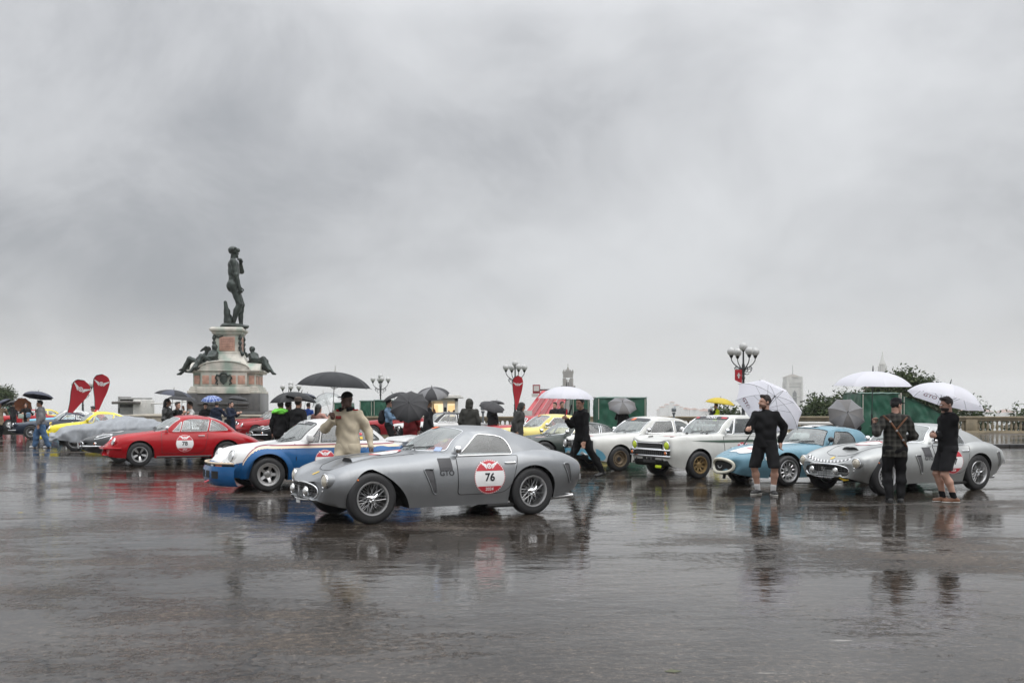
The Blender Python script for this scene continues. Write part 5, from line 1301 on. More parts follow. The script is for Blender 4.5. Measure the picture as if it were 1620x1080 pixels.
# silver car under a grey sheet
def covered():
    root = thing('covered_car', 'car under a wrinkled grey rain cover with only a wheel showing', 'car', group='classic cars parked on the square')
    sh = SWB['_shape']; L = SWB['L']; n, m = 130, 44; cab = keyed([(1.3, 0), (1.9, .10), (2.3, .20), (2.9, .19), (3.4, .08), (3.8, 0), (4.2, 0)])
    from mathutils import noise as mn
    vs = []
    for i in range(n):
        x = -.03 + (L + .06) * i / (n - 1); xx = min(max(x, .02), L - .02); w = float(sh.f['w'](xx)) + .03
        for j in range(m):
            t = -1 + 2 * j / (m - 1); at = abs(t); hem = .30 + .10 * mn.noise((x * 1.7, 3.1, 0)) + (.16 if 0.1 < x < .6 else 0) * .3
            if at < .62: y = w * .98 * at / .62; z = sh.top(xx, min(y, w * .93))[2] + .03 + float(cab(x)) * max(0, 1 - (y / (.66 + .02)) ** 4)
            else:
                q = (at - .62) / .38; z0 = sh.top(xx, w * .93)[2] + .03; z = z0 + (hem - z0) * q; y = w * (.98 + .06 * sin(q * 2.2)) + .02
            k = min(1, max(0, (at - .15) / .5))
            d = .075 * mn.noise((x * 2.2 + y * 1.2, t * 3.0, 1.0)) + .055 * mn.noise((x * 6 + y * 5, t * 3.5, 5.0)) + .018 * abs(mn.noise((x * 11, t * 3 + x * 3, 9.0)))
            vs.append((x + (.05 * mn.noise((y * 4, z * 4, 2)) if i in (0, n - 1) else 0), math.copysign(y + d * k, t), z + d * (1 - k * .5) + .012))
    b = MB(); b.add(vs, grid_faces(n, m))
    for i, rv in ((0, False), (n - 1, True)):
        ring = [i * m + j for j in range(m)]; b.f.append(tuple(ring if not rv else ring[::-1])); b.mi.append(0)
    b.build('rain_cover', [pmat('grey rain cover', (.24, .255, .275), .55, 0, 0, var=.12, scale=5, bump=.25, bscale=40)], root, angle=180, loc=(-L / 2, 0, 0))
    ms = wheel_meshes('wire', SWB['rad'], SWB['tyre'], SWB['rim'])
    for xa, tr in zip(SWB['axles'], SWB['track']):
        for sg in (-1, 1):
            w = link('wheel', ms[0][1], root, (xa - L / 2, sg * tr / 2, SWB['rad'] - .004), (0, 0, 0 if sg < 0 else pi))
            for nm, me in ms[1:]: link(nm, me, w)
    b = MB(); b.box((L * .5 - L / 2, 0, .28), (3.6, 1.3, .16)); b.build('underbody', [UNDER], root)
    fake = type('F', (), {})(); fake.sp = SWB; fake.root = root; Car.place(fake, 119, 713, None, 22)
covered()
# ------------------------------------------------------------ the square's edge, monument and the view beyond
STONE = pmat('weathered stone', (.30, .27, .22), .75, var=.3, scale=1.6, bump=.5, bscale=30)
STONEB = pmat('balustrade stone', (.27, .225, .15), .7, var=.28, scale=2.2, bump=.4, bscale=40)
GRANITE = pmat('wet dark granite', (.085, .085, .085), .35, var=.25, scale=3, bump=.2, bscale=60)
IRON = pmat('dark cast iron', (.03, .033, .035), .4, .3, var=.2)
BRONZE = pmat('weathered bronze', (.032, .042, .037), .42, .35, var=.5, scale=3.5, bump=.3, bscale=24)
PINK = pmat('pink marble', (.43, .25, .19), .5, var=.25, scale=4, bump=.1)
def marble():
    m = pmat('stained pale marble', (.47, .45, .40), .55, var=.22, scale=2.0, bump=.15, bscale=30); t = m.node_tree; b = t.nodes['Principled BSDF']
    src = b.inputs['Base Color'].links[0].from_socket; co = N(t, 'ShaderNodeTexCoord')
    mp = N(t, 'ShaderNodeMapping'); mp.inputs['Scale'].default_value = (1.0, 1.0, .35); wire(t, co.outputs['Object'], mp.inputs['Vector'])
    n = N(t, 'ShaderNodeTexNoise'); n.inputs['Scale'].default_value = 1.1; n.inputs['Detail'].default_value = 6; wire(t, mp.outputs[0], n.inputs['Vector'])
    r = N(t, 'ShaderNodeMapRange'); wire(t, n.outputs['Fac'], r.inputs['Value']); r.inputs['From Min'].default_value = .48; r.inputs['From Max'].default_value = .66; r.inputs['To Max'].default_value = .8
    x = N(t, 'ShaderNodeMix', data_type='RGBA'); wire(t, r.outputs[0], x.inputs['Factor']); wire(t, src, x.inputs['A']); x.inputs['B'].default_value = (.20, .30, .25, 1)
    wire(t, x.outputs['Result'], b.inputs['Base Color']); return m
MARBLE = marble()

# raised terrace with its kerb on the right
b = MB(); b.add([(8, 37.9, .11), (70, 37.9, .11), (70, 53.0, .11), (8, 53.0, .11)], [(0, 1, 2, 3)]); ter = struct(b.build('terrace_pavement', ASPH))
KERB = pmat('dark wet kerb stone', (.035, .034, .034), .3, var=.3, scale=4)
kp = MB().box((0, 0, .055), (1.18, .28, .118), bev=.015).build('kerb_stone', KERB, ter, loc=(8.6, 37.76, 0)).data
for i in range(1, 50): link('kerb_stone', kp, ter, (8.6 + 1.2 * i, 37.76, 0))

def balustrade():
    root = thing('stone_balustrade', 'long ochre stone balustrade along the far edge of the square', 'balustrade', (0, 53.2, .0))
    X0, X1 = -9.0, 33.0; bay = 3.35
    rail = MB().lathe([(.045, -.16), (.085, -.14), (.085, -.11), (.05, -.09), (.05, -.06)], 4, (0, 0, 0)).build('rail', STONEB); bpy.data.objects.remove(rail)
    prof = [(.075, .20), (.075, .225), (.055, .235), (.045, .26), (.075, .36), (.082, .42), (.07, .50), (.045, .60), (.042, .66), (.06, .69), (.06, .71), (.075, .72), (.075, .745)]
    b = MB(); b.lathe(prof, 10); b.box((0, 0, .205), (.16, .16, .03)); b.box((0, 0, .735), (.165, .165, .03))
    bal = b.build('baluster', STONEB, angle=50); bm_ = bal.data; bpy.data.objects.remove(bal)
    pier = MB().box((0, 0, .46), (.62, .34, .92), bev=.015).box((0, -.172, .48), (.40, .02, .44), bev=.008)
    pier.box((0, 0, .10), (.68, .40, .20), bev=.01); pr = pier.build('pier', STONEB); pm_ = pr.data; bpy.data.objects.remove(pr)
    pl = MB().box((0, 0, .10), (bay - .60, .30, .185), bev=.012).build('plinth', STONEB); pd = pl.data; bpy.data.objects.remove(pl)
    rb = MB(); rb.box((0, 0, .80), (bay - .60, .26, .10)).box((0, 0, .88), (bay - .004, .40, .05), bev=.012).box((0, 0, .945), (bay - .004, .46, .07), bev=.02)
    rl = rb.build('rail', STONEB); rd = rl.data; bpy.data.objects.remove(rl)
    x = X0
    while x < X1:
        link('pier', pm_, root, (x, 0, 0)); c = x + bay / 2
        link('plinth', pd, root, (c, 0, 0)); link('rail', rd, root, (c, 0, 0))
        nb = 11
        for k in range(nb): link('baluster', bm_, root, (x + .42 + (bay - .84) * k / (nb - 1), 0, 0))
        x += bay
balustrade()

# monument: pedestal, bronze figures
MON = (-17.05, 60.0); MRZ = R(7); MSC = .88
def monument():
    root = thing('monument_pedestal', 'tall marble and granite pedestal with pink panels carrying the bronze standing figure', 'monument', (*MON, 0), MRZ); root.scale = (MSC, MSC, 1)
    b = MB(); b.box((0, .4, .46), (12.2, 10.2, .92)); plat = b.build('platform', STONE, root, smooth=False)
    for row in range(3):
        n = 12; zz = .155 + .305 * row
        for k in range(n + (row % 2)):
            w = 12.3 / n; x = -6.15 + w * (k + .5) - (w / 2 if row % 2 else 0)
            x0 = max(-6.15, x - w / 2); x1 = min(6.15, x + w / 2)
            MB().box((0, 0, 0), (x1 - x0 - .03, .12, .285), bev=.02).build('stone_block', STONE, plat, loc=((x0 + x1) / 2, -4.72 + random.uniform(-.012, .012), zz))
        for k in range(9):
            MB().box((0, 0, 0), (.12, 10.1 / 9 - .03, .285), bev=.02).build('stone_block', STONE, plat, loc=(6.13 + random.uniform(-.01, .01), -4.1 + 10.1 / 9 * k, zz))
    MB().box((0, .4, .975), (12.5, 10.5, .11), bev=.03).build('platform_coping', STONE, plat)
    b = MB(); b.box((0, 0, 1.62), (4.75, 4.6, 1.30), bev=.03); b.box((0, 0, 1.11), (5.5, 5.3, .18), bev=.02); g = b.build('granite_plinth', GRANITE, root)
    MB().box((0, -2.43, 1.66), (3.3, .26, .07), bev=.02).box((0, -2.36, 1.45), (3.1, .14, .06), bev=.02).build('plinth_ledge', GRANITE, g)
    def slab(w, d, z0, z1, bev=.03): return MB().box((0, 0, (z0 + z1) / 2), (w, d, z1 - z0), bev=bev)
    b = MB()
    for w, z0, z1 in ((4.72, 2.27, 2.42), (4.5, 2.42, 2.56), (4.36, 2.56, 2.67)): b.box((0, 0, (z0 + z1) / 2), (w, w - .15, z1 - z0), bev=.03)
    b.box((0, -.3, 2.45), (3.4, 4.3, .40), bev=.03); b.build('base_moulding', MARBLE, root)
    b = MB(); b.box((0, 0, 3.07), (4.05, 3.9, .80), bev=.02); b.box((0, -.25, 3.07), (3.0, 3.9, .804), bev=.02); mb = b.build('main_block', MARBLE, root)
    for x, w in ((-1.17, .42), (1.14, .46), (-.62, .32), (.62, .32)):
        MB().box((x, -2.215, 3.06), (w, .05, .5), bev=.012).build('pink_panel', PINK, mb)
    for x in (-1.76, 1.76): MB().box((x, -1.965, 3.06), (.36, .05, .5), bev=.012).build('pink_panel', PINK, mb)
    for y in (-1.2, 0, 1.2):
        for s_ in (-1, 1): MB().box((s_ * 2.04, y, 3.06), (.05, .8, .5), bev=.012).build('pink_panel', PINK, mb)
    # bronze shield with its wreath
    b = MB(); b.prism(rounded([(-.26, 3.32), (.26, 3.32), (.24, 2.98), (0, 2.76), (-.24, 2.98)], .08), -2.36, -2.22, plane='xz')
    for sg in (-1, 1):
        b.tube([(sg * .2, -2.32, 3.25), (sg * .42, -2.32, 3.34), (sg * .52, -2.3, 3.16), (sg * .40, -2.3, 3.02), (sg * .50, -2.3, 2.86), (sg * .34, -2.3, 2.8)], [.06, .07, .06, .06, .06, .04], 7)
    for k in range(7):
        a = pi * k / 6; b.sphere((.20 * cos(a), -2.33, 3.34 + .10 * sin(a)), .07, 8, 6)
    b.build('bronze_shield', BRONZE, mb, angle=60)
    # cornice and arched lids to the four sides
    MB().box((0, 0, 3.52), (4.55, 4.4, .13), bev=.03).box((0, 0, 3.60), (4.75, 4.6, .08), bev=.02).build('cornice', MARBLE, root)
    arc = [(-2.02, 3.64)] + [(2.02 * cos(a), 3.64 + .52 * sin(a)) for a in np.linspace(pi, 0, 19)] + [(2.02, 3.64)]
    arcw = [(-1.66, 3.64)] + [(1.66 * cos(a), 3.64 + .50 * sin(a)) for a in np.linspace(pi, 0, 19)] + [(1.66, 3.64)]
    MB().prism(arcw[1:-1], -2.25, 2.25, plane='xz').build('arched_lid', MARBLE, root, angle=30)
    MB().prism(arcw[1:-1], -2.30, 2.30, plane='yz').build('arched_lid', MARBLE, root, angle=30)
    lidr = MB()
    for y in (-2.27,): lidr.tube([(1.68 * cos(a), y, 3.66 + .50 * sin(a)) for a in np.linspace(pi, 0, 19)], .05, 6)
    for sg in (-1, 1): lidr.lathe([(.001, -.06), (.13, -.06), (.15, 0), (.13, .06), (.001, .06)], 14, (sg * 1.05, -2.2, 4.0), axis='y')
    lidr.build('lid_moulding', MARBLE, root)
    # flaring neck, shaft, cap
    def stack(levels, name, m):
        b = MB(); vs = []
        for w, z in levels: vs += [(-w, -w, z), (w, -w, z), (w, w, z), (-w, w, z)]
        fs = [(3, 2, 1, 0), tuple(4 * (len(levels) - 1) + i for i in range(4))]
        for i in range(len(levels) - 1):
            for k in range(4): fs.append((4 * i + k, 4 * i + (k + 1) % 4, 4 * i + 4 + (k + 1) % 4, 4 * i + 4 + k))
        b.add(vs, fs); return b.build(name, m, root, smooth=False)
    stack([(1.45, 3.9), (1.32, 4.12), (1.18, 4.3), (1.02, 4.5), (.94, 4.62)], 'flared_neck', MARBLE)
    sh = stack([(.93, 4.60), (.93, 4.70), (.86, 4.74), (.84, 5.70), (.90, 5.77)], 'shaft', MARBLE)
    for k in range(4):
        a = k * pi / 2; ca, sa = cos(a), sin(a)
        b = MB(); b.box((0, -.865, 5.22), (1.02, .05, .84), bev=.012); b.v = [(p[0] * ca - p[1] * sa, p[0] * sa + p[1] * ca, p[2]) for p in b.v]
        p_ = b.build('inscription_panel', PINK, sh)
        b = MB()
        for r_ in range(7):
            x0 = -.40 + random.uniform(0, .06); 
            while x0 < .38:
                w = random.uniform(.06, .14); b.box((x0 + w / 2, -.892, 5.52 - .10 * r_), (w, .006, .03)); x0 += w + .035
        b.v = [(p[0] * ca - p[1] * sa, p[0] * sa + p[1] * ca, p[2]) for p in b.v]; b.build('engraved_lines', pmat('dark inscription', (.22, .12, .09), .7, var=.1), p_)['kind'] = 'stuff'  # rows of darker dashes that read as lines of writing
        # garlands down the corners
        b = MB(); q = .86
        for j in range(12):
            z = 5.66 - .095 * j; r_ = .10 + .035 * sin(j * 1.9); o = .06 * max(0, j - 8); b.sphere((-q - o, -q - o, z), r_, 8, 6)
        b.tube([(-q, -q, 5.72), (-q + .3, -q - .03, 5.62), (-q + .62, -q - .04, 5.70)], [.07, .06, .03], 6)
        b.v = [(p[0] * ca - p[1] * sa, p[0] * sa + p[1] * ca, p[2]) for p in b.v]; b.build('bronze_garland', BRONZE, sh, angle=60)
    stack([(.92, 5.77), (.98, 5.84), (1.0, 5.92), (1.10, 5.98), (1.13, 6.02), (1.13, 6.12), (1.06, 6.16), (1.02, 6.22)], 'cap', MARBLE)
monument()

def lamp_post(px, d, topy, label, red=False):
    z1 = zat(topy, d); root = thing('lamp_post', label, 'street lamp', (gx(px, d), d, 0), random.uniform(-.1, .1), 'globe lamps round the square')
    k = z1 / 4.9; r = .055
    b = MB(); b.lathe([(.30, 0), (.30, .5), (.26, .55), (.24, .62), (.16, .75), (.13, .95), (.15, 1.0), (.09, 1.12), (.075, 1.5), (.10, 1.56), (.07, 1.64), (.06, z1 - 1.9), (.10, z1 - 1.82), (.06, z1 - 1.7), (.085, z1 - 1.45), (.085, z1 - 1.15), (.05, z1 - 1.05), (.045, z1 - .42), (.10, z1 - .38), (.08, z1 - .34)], 14)
    b.build('post', IRON, root)
    gl = pmat('opal lamp globe', (.60, .60, .59), .2, 0, .5, var=.04, trans=.35)
    gb = MB().sphere((0, 0, 0), .215, 18, 12).build('globe', gl, root, loc=(0, 0, z1 - .17), angle=180)
    ang0 = R(18)
    for q in range(4):
        a = ang0 + q * pi / 2; ca, sa = cos(a), sin(a)
        P = lambda x, z: (x * ca, x * sa, z)
        b = MB(); zc = z1 - 1.28
        b.tube([P(.06, zc - .05), P(.22, zc - .02), P(.40, zc + .10), P(.55, zc + .22), P(.66, zc + .38), P(.68, zc + .58)], [.035, .032, .03, .028, .026, .026], 7)
        b.tube([P(.34 + .17 * cos(t) * (1 - t / 14), zc - .12 + .17 * sin(t) * (1 - t / 14)) for t in np.linspace(.6, 9.5, 26)], .02, 5)
        b.tube([P(.08, zc - .3), P(.2, zc - .35), P(.32, zc - .30)], .02, 5); b.tube([P(.40, zc + .1), P(.5, zc - .02), P(.46, zc - .14)], .018, 5)
        b.lathe([(.03, .50), (.07, .54), (.10, .62), (.11, .66), (.06, .68)], 10, (.68 * ca, .68 * sa, zc)); b.build('arm', IRON, root)
        link('globe', gb.data, root, (.68 * ca, .68 * sa, zc + .84))
    return root
lamp_post(1176, 52.0, 543, 'globe lamp post on the balustrade with a red pennant tied below its arms')
lamp_post(815, 69, 571, 'globe lamp post behind the red ramp and teardrop flag')
lamp_post(602, 88, 592, 'globe lamp post above the man with the backpack')
lamp_post(460, 86, 604, 'globe lamp post just right of the monument, half behind black umbrellas')
lamp_post(131, 84, 600, 'globe lamp post behind the left pair of red flags')

REDF = pmat('red flag cloth', (.46, .012, .025), .6, var=.08, scale=2, trans=.25); FLAGW = pmat('white flag print', (.72, .70, .70), .6, var=.05)
def feather(px0, py0, px1, py1, d, label, w=1.0, bend=.25):
    """teardrop banner from its low point (px0,py0) to its crown (px1,py1)"""
    x0, z0, x1, z1 = gx(px0, d), zat(py0, d), gx(px1, d), zat(py1, d); L = sqrt((x1 - x0) ** 2 + (z1 - z0) ** 2); a = atan2(x1 - x0, z1 - z0)
    root = thing('teardrop_flag', label, 'flag', (x0, d, 0), 0, 'red teardrop flags')
    ca, sa = cos(a), sin(a); P = lambda u, v, y=0: (u * ca + v * sa, y + .05 * sin(v * 2.2 + u), z0 + v * ca - u * sa)
    wd = keyed([(0, .10), (.3, .26), (.6, .46), (.8, .52), (.92, .42), (.98, .2), (1.0, .02)]); n = 30; vs = []; m = 7
    for i in range(n):
        t = i / (n - 1); hw = float(wd(t)) * w
        for j in range(m): vs.append(P(-hw + 2 * hw * j / (m - 1), t * L))
    f = grid_faces(n, m); b = MB(); b.add(vs, f); b.add([(p[0], p[1] + .006, p[2]) for p in vs], [q[::-1] for q in f]); cl = b.build('banner', REDF, root, angle=180)
    v_, f_ = wings2d(.95 * w); b = MB()
    b.add([(lambda p: (p[0], p[1] - .012, p[2]))(P(u, .74 * L + v)) for u, v in v_], f_); b.add([(lambda p: (p[0], p[1] + .018, p[2]))(P(u, .74 * L + v)) for u, v in v_], f_)
    b.build('winged_emblem', FLAGW, cl, smooth=False)
    e = [P(-float(wd(t)) * w - .01, t * L) for t in np.linspace(0, 1, 20)] 
    MB().tube([(0, 0, 0), (P(-.1 * w, 0)[0] * .9, 0, z0 * .6)] + e, .018, 6).build('pole', IRON, root)
    MB().box((0, 0, .04), (.5, .5, .08), bev=.02).build('foot_plate', IRON, root)
feather(110, 654, 134, 602, 50, 'red teardrop flag leaning right, left of the pair', .92)
feather(153, 650, 163, 592, 50, 'red teardrop flag standing upright, right of the pair by the camper', .80)
feather(817, 648, 820, 594, 58, 'red teardrop flag in front of the globe lamp in the middle', .58)
def pennant():
    d = 51.7; x, z = gx(1169, d), zat(583, d); root = thing('red_pennant', 'small red pennant tied to the right lamp post', 'flag', (x, d, z))
    b = MB(); vs = [(.16 - .38 * t + .02 * sin(9 * t), .02 * sin(6 * t + k), -.05 - .72 * k * (1 - .25 * t)) for t in np.linspace(0, 1, 6) for k in (0, .33, .66, 1)]
    f = grid_faces(6, 4); b.add(vs, f); b.add([(p[0], p[1] + .008, p[2]) for p in vs], [q[::-1] for q in f]); c = b.build('cloth', REDF, root, angle=180)
    b = MB(); b.box((-.02, -.035, -.36), (.06, .008, .26)).box((-.02, -.035, -.34), (.16, .008, .07)); b.build('print', FLAGW, c, smooth=False)
pennant()

# green tarpaulin stalls
TARP = pmat('green tarpaulin', (.012, .085, .05), .42, var=.28, scale=2.5, bump=.5, bscale=9); ROPE = pmat('pale rope', (.45, .43, .38), .8, var=.1); PALE = pmat('off white panel', (.55, .54, .51), .5, var=.12)
from mathutils import noise as MN
def stall(px0, px1, ytop, d, label, dep=2.0, seed=0, slant=0.0, droop=0.0):
    x0, x1 = gx(px0, d), gx(px1, d); h = zat(ytop, d); w = x1 - x0
    root = thing('market_stall', label, 'market stall', ((x0 + x1) / 2, d + dep / 2, 0), 0, 'market stalls wrapped in green tarpaulin')
    def face(name, P, nx, nz):
        vs = []
        for i in range(nx):
            for j in range(nz):
                u, v = i / (nx - 1), j / (nz - 1); p, nrm = P(u, v)
                q = MN.noise((u * 5 + seed, v * 3.5 - u * 2, seed * 3.3)) * .5 + abs(MN.noise((u * 9 + v * 7, v * 3, seed))) * .5
                e = min(1, 6 * min(u, 1 - u, 1.001 - v)) if True else 1
                k = .17 * q * e; vs.append((p[0] + nrm[0] * k, p[1] + nrm[1] * k, p[2]))
        return MB().add(vs, grid_faces(nx, nz)).build(name, TARP, root, angle=180)
    hw, hd = w / 2, dep / 2
    face('front_tarp', lambda u, v: ((-hw + w * u + slant * v * u, -hd, .05 + (h - .05 - droop * u ** 1.3) * v), (0, -1)), 34, 22)
    face('side_tarp', lambda u, v: ((hw + slant * v, -hd + dep * u, .05 + (h - .05 - droop) * v), (1, 0)), 20, 22)
    face('side_tarp', lambda u, v: ((-hw, -hd + dep * u, .05 + (h - .05) * v), (-1, 0)), 20, 22)
    b = MB(); n = 14; b.add([(-hw - .05 + (w + .1 + slant) * i / n, -hd - .06 + (dep + .12) * j / 6, h - droop * (i / n) ** 1.3 + .03 + .05 * MN.noise((i * .6, j * .7, seed)) - .04 * (j == 0)) for i in range(n + 1) for j in range(7)], grid_faces(n + 1, 7)); b.build('roof_tarp', TARP, root, angle=180)
    for x in ((-hw + .05, hw - .08) if not droop else (-hw + .05,)):
        MB().tube([(x, -hd - .09, h * .5), (x, -hd - .10, h * .98)], .018, 6).build('corner_pole', ROPE, root)
    b = MB(); b.tube([(-hw + w * .2 + w * .6 * t, -hd - .10, h * .36 - .12 * sin(pi * t)) for t in np.linspace(0, 1, 9)], .02, 5); b.build('tie_rope', TARP, root)
    return root
stall(945, 1023, 629, 44, 'green tarpaulin stall behind the white coupe with the blue nose', 2.2, 1)
stall(1362, 1424, 622, 40, 'green tarpaulin stall behind the checked shirt man, left of the pale post', 2.2, 5)
stall(1427, 1484, 626, 41, 'green tarpaulin stall with a sagging slanted roof, behind the man in black shorts', 2.2, 9, .1, .72)
MB().tube([(0, 0, 0), (0, 0, zat(621, 39.6))], .03, 8).build('post', ROPE, tag_p := thing('pale_post', 'pale post between the two green stalls at right', 'post', (gx(1425.5, 39.6), 39.6, 0)))
stall(569, 590, 634, 62, 'small green stall left of the backpack man, leftmost of two', 2, 12)
stall(591, 622, 633, 62, 'green stall directly behind the backpack man', 2, 15)
stall(528, 553, 637, 66, 'green stall just behind the driver in the cream race suit', 2, 18)
stall(905, 933, 625, 47, 'dark green stall behind the walking man in black', 2, 21)
stall(9, 20, 645, 78, 'pale green stall at the far left edge', 2, 24)

def kiosk():
    d = 60.0; x0, x1 = gx(680, d), gx(722, d); h = zat(629, d); w = x1 - x0
    root = thing('kiosk', 'small white kiosk with warm lit windows and posters', 'kiosk', ((x0 + x1) / 2, d + 1, 0))
    W = pmat('kiosk white', (.66, .64, .60), .5, var=.06); hw = w / 2
    wall = MB().box((0, .05, .42), (w, 1.9, .84)).box((0, .05, h - .13), (w, 1.9, .14)).box((-hw + .05, .05, .95), (.1, 1.9, h)).box((hw - .05, .05, .95), (.1, 1.9, h)).box((0, .95, 1.0), (w, .08, h)).build('wall', W, root, smooth=False)
    for x in (-.12, .12): pass
    MB().box((.12, -.90, 1.0), (.26, .06, h - .1)).build('pillar', W, root, smooth=False)
    MB().box((.05, -.15, h + .02), (w + .55, 2.7, .09), bev=.02).box((.1, -.15, h + .12), (w + .2, 2.3, .10), bev=.03).build('roof', PALE, root)
    lit = pmat('lit kiosk interior', (1.0, .80, .52), .6, var=.0, emit=1.1)
    MB().box((0, .80, 1.25), (w - .24, .04, .8)).build('lit_back_wall', lit, root, smooth=False)
    for k, x in enumerate((-.55, .42, .68)):
        f = MB().box((x, -.88, 1.28), (.26 if k else .5, .03, .62)).build('window', glass_mat('kiosk glass', (.95, .9, .8), .8), root, smooth=False)
        b = MB()
        for q in range(5): b.box((x + random.uniform(-.1, .1), -.72, 1.0 + random.uniform(.02, .2)), (.07, .1, random.uniform(.08, .3)))
        b.build('display_goods', pmat('dim goods', (.10, .08, .07), .6, var=.5, scale=12), f)
    MB().box((.68, -.925, .66), (.34, .02, .50)).build('poster', REDP, root, smooth=False); MB().box((.12, -.945, 1.32), (.16, .02, .26)).build('poster', BLACKP, root, smooth=False)
kiosk()

def ramp():
    """big red ribbed sloping panel with a small sign board on its top edge"""
    d = 45.0; root = thing('red_ramp', 'big red ribbed sloping panel with a sign board on its upper edge', 'display stand', (gx(855, d), d, 0))
    X = lambda p: gx(p, d) - gx(855, d); Z = lambda y: zat(y, d)
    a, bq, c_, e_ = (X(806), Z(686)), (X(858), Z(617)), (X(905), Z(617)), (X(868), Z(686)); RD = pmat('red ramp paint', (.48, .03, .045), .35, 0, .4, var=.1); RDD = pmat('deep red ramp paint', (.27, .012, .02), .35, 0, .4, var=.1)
    n = 7
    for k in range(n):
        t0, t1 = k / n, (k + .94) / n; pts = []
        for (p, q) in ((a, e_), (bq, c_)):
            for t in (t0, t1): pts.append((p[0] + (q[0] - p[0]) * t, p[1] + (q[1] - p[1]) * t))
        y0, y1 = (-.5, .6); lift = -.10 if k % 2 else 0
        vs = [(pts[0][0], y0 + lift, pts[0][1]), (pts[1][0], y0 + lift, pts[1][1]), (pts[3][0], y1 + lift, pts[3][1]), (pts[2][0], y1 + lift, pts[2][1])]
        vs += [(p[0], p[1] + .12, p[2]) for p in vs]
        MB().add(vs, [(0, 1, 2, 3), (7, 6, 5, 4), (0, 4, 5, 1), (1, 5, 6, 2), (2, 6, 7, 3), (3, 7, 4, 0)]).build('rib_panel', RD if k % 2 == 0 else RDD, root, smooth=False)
    MB().tube([(bq[0] - .1, .66, bq[1] + .02), (c_[0] + .1, .66, c_[1] + .02)], .05, 6).build('top_rail', IRON, root)
    for x in (a[0] + 1.0, e_[0] + .6): MB().tube([(x, .9, 0), (x + .5, .75, Z(640))], .05, 6).build('prop', IRON, root)
    s0 = MB().box((X(849), .45, Z(615)), (.34, .05, .40)).build('sign_board', RDD, root, smooth=False)
    MB().box((X(849), .41, Z(614)), (.26, .03, .24)).build('sign_face', PALE, s0, smooth=False); MB().box((X(846.5), .25, Z(625)), (.30, .04, .15)).build('sign_board', PALE, root, smooth=False)
    MB().lathe([(.001, 0), (.07, 0), (.09, .03), (.001, .05)], 14, (X(834), -.62, Z(667)), axis='y').build('round_badge', WHITEP, root)
    MB().box((X(833), -.3, Z(653)), (.5, .04, .22)).build('ramp_placard', PALE, root, smooth=False)
ramp()

def camper():
    d = 66.0; root = thing('catering_truck', 'grey catering truck with its side hatch open, behind the yellow coupe', 'truck', (gx(203, d), d, 0))
    G = pmat('dull grey truck panel', (.30, .30, .29), .45, var=.12); X = lambda p: gx(p, d) - gx(203, d); Z = lambda y: zat(y, d)
    MB().box((0, 1.1, 1.0), (X(222) - X(186), 2.0, .9), bev=.06).box((0, 1.95, 1.55), (X(222) - X(186), .25, 1.0)).box((X(187), 1.1, 1.6), (.12, 2, 1.1)).box((X(205), 1.1, 2.02), (X(222) - X(186), 2.0, .10)).build('body', G, root, smooth=False)
    MB().box((X(205), -.2, Z(637)), (X(226) - X(184), 1.0, .14), bev=.03).build('hatch', PALE, root)
    MB().tube([(X(184), -.7, Z(637)), (X(207), -.72, Z(636)), (X(228), -.7, Z(637))], .09, 8).build('rolled_awning', pmat('dark canvas', (.12, .11, .10), .8, var=.3), root)
    MB().box((X(224), .4, 1.2), (.9, 1.6, 1.5), bev=.08).build('fridge_box', PALE, root)
    MB().tube([(X(228), .2, Z(639)), (X(255), 1.5, Z(637)), (X(282), 3, Z(634))], .05, 6).build('awning_pole', PALE, root)
    for x in (X(190), X(216)):
        w = MB().lathe([(.001, -.1), (.34, -.1), (.36, 0), (.34, .1), (.001, .1)], 20, (x, .15, .35), axis='y').build('wheel', RUBBER, root); MB().lathe([(.001, -.12), (.18, -.12), (.2, -.1), (.001, -.1)], 16, (x, .15, .35), axis='y').build('rim', STEEL, w)
camper()
def wall_thing():
    """low stone wall along the far left of the square"""
    d = 63.0; root = thing('low_stone_wall', 'low rough stone wall left of the monument', 'wall', (gx(232, d), d, 0))
    x0, x1 = gx(207, d) - gx(232, d), gx(246, d) - gx(232, d); h = zat(658, d); MB().box(((x0 + x1) / 2, .2, h / 2), (x1 - x0, .3, h - .02)).build('core', STONE, root, smooth=False)
    z = 0
    for r_ in range(3):
        x = x0; hh = h / 3
        while x < x1 - .1:
            w = min(random.uniform(.45, .8), x1 - x); MB().box((0, 0, 0), (w - .03, .14, hh - .03), bev=.025).build('stone', STONE, root, loc=(x + w / 2, random.uniform(-.02, .02), z + hh / 2)); x += w
        z += hh
    MB().box(((x0 + x1) / 2, .12, h + .04), (x1 - x0 + .1, .55, .09), bev=.02).build('coping', STONE, root)
wall_thing()
def scope(px, d, top, label):
    z = zat(top, d); root = thing('viewing_telescope', label, 'telescope', (gx(px, d), d, 0), 0, 'coin telescopes along the balustrade'); G = pmat('grey enamel', (.16, .18, .19), .4, .2, var=.1)
    MB().lathe([(.14, 0), (.14, .08), (.06, .14), (.05, z - .42), (.09, z - .38), (.09, z - .3)], 12).build('stand', G, root)
    MB().box((0, 0, z - .17), (.22, .34, .20), bev=.05).tube([(.0, -.12, z - .12), (.10, .28, z + .0)], .05, 8).build('optic_head', G, root)
scope(1066, 52.2, 643, 'coin telescope by the balustrade left of the yellow umbrella'); scope(1124, 52.2, 644, 'coin telescope beside the person in the yellow vest'); scope(1258, 52.2, 643, 'coin telescope just right of the tilted white umbrella'); scope(764, 49, 640, 'pale coin telescope behind the hooded men in the middle')
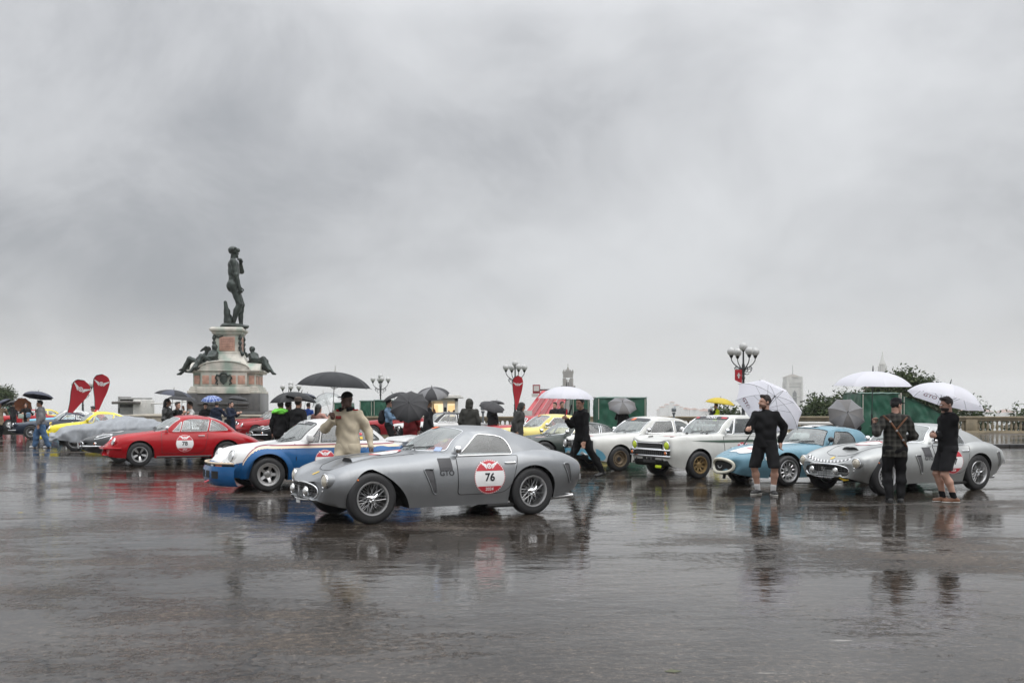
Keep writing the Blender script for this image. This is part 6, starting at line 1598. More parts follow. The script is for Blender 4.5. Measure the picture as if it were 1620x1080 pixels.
def bench(px, d, yt, label, w=2.2):
    h = zat(yt, d); root = thing('stone_bench', label, 'bench', (gx(px, d), d, 0)); MB().box((0, 0, h - .06), (w, .6, .12), bev=.03).build('seat', PALE, root)
    for x in (-w * .36, w * .36): MB().lathe([(.2, 0), (.2, .06), (.11, .12), (.10, h - .2), (.2, h - .14), (.2, h - .121)], 12, (x, 0, 0)).build('leg', STONE, root)
bench(1283, 40, 667, 'pale stone bench behind the blue coupe, below the balustrade', 2.0); bench(1131, 46, 671, 'pale stone bench glimpsed between the two white cars', 3.6); bench(764, 44, 672, 'pale stone bench behind the hooded men', 1.6)

# land falling away, the valley and the city
HILL = pmat('dull hillside', (.05, .065, .035), .9, var=.4, scale=.05); VAL = pmat('valley floor', (.13, .13, .115), .9, var=.35, scale=.004)
b = MB(); xs_ = np.linspace(-900, 900, 40); ys_ = [53.9, 60, 80, 120, 220, 420]; zs_ = [-1.2, -2.6, -7, -18, -40, -55.2]
b.add([(x, y + (98 if x < -60 else 0), z + (2.5 * MN.noise((x * .02, y * .02, 0)) if y > 60 else 0)) for x in xs_ for y, z in zip(ys_, zs_)], grid_faces(40, 6)); struct(b.build('hillside', HILL, angle=180))
b = MB(); b.add([(-2400, 60, -55), (2400, 60, -55), (2400, 2500, -55), (-2400, 2500, -55)], [(0, 1, 2, 3)]); struct(b.build('valley_ground', VAL))
TOWST = pmat('brown tower stone', (.16, .14, .115), .8, var=.2, scale=.15); TOWW = pmat('pale tower marble', (.42, .41, .38), .7, var=.15, scale=.12); ROOFT = pmat('terracotta roof', (.23, .11, .07), .8, var=.2, scale=.2); DARKO = pmat('dark opening', (.03, .03, .03), .9, var=.1)
def tower_belfry():
    d = 950.0; s = FPX / d; root = thing('battlemented_tower', 'distant brown battlemented tower with an arched belfry and pointed cap', 'tower', (gx(898.5, d), d, -55))
    Z = lambda y: zat(y, d) + 55
    b = MB(); b.box((0, 0, Z(618) / 2), (11, 11, Z(618))).box((0, 0, (Z(618) + Z(613)) / 2), (13.4, 13.4, Z(613) - Z(618))); b.build('shaft', TOWST, root, smooth=False)
    for k in range(6):
        for sg in (-1, 1): MB().box((-6 + 2.4 * k, sg * 6.3, Z(613) + .9), (1.3, .8, 1.8)).build('merlon', TOWST, root, smooth=False)
        if 0 < k < 5:
            for sg in (-1, 1): MB().box((sg * 6.3, -6 + 2.4 * k, Z(613) + .9), (.8, 1.3, 1.8)).build('merlon', TOWST, root, smooth=False)
    for sx in (-1, 1):
        for sy in (-1, 1): MB().lathe([(1.5, Z(613)), (1.5, Z(598))], 12, (sx * 3.4, sy * 3.4, 0)).build('pillar', TOWST, root)
        MB().lathe([(.7, Z(613)), (.7, Z(600))], 8, (sx * 1.2, -3.6, 0)).build('pillar', TOWST, root)
    b = MB(); b.box((0, 0, (Z(598) + Z(590)) / 2 + .5), (9.2, 9.2, Z(590) - Z(598))); b.box((0, 0, Z(590) + .6), (10.2, 10.2, 2.2)); b.box((0, 2, (Z(613) + Z(604)) / 2), (4, 3, Z(604) - Z(613))); b.build('belfry', TOWST, root, smooth=False)
    for k in range(5): MB().box((-4.2 + 2.1 * k, -4.7, Z(590) + 2.2), (1.1, .8, 1.6)).build('merlon', TOWST, root, smooth=False)
    MB().lathe([(2.9, Z(588)), (1.3, Z(584)), (.2, Z(579))], 8).tube([(0, 0, Z(579)), (0, 0, Z(574.5))], .16, 5).sphere((0, 0, Z(577)), .5, 8, 6).build('spire', TOWST, root)
tower_belfry()
def tower_marble():
    d = 1200.0; root = thing('square_bell_tower', 'distant pale square bell tower with a thin mast', 'tower', (gx(1254, d), d, -55)); Z = lambda y: zat(y, d) + 55
    b = MB(); b.box((0, 0, Z(606) / 2), (17, 17, Z(606))).box((0, 0, (Z(606) + Z(597)) / 2), (18.8, 18.8, Z(597) - Z(606)))
    for sx in (-1, 1):
        for sy in (-1, 1): b.lathe([(1.9, 0), (1.9, Z(604))], 8, (sx * 8.3, sy * 8.3, 0))
    w = b.build('shaft', TOWW, root, smooth=False)
    for y in (612, 628, 645): MB().box((0, 0, Z(y)), (17.8, 17.8, .8)).build('string_course', pmat('grey marble', (.22, .23, .21), .7), w, smooth=False)
    f = MB().prism(rounded([(-2.4, Z(642)), (2.4, Z(642)), (2.4, Z(622)), (0, Z(617)), (-2.4, Z(622))], .3), -8.58, -8.2, plane='xz').build('window', DARKO, w, smooth=False)
    MB().lathe([(13, Z(597)), (9, Z(595)), (.6, Z(591.5))], 4).build('roof', TOWST, root, smooth=False); MB().tube([(0, 0, Z(593)), (0, 0, Z(578))], .3, 5).build('mast', IRON, root)
    for k in range(9): MB().box((-8.4 + 2.1 * k, -9.3, Z(597) + .5), (1.2, .5, 1.1)).build('parapet_block', TOWW, root, smooth=False)
tower_marble()
def dome():
    d = 1250.0; root = thing('domed_cathedral', 'distant cathedral dome topped by a pale lantern', 'cathedral', (gx(1396, d), d, -55)); Z = lambda y: zat(y, d) + 55
    zt = Z(590); MB().lathe([(25 * cos(a), zt - 33 + 33 * sin(a) ** .95) for a in np.linspace(0.001, 1.45, 14)], 8).build('dome', ROOFT, root, smooth=False)
    MB().lathe([(26, 0), (26, zt - 33)], 8).build('drum', TOWW, root, smooth=False)
    L = MB(); L.lathe([(5.4, zt - 1), (5.4, zt + 1), (3.7, zt + 1.2), (3.7, Z(578)), (4.6, Z(577)), (4.4, Z(575)), (3.2, Z(572)), (1.6, Z(566)), (.8, Z(561)), (.3, Z(559))], 8); L.sphere((0, 0, Z(558)), .9, 8, 6); L.tube([(0, 0, Z(558)), (0, 0, Z(555))], .18, 4)
    ln = L.build('lantern', TOWW, root, smooth=False)
    for k in range(8):
        a = 2 * pi * k / 8 + .2; MB().box((4.9 * cos(a), 4.9 * sin(a), (zt + Z(580)) / 2 + 1), (.9, .9, Z(580) - zt)).build('buttress', TOWW, ln, smooth=False)
dome()
def far_city():
    random.seed(11); d = 1900.0
    for k, (px, w, top) in enumerate(((1048, 9, 644), (1055, 8, 640), (1063, 7, 636), (1070, 9, 641), (1077, 6, 644), (1085, 14, 647), (1098, 14, 648), (1115, 20, 650), (1042, 6, 648), (1550, 30, 651), (1590, 24, 652), (1520, 20, 652))):
        dd = d + random.uniform(-80, 80); ww = w / FPX * dd; h = zat(top, dd) + 55
        nm = ('second block from the left', 'block left of the tallest one', 'tallest tower shaped block', 'block just right of the tallest one', 'narrow low block', 'wide low block', 'wide block left of the yellow umbrella', 'lowest widest block behind the yellow umbrella', 'leftmost small block', 'widest block low over the right balustrade', 'block farthest right over the balustrade', 'block under the right white umbrella tip')[k]
        root = thing('far_building', 'pale far building in the haze, ' + nm, 'building', (gx(px, dd), dd, -55), 0, 'far pale buildings')
        MB().box((0, 0, h / 2), (ww, ww, h)).build('wall', PALE, root, smooth=False); MB().lathe([(ww * .78, h), (ww * .1, h + ww * .2)], 4).build('roof', ROOFT, root, smooth=False)
far_city()

LEAF = [pmat('leaf green %s' % k, c, .6, var=.35, scale=.8, trans=.25, spec=.2) for k, c in (('dark', (.03, .045, .02)), ('mid', (.05, .075, .028)), ('light', (.085, .105, .045)))]
BARK = pmat('bark', (.07, .055, .045), .9, var=.3)
def tree(px, wpx, ytop, d, label, nl=2600, base=-3.0, seed=1, sparse=False, cat='tree', leaf=.13):
    rnd = random.Random(seed); x = gx(px, d); zt = zat(ytop, d); R_ = wpx / FPX * d / 2; root = thing('leafy_tree', label, cat, (x, d, base), rnd.uniform(0, 6), 'trees beyond the balustrade')
    H = zt - base; b = MB(); tips = []
    b.tube([(0, 0, 0), (.05, .03, H * .3), (.02, -.05, H * .5), (0, 0, H * .7)], [.16, .12, .09, .05], 7)
    for k in range(22 if not sparse else 8):
        a = rnd.uniform(0, 6.28); z0 = rnd.uniform(.35, .7) * H; r = rnd.uniform(.5, 1.0) * R_; z1 = z0 + rnd.uniform(.25, 1.0) * (H - z0); zm = H * (.98 - .26 * (r / R_) ** 2 * rnd.uniform(.4, 1.3)) if not sparse else H * rnd.uniform(.72, .97); z1 = min(z1, zm) if sparse else zm * rnd.uniform(.80, 1.0); p1 = (r * cos(a), r * sin(a), z1)
        b.tube([(0, 0, z0), (p1[0] * .5, p1[1] * .5, (z0 + p1[2]) / 2 + .1), p1], [.06, .04, .012], 5); tips.append(p1)
        for q in range(6 if not sparse else 3):
            p2 = (p1[0] * rnd.uniform(.5, 1.15), p1[1] * rnd.uniform(.5, 1.15), p1[2] + rnd.uniform(-.7, .25)); b.tube([(p1[0] * .6, p1[1] * .6, (z0 + p1[2]) / 2), p2], [.025, .008], 4); tips.append(p2)
    tips.append((0, 0, H - .2)); b.build('trunk', BARK, root)
    b = MB()
    for k in range(int(nl * 1.5)):
        t = rnd.choice(tips); s_ = rnd.gauss(0, .22 if sparse else .30); p = Vector((t[0] + rnd.gauss(0, .30), t[1] + rnd.gauss(0, .30), t[2] + rnd.gauss(0, .24)))
        u = Vector((rnd.gauss(0, 1), rnd.gauss(0, 1), rnd.gauss(.2, .7))).normalized(); v = u.orthogonal().normalized(); v = (v * cos(k) + u.cross(v) * sin(k)); l = leaf * rnd.uniform(.6, 1.25)
        b.add([p - u * l, p + v * l * .38 + u * l * .1, p + u * l, p - v * l * .38 + u * l * .1], [(0, 1, 2, 3)], rnd.choice((0, 0, 1, 1, 2)))
    b.build('crown', LEAF, root, smooth=False)
tree(1287, 46, 622, 57, 'bushy tree over the balustrade right of the tilted white umbrella', 3800, -3, 1)
tree(1312, 34, 640, 57, 'low bush over the balustrade beside the grey umbrella', 2400, -3, 2)
tree(1338, 56, 619, 58, 'dense tree behind the left big white umbrella', 4600, -3, 3)
tree(1438, 84, 584, 59, 'tallest dense tree rising between the two white umbrellas', 9000, -3, 4)
tree(1398, 60, 600, 60, 'dark tree behind the checked shirt man\'s umbrella', 4500, -3, 41)
tree(1478, 60, 612, 60, 'tree crown behind the right white umbrella', 4200, -3, 42)
tree(1540, 34, 632, 56, 'thin leafy tree at the tip of the right white umbrella', 800, -3, 5, True)
tree(1614, 32, 636, 56, 'thin leafy tree at the right edge', 700, -3, 6, True)
tree(1152, 60, 641, 57, 'low bush beside the base of the right lamp post', 2600, -3, 7)
tree(-4, 40, 612, 90, 'dark tree at the left edge', 3500, 0, 8)
# ------------------------------------------------------------ figures: smooth unions of tapered limbs, meshed as one surface
def smin(a, b, k):
    h = np.clip(.5 + .5 * (b - a) / k, 0, 1); return b * (1 - h) + a * h - k * h * (1 - h)
def surface_nets(f, org, h):
    s = f < 0; nx, ny, nz = f.shape; cx, cyy, cz = nx - 1, ny - 1, nz - 1
    acc = np.zeros((cx, cyy, cz, 3), np.float32); cnt = np.zeros((cx, cyy, cz), np.float32)
    g = lambda i, j, k: (slice(i, i + cx), slice(j, j + cyy), slice(k, k + cz))
    C = [(i, j, k) for i in (0, 1) for j in (0, 1) for k in (0, 1)]
    for a in C:
        for ax in range(3):
            if a[ax]: continue
            b_ = list(a); b_[ax] = 1; fa, fb = f[g(*a)], f[g(*b_)]; m = (fa < 0) != (fb < 0)
            t = np.where(m, fa / np.where(m, fa - fb, 1), 0)
            for q in range(3): acc[..., q] += np.where(m, a[q] + (t if q == ax else 0), 0)
            cnt += m
    act = cnt > 0; idx = -np.ones(act.shape, np.int64); idx[act] = np.arange(act.sum())
    ijk = np.argwhere(act); V = (acc[act] / cnt[act][:, None] + ijk) * h + np.array(org)
    F = []
    for ax in range(3):
        u, v = [(1, 2), (2, 0), (0, 1)][ax]; sl = [slice(None)] * 3; sl2 = [slice(None)] * 3
        sl[ax] = slice(0, -1); sl2[ax] = slice(1, None); a, b_ = s[tuple(sl)], s[tuple(sl2)]; e = np.argwhere(a != b_)
        e = e[(e[:, u] > 0) & (e[:, v] > 0) & (e[:, u] < act.shape[u]) & (e[:, v] < act.shape[v])]
        if not len(e): continue
        du = np.zeros(3, int); du[u] = 1; dv = np.zeros(3, int); dv[v] = 1
        q = [idx[tuple((e - o).T)] for o in (0 * du, du, du + dv, dv)]; q = np.stack(q, 1)
        fl = ~a[tuple(e.T)]; q[fl] = q[fl][:, ::-1]; F.append(q)
    return V, np.concatenate(F)
def sdf_mesh(prims, h, cuts=(), noise=0.0, nf=14.0, seed=0):
    """prims: (kind, a, b, ra, rb, k, squash) kind c = tapered limb, e = ellipsoid (a centre, b radii, ra = rotation matrix)"""
    lo = np.full(3, 1e9); hi = -lo
    bb = []
    for p in prims:
        if p[0] == 'c': a, b_ = np.array(p[1]), np.array(p[2]); m = max(p[3], p[4]) * max(1, *(p[6] if p[6] else (1,))); l, u = np.minimum(a, b_) - m, np.maximum(a, b_) + m
        else: c = np.array(p[1]); m = max(p[2]); l, u = c - m, c + m
        bb.append((l, u)); lo = np.minimum(lo, l); hi = np.maximum(hi, u)
    lo -= 3 * h + noise; hi += 3 * h + noise; n = np.ceil((hi - lo) / h).astype(int) + 1
    ax = [lo[i] + h * np.arange(n[i]) for i in range(3)]; f = np.full(n, .25, np.float32)
    for p, (l, u) in zip(prims, bb):
        k = p[5]; i0 = np.maximum(0, np.floor((l - lo - k - 2 * h - .03) / h).astype(int)); i1 = np.minimum(n, np.ceil((u - lo + k + 2 * h + .03) / h).astype(int) + 1)
        X = ax[0][i0[0]:i1[0], None, None]; Y = ax[1][None, i0[1]:i1[1], None]; Z = ax[2][None, None, i0[2]:i1[2]]
        if p[0] == 'c':
            a, b_ = np.array(p[1], float), np.array(p[2], float); sq = p[6] or (1, 1, 1); d = (b_ - a) / sq
            px, py, pz = (X - a[0]) / sq[0], (Y - a[1]) / sq[1], (Z - a[2]) / sq[2]; L2 = float(d @ d) + 1e-9
            t = np.clip((px * d[0] + py * d[1] + pz * d[2]) / L2, 0, 1)
            v = (np.sqrt((px - t * d[0]) ** 2 + (py - t * d[1]) ** 2 + (pz - t * d[2]) ** 2) - (p[3] + (p[4] - p[3]) * t)) * min(sq)
        else:
            c = np.array(p[1], float); r = np.array(p[2], float); M = np.array(p[3]) if p[3] is not None else np.eye(3)
            qx, qy, qz = X - c[0], Y - c[1], Z - c[2]
            w = [(M[0][i] * qx + M[1][i] * qy + M[2][i] * qz) / r[i] for i in range(3)]
            q = np.sqrt(w[0] ** 2 + w[1] ** 2 + w[2] ** 2); v = (q - 1) * min(r) * 1.0
        sl = tuple(slice(i0[i], i1[i]) for i in range(3)); f[sl] = smin(f[sl], v.astype(np.float32), k)
    X = ax[0][:, None, None]; Y = ax[1][None, :, None]; Z = ax[2][None, None, :]
    if noise > 0:
        s_ = seed * 1.7
        w = np.sin(nf * X + 2.1 * np.sin(nf * .7 * Z + s_) + s_) * np.sin(nf * 1.3 * Z + 1.7 * np.sin(nf * .8 * Y + s_)) + .6 * np.sin(nf * 2.3 * Z + 2.5 * np.sin(nf * 1.1 * X) + nf * Y + 2 * s_)
        f += (noise * w).astype(np.float32)
    for c in cuts: f = np.maximum(f, c(X, Y, Z).astype(np.float32) + 0 * f)
    return surface_nets(f, lo, h)
def mesh_np(name, V, F, mats, parent, mi=None, loc=None):
    me = bpy.data.meshes.new(name); me.vertices.add(len(V)); me.vertices.foreach_set('co', V.astype(np.float32).ravel())
    me.loops.add(F.size); me.polygons.add(len(F)); me.loops.foreach_set('vertex_index', F.astype(np.int32).ravel())
    me.polygons.foreach_set('loop_start', np.arange(0, F.size, 4, dtype=np.int32)); me.polygons.foreach_set('loop_total', np.full(len(F), 4, np.int32))
    for m in (mats if isinstance(mats, list) else [mats]): me.materials.append(m)
    if mi is not None: me.polygons.foreach_set('material_index', mi.astype(np.int32))
    me.update(calc_edges=True); me.validate(); me.shade_smooth()
    return link(name, me, parent, loc)
def ik(a, b_, l1, l2, pole):
    a, b_, pole = np.array(a, float), np.array(b_, float), np.array(pole, float); d = b_ - a; L = np.linalg.norm(d); mx = (l1 + l2) * .999
    if L > mx: b_ = a + d / L * mx; d = b_ - a; L = mx
    u = d / L; x = (l1 * l1 - l2 * l2 + L * L) / (2 * L); y = sqrt(max(0, l1 * l1 - x * x)); p = pole - u * (pole @ u); p /= np.linalg.norm(p) + 1e-9
    return a + u * x + p * y, b_
def rotm(yaw, pitch=0.0, roll=0.0):
    """columns are the rotated axes"""
    return np.array(Matrix.Rotation(yaw, 3, 'Z') @ Matrix.Rotation(pitch, 3, 'X') @ Matrix.Rotation(roll, 3, 'Y'))
def hand_prims(w, fd, side, H, curl, k=.004, sc=1.0):
    """wrist, finger direction, direction from little finger to thumb, curl 0..1"""
    fd = fd / np.linalg.norm(fd); side = side - fd * (side @ fd); side /= np.linalg.norm(side) + 1e-9; nrm = np.cross(side, fd); s = H * sc; out = []
    kn = w + fd * .050 * s; out.append(('c', w, w + fd * .03 * s, .016 * s, .020 * s, .008, None)); out.append(('c', kn - side * .014 * s, kn + side * .014 * s, .0125 * s, .0125 * s, .008, None)); out.append(('c', w + fd * .02 * s, kn, .018 * s, .017 * s, .008, None))
    for q, ln in ((-1.5, .78), (-.5, .95), (.5, 1.0), (1.5, .9)):
        p0 = kn + side * q * .0118 * s; L = .046 * s * ln; a1, a2 = curl * 1.1, curl * 2.5
        d1 = fd * cos(a1) + nrm * sin(a1); d2 = fd * cos(a2) + nrm * sin(a2); p1 = p0 + d1 * L * .52; p2 = p1 + d2 * L * .5
        out.append(('c', p0, p1, .0062 * s, .0056 * s, k, None)); out.append(('c', p1, p2, .0056 * s, .0045 * s, k, None))
    t0 = w + fd * .018 * s + side * .017 * s; d1 = fd * .72 + side * .62 + nrm * .3 * curl; d2 = fd * (.95 - .3 * curl) + side * (.25 - .5 * curl) + nrm * .7 * curl
    t1 = t0 + d1 / np.linalg.norm(d1) * .026 * s; t2 = t1 + d2 / np.linalg.norm(d2) * .022 * s
    out.append(('c', t0, t1, .0085 * s, .0068 * s, k, None)); out.append(('c', t1, t2, .0068 * s, .0052 * s, k, None))
    return out
class Skel: pass
def skeleton(H, feet=None, hands=None, lean=0.0, head=(0, 0), hip=None, twist=0.0, side=0.0):
    """a standing figure facing -y; right hand at -x; all targets in metres in the figure's frame"""
    S = Skel(); S.H = H; M = rotm(twist, lean, side); S.M = M
    hp = np.array(hip if hip is not None else (0, 0, .515 * H), float); S.hip = hp; T = lambda x, y, z: hp + M @ np.array((x, y, z)) * H
    S.T = T; S.waist = T(0, .004, .085); S.chest = T(0, .002, .205); S.neck = T(0, .012, .318); hy, hpch = head
    S.HM = rotm(hy + twist * .6, hpch + lean * .3); S.head = S.neck + M @ np.array((0, -.006, .05)) * H + S.HM @ np.array((0, -.012, .044)) * H
    S.sh = {-1: T(-.102, .008, .278), 1: T(.102, .008, .278)}; S.hj = {s: hp + np.array((s * .05 * cos(twist * .3), 0, -.01)) * H for s in (-1, 1)}
    feet = feet or {-1: (-.10, 0, 12), 1: (.10, .02, -12)}; S.an, S.kn, S.toe, S.heel = {}, {}, {}, {}
    for s in (-1, 1):
        fx, fy, fa = feet[s][:3]; lift = feet[s][3] if len(feet[s]) > 3 else 0; an = np.array((fx, fy, .045 * H + lift)); d = np.array((-sin(R(-fa)) * -1 * -1, -cos(R(fa)), 0)); d = np.array((sin(R(fa)), -cos(R(fa)), 0))
        kn, an = ik(S.hj[s], an, .245 * H, .238 * H, d + np.array((s * .12, 0, .0))); S.kn[s], S.an[s] = kn, an
        dz = -.35 * (1 if lift > .03 else 0); S.toe[s] = an + d * .088 * H + np.array((0, 0, -.030 * H + dz * .1)); S.heel[s] = an - d * .026 * H + np.array((0, 0, -.028 * H)); S.fd = d
    hands = hands or {}; S.el, S.wr, S.hd, S.hs, S.curl = {}, {}, {}, {}, {}
    for s in (-1, 1):
        t = hands.get(s)
        if t is None: wr = S.sh[s] + M @ np.array((s * .045, -.045, -.300)) * H; pole = np.array((s * .5, 1.0, 0)); hdv = np.array((s * -.02, -.12, -1.)); sd = np.array((0, -1.0, 0)); cu = .32
        else: wr = np.array(t[0], float); pole = np.array(t[1] if len(t) > 1 else (s * .6, .6, -.8), float); hdv = np.array(t[2] if len(t) > 2 else (0, -.6, .5), float); sd = np.array(t[3] if len(t) > 3 else (0, -.3, 1), float); cu = t[4] if len(t) > 4 else .85
        el, wr = ik(S.sh[s], wr, .172 * H, .150 * H, pole); S.el[s], S.wr[s], S.hd[s], S.hs[s], S.curl[s] = el, wr, hdv, sd, cu
    return S
def torso_prims(S, g=0.0, wide=1.0, k=.05):
    H = S.H; M = S.M; T = S.T; w = wide
    def el(x, y, z, rx, ry, rz): return ('e', T(x, y, z), ((rx * w) * H + g, (ry * w) * H + g, rz * H + g), M, None, k, None)
    P = [el(0, .004, -.005, .098, .068, .070), el(0, 0, .075, .082, .058, .075), el(0, .002, .170, .094, .064, .095), el(0, .006, .250, .098, .062, .066)]
    P += [('c', T(0, .012, .292), T(-.088, .009, .272), .040 * H + g, .036 * H + g, k * .7, None), ('c', T(0, .012, .292), T(.088, .009, .272), .040 * H + g, .036 * H + g, k * .7, None), ('c', T(0, .014, .285), S.neck, .052 * H + g * .7, .034 * H + g * .4, .03, None)]
    return P
def arm_prims(S, s, g=0.0, upto=1.0, gw=None, k=.025):
    H = S.H; gw = g if gw is None else gw; e, w_ = S.el[s], S.wr[s]; P = [('c', S.sh[s], e, .0325 * H + g, .026 * H + g, k, None)]
    P.append(('c', e, e + (w_ - e) * upto, .0265 * H + g, (.0265 + (.0165 - .0265) * upto) * H + gw, k, None)); return P
def leg_prims(S, s, g=0.0, gk=None, ga=None, upto=2.0, k=.03):
    H = S.H; gk = g if gk is None else gk; ga = g if ga is None else ga; a, b_, c = S.hj[s], S.kn[s], S.an[s]
    if upto <= 1: return [('c', a, a + (b_ - a) * upto, .058 * H + g, .044 * H + gk, k, None)]
    P = [('c', a, b_, .057 * H + g, .034 * H + gk, k, None)]; m = b_ + (c - b_) * .32; bk = np.array((0, .012, 0)) * H
    P += [('c', b_, m + bk, .033 * H + gk, .036 * H + gk, k, None), ('c', m + bk, b_ + (c - b_) * min(1, upto - 1), .036 * H + gk, .022 * H + ga, k, None)]; return P
def head_prims(S, beard=False):
    H = S.H; c = S.head; M = S.HM; P = lambda x, y, z: c + M @ np.array((x, y, z)) * H
    return [('e', P(0, .006, .016), (.0435 * H, .054 * H, .056 * H), M, None, .012, None), ('e', P(0, -.018, -.028), (.034 * H, .036 * H, .040 * H), M, None, .015, None),
            ('c', P(0, -.054, .006), P(0, -.064, -.014), .0065 * H, .0095 * H, .006, None), ('c', P(-.018, -.047, .018), P(.018, -.047, .018), .008 * H, .008 * H, .006, None),
            ('e', P(0, -.050, -.036), (.016 * H, .008 * H, .007 * H), M, None, .004, None), ('c', P(-.010, -.045, -.058), P(.010, -.045, -.058), .011 * H, .011 * H, .01, None),
            ('e', P(-.045, .008, .0), (.006 * H, .012 * H, .019 * H), M, None, .004, None), ('e', P(.045, .008, .0), (.006 * H, .012 * H, .019 * H), M, None, .004, None)], P
def neck_prims(S):
    H = S.H; return [('c', S.neck - np.array((0, 0, .03)) * H, S.head + S.HM @ np.array((0, .018, -.03)) * H, .033 * H, .030 * H, .015, None)]

SKINS = [pmat('skin fair', (.46, .27, .20), .5, var=.1, scale=20), pmat('skin tan', (.34, .19, .13), .5, var=.1, scale=20), pmat('skin dark', (.10, .055, .04), .5, var=.1, scale=20)]
EYEM = pmat('dark eye', (.02, .018, .016), .2, var=0); LIPM = pmat('lip', (.30, .12, .10), .45, var=.05)
HAIRB = pmat('dark brown hair', (.022, .015, .011), .6, var=.4, scale=30, bump=.5, bscale=60); HAIRK = pmat('black hair', (.010, .009, .009), .5, var=.4, scale=30, bump=.5, bscale=60)
def nearest_bone_mat(V, F, S, groups): pass
ALLP = []
def person(label, px, d, H=1.76, face=0.0, skin=0, top=None, topkind='jacket', hem=.45, sleeve=.97, legs=None, legkind='trousers', shoes=None, hair=HAIRB, hairkind='short', cap=None, hood=False,
           hands=None, feet=None, lean=0.0, head=(0, 0), twist=0.0, side=0.0, h=.014, group=None, bulk=1.0, sock=None, beard=None, z=0.0, seed=None, x=None, loose=0.0, collar=True, shortcut=-.005):
    seed = len(ALLP) + 1 if seed is None else seed; S = skeleton(H, feet, hands, lean, head, None, twist, side)
    root = thing('person', label, 'person', (gx(px, d) if x is None else x, d, z), R(face), group or 'people standing about in the rain'); ALLP.append(root)
    hp_, HP = head_prims(S); P = torso_prims(S) + neck_prims(S) + hp_
    for s in (-1, 1):
        P += arm_prims(S, s) + leg_prims(S, s); P.append(('c', S.heel[s], S.toe[s], .021 * H, .017 * H, .02, None))
        P += hand_prims(S.wr[s], S.hd[s], S.hs[s], H, S.curl[s], sc=1.04)
    hh = min(h, .0095) if h < .0136 else h
    V, F = sdf_mesh(P, hh); c = V[F].mean(axis=1); mi = np.zeros(len(F), int)
    for q, r_, m_ in ((HP(-.019, -.049, .006), .0062 * H, 1), (HP(.019, -.049, .006), .0062 * H, 1), (HP(0, -.058, -.036), .009 * H, 2)):
        mi[np.linalg.norm(c - q, axis=1) < r_] = m_
    body = mesh_np('body', V, F, [SKINS[skin], EYEM, LIPM], root, mi)
    g = .017 + loose; T = S.T; up = S.M @ np.array((0, 0, 1.0)); hip0 = S.hip
    if legs is not None:
        if legkind == 'dress':
            Q = [('c', T(0, 0, .06), T(0, 0, -.28), .085 * H, .135 * H, .03, (1, .75, 1)), ('c', T(0, 0, .06), T(0, 0, .2), .09 * H, .1 * H, .03, (1, .7, 1))]; cuts = [lambda X, Y, Z: (hip0[2] - .30 * H) - Z]
        else:
            Q = [('e', T(0, .004, .0), (.104 * H + .010, .076 * H + .010, .080 * H), S.M, None, .04, None)]; 
            for s in (-1, 1):
                if legkind == 'shorts': Q += leg_prims(S, s, .016 + loose, .022 + loose, upto=.99)
                else: Q += leg_prims(S, s, .014 + loose, .014 + loose, .020 + loose, upto=1.97)
            zk = S.kn[1][2] + shortcut; cuts = [lambda X, Y, Z: (zk - Z)] if legkind == 'shorts' else []
        V, F = sdf_mesh(Q, h, cuts, .007 if legkind != 'shorts' else .005, 14, seed); mesh_np({'shorts': 'shorts', 'dress': 'skirt'}.get(legkind, 'trousers'), V, F, legs, root)
    if top is not None:
        hz = hem * H
        Q = torso_prims(S, g, bulk); hb = np.array((hip0[0], hip0[1], hz)) + up * 0
        if topkind != 'shirt' or loose > 0: Q.append(('c', T(0, .004, .19), hb, .082 * H * bulk + g, .094 * H * bulk + g, .04, (1, .70, 1)))
        if hem < .42 or topkind == 'coat': Q.append(('c', T(0, .004, .02), np.array((hip0[0], hip0[1], hz)), .098 * H * bulk + g, .112 * H * bulk + g, .05, (1, .78, 1)))
        for s in (-1, 1): Q += arm_prims(S, s, g * 1.05, sleeve, g * .9)
        if topkind in ('hoodie', 'jacket', 'coat') and collar:
            Q.append(('e', S.neck + S.M @ np.array((0, .022, -.006)) * H, (.054 * H, .050 * H, .026 * H), S.M, None, .02, None))
            if topkind == 'hoodie': Q.append(('e', S.neck + S.M @ np.array((0, .058, -.030)) * H, (.070 * H, .035 * H, .045 * H), S.M, None, .02, None))
        nk = S.neck + up * .030 * H
        cuts = [lambda X, Y, Z: hz - Z if True else 0, lambda X, Y, Z: (X - nk[0]) * up[0] + (Y - nk[1]) * up[1] + (Z - nk[2]) * up[2] - 0 * X if not any(S.wr[q][2] > nk[2] or S.el[q][2] > nk[2] for q in (-1, 1)) else 0 * X - 1]
        V, F = sdf_mesh(Q, h, cuts, .0085, 13, seed); t_ = mesh_np({'hoodie': 'hoodie', 'coat': 'coat', 'shirt': 'shirt', 'suit': 'race_suit_top'}.get(topkind, 'jacket'), V, F, top, root); S.top = t_
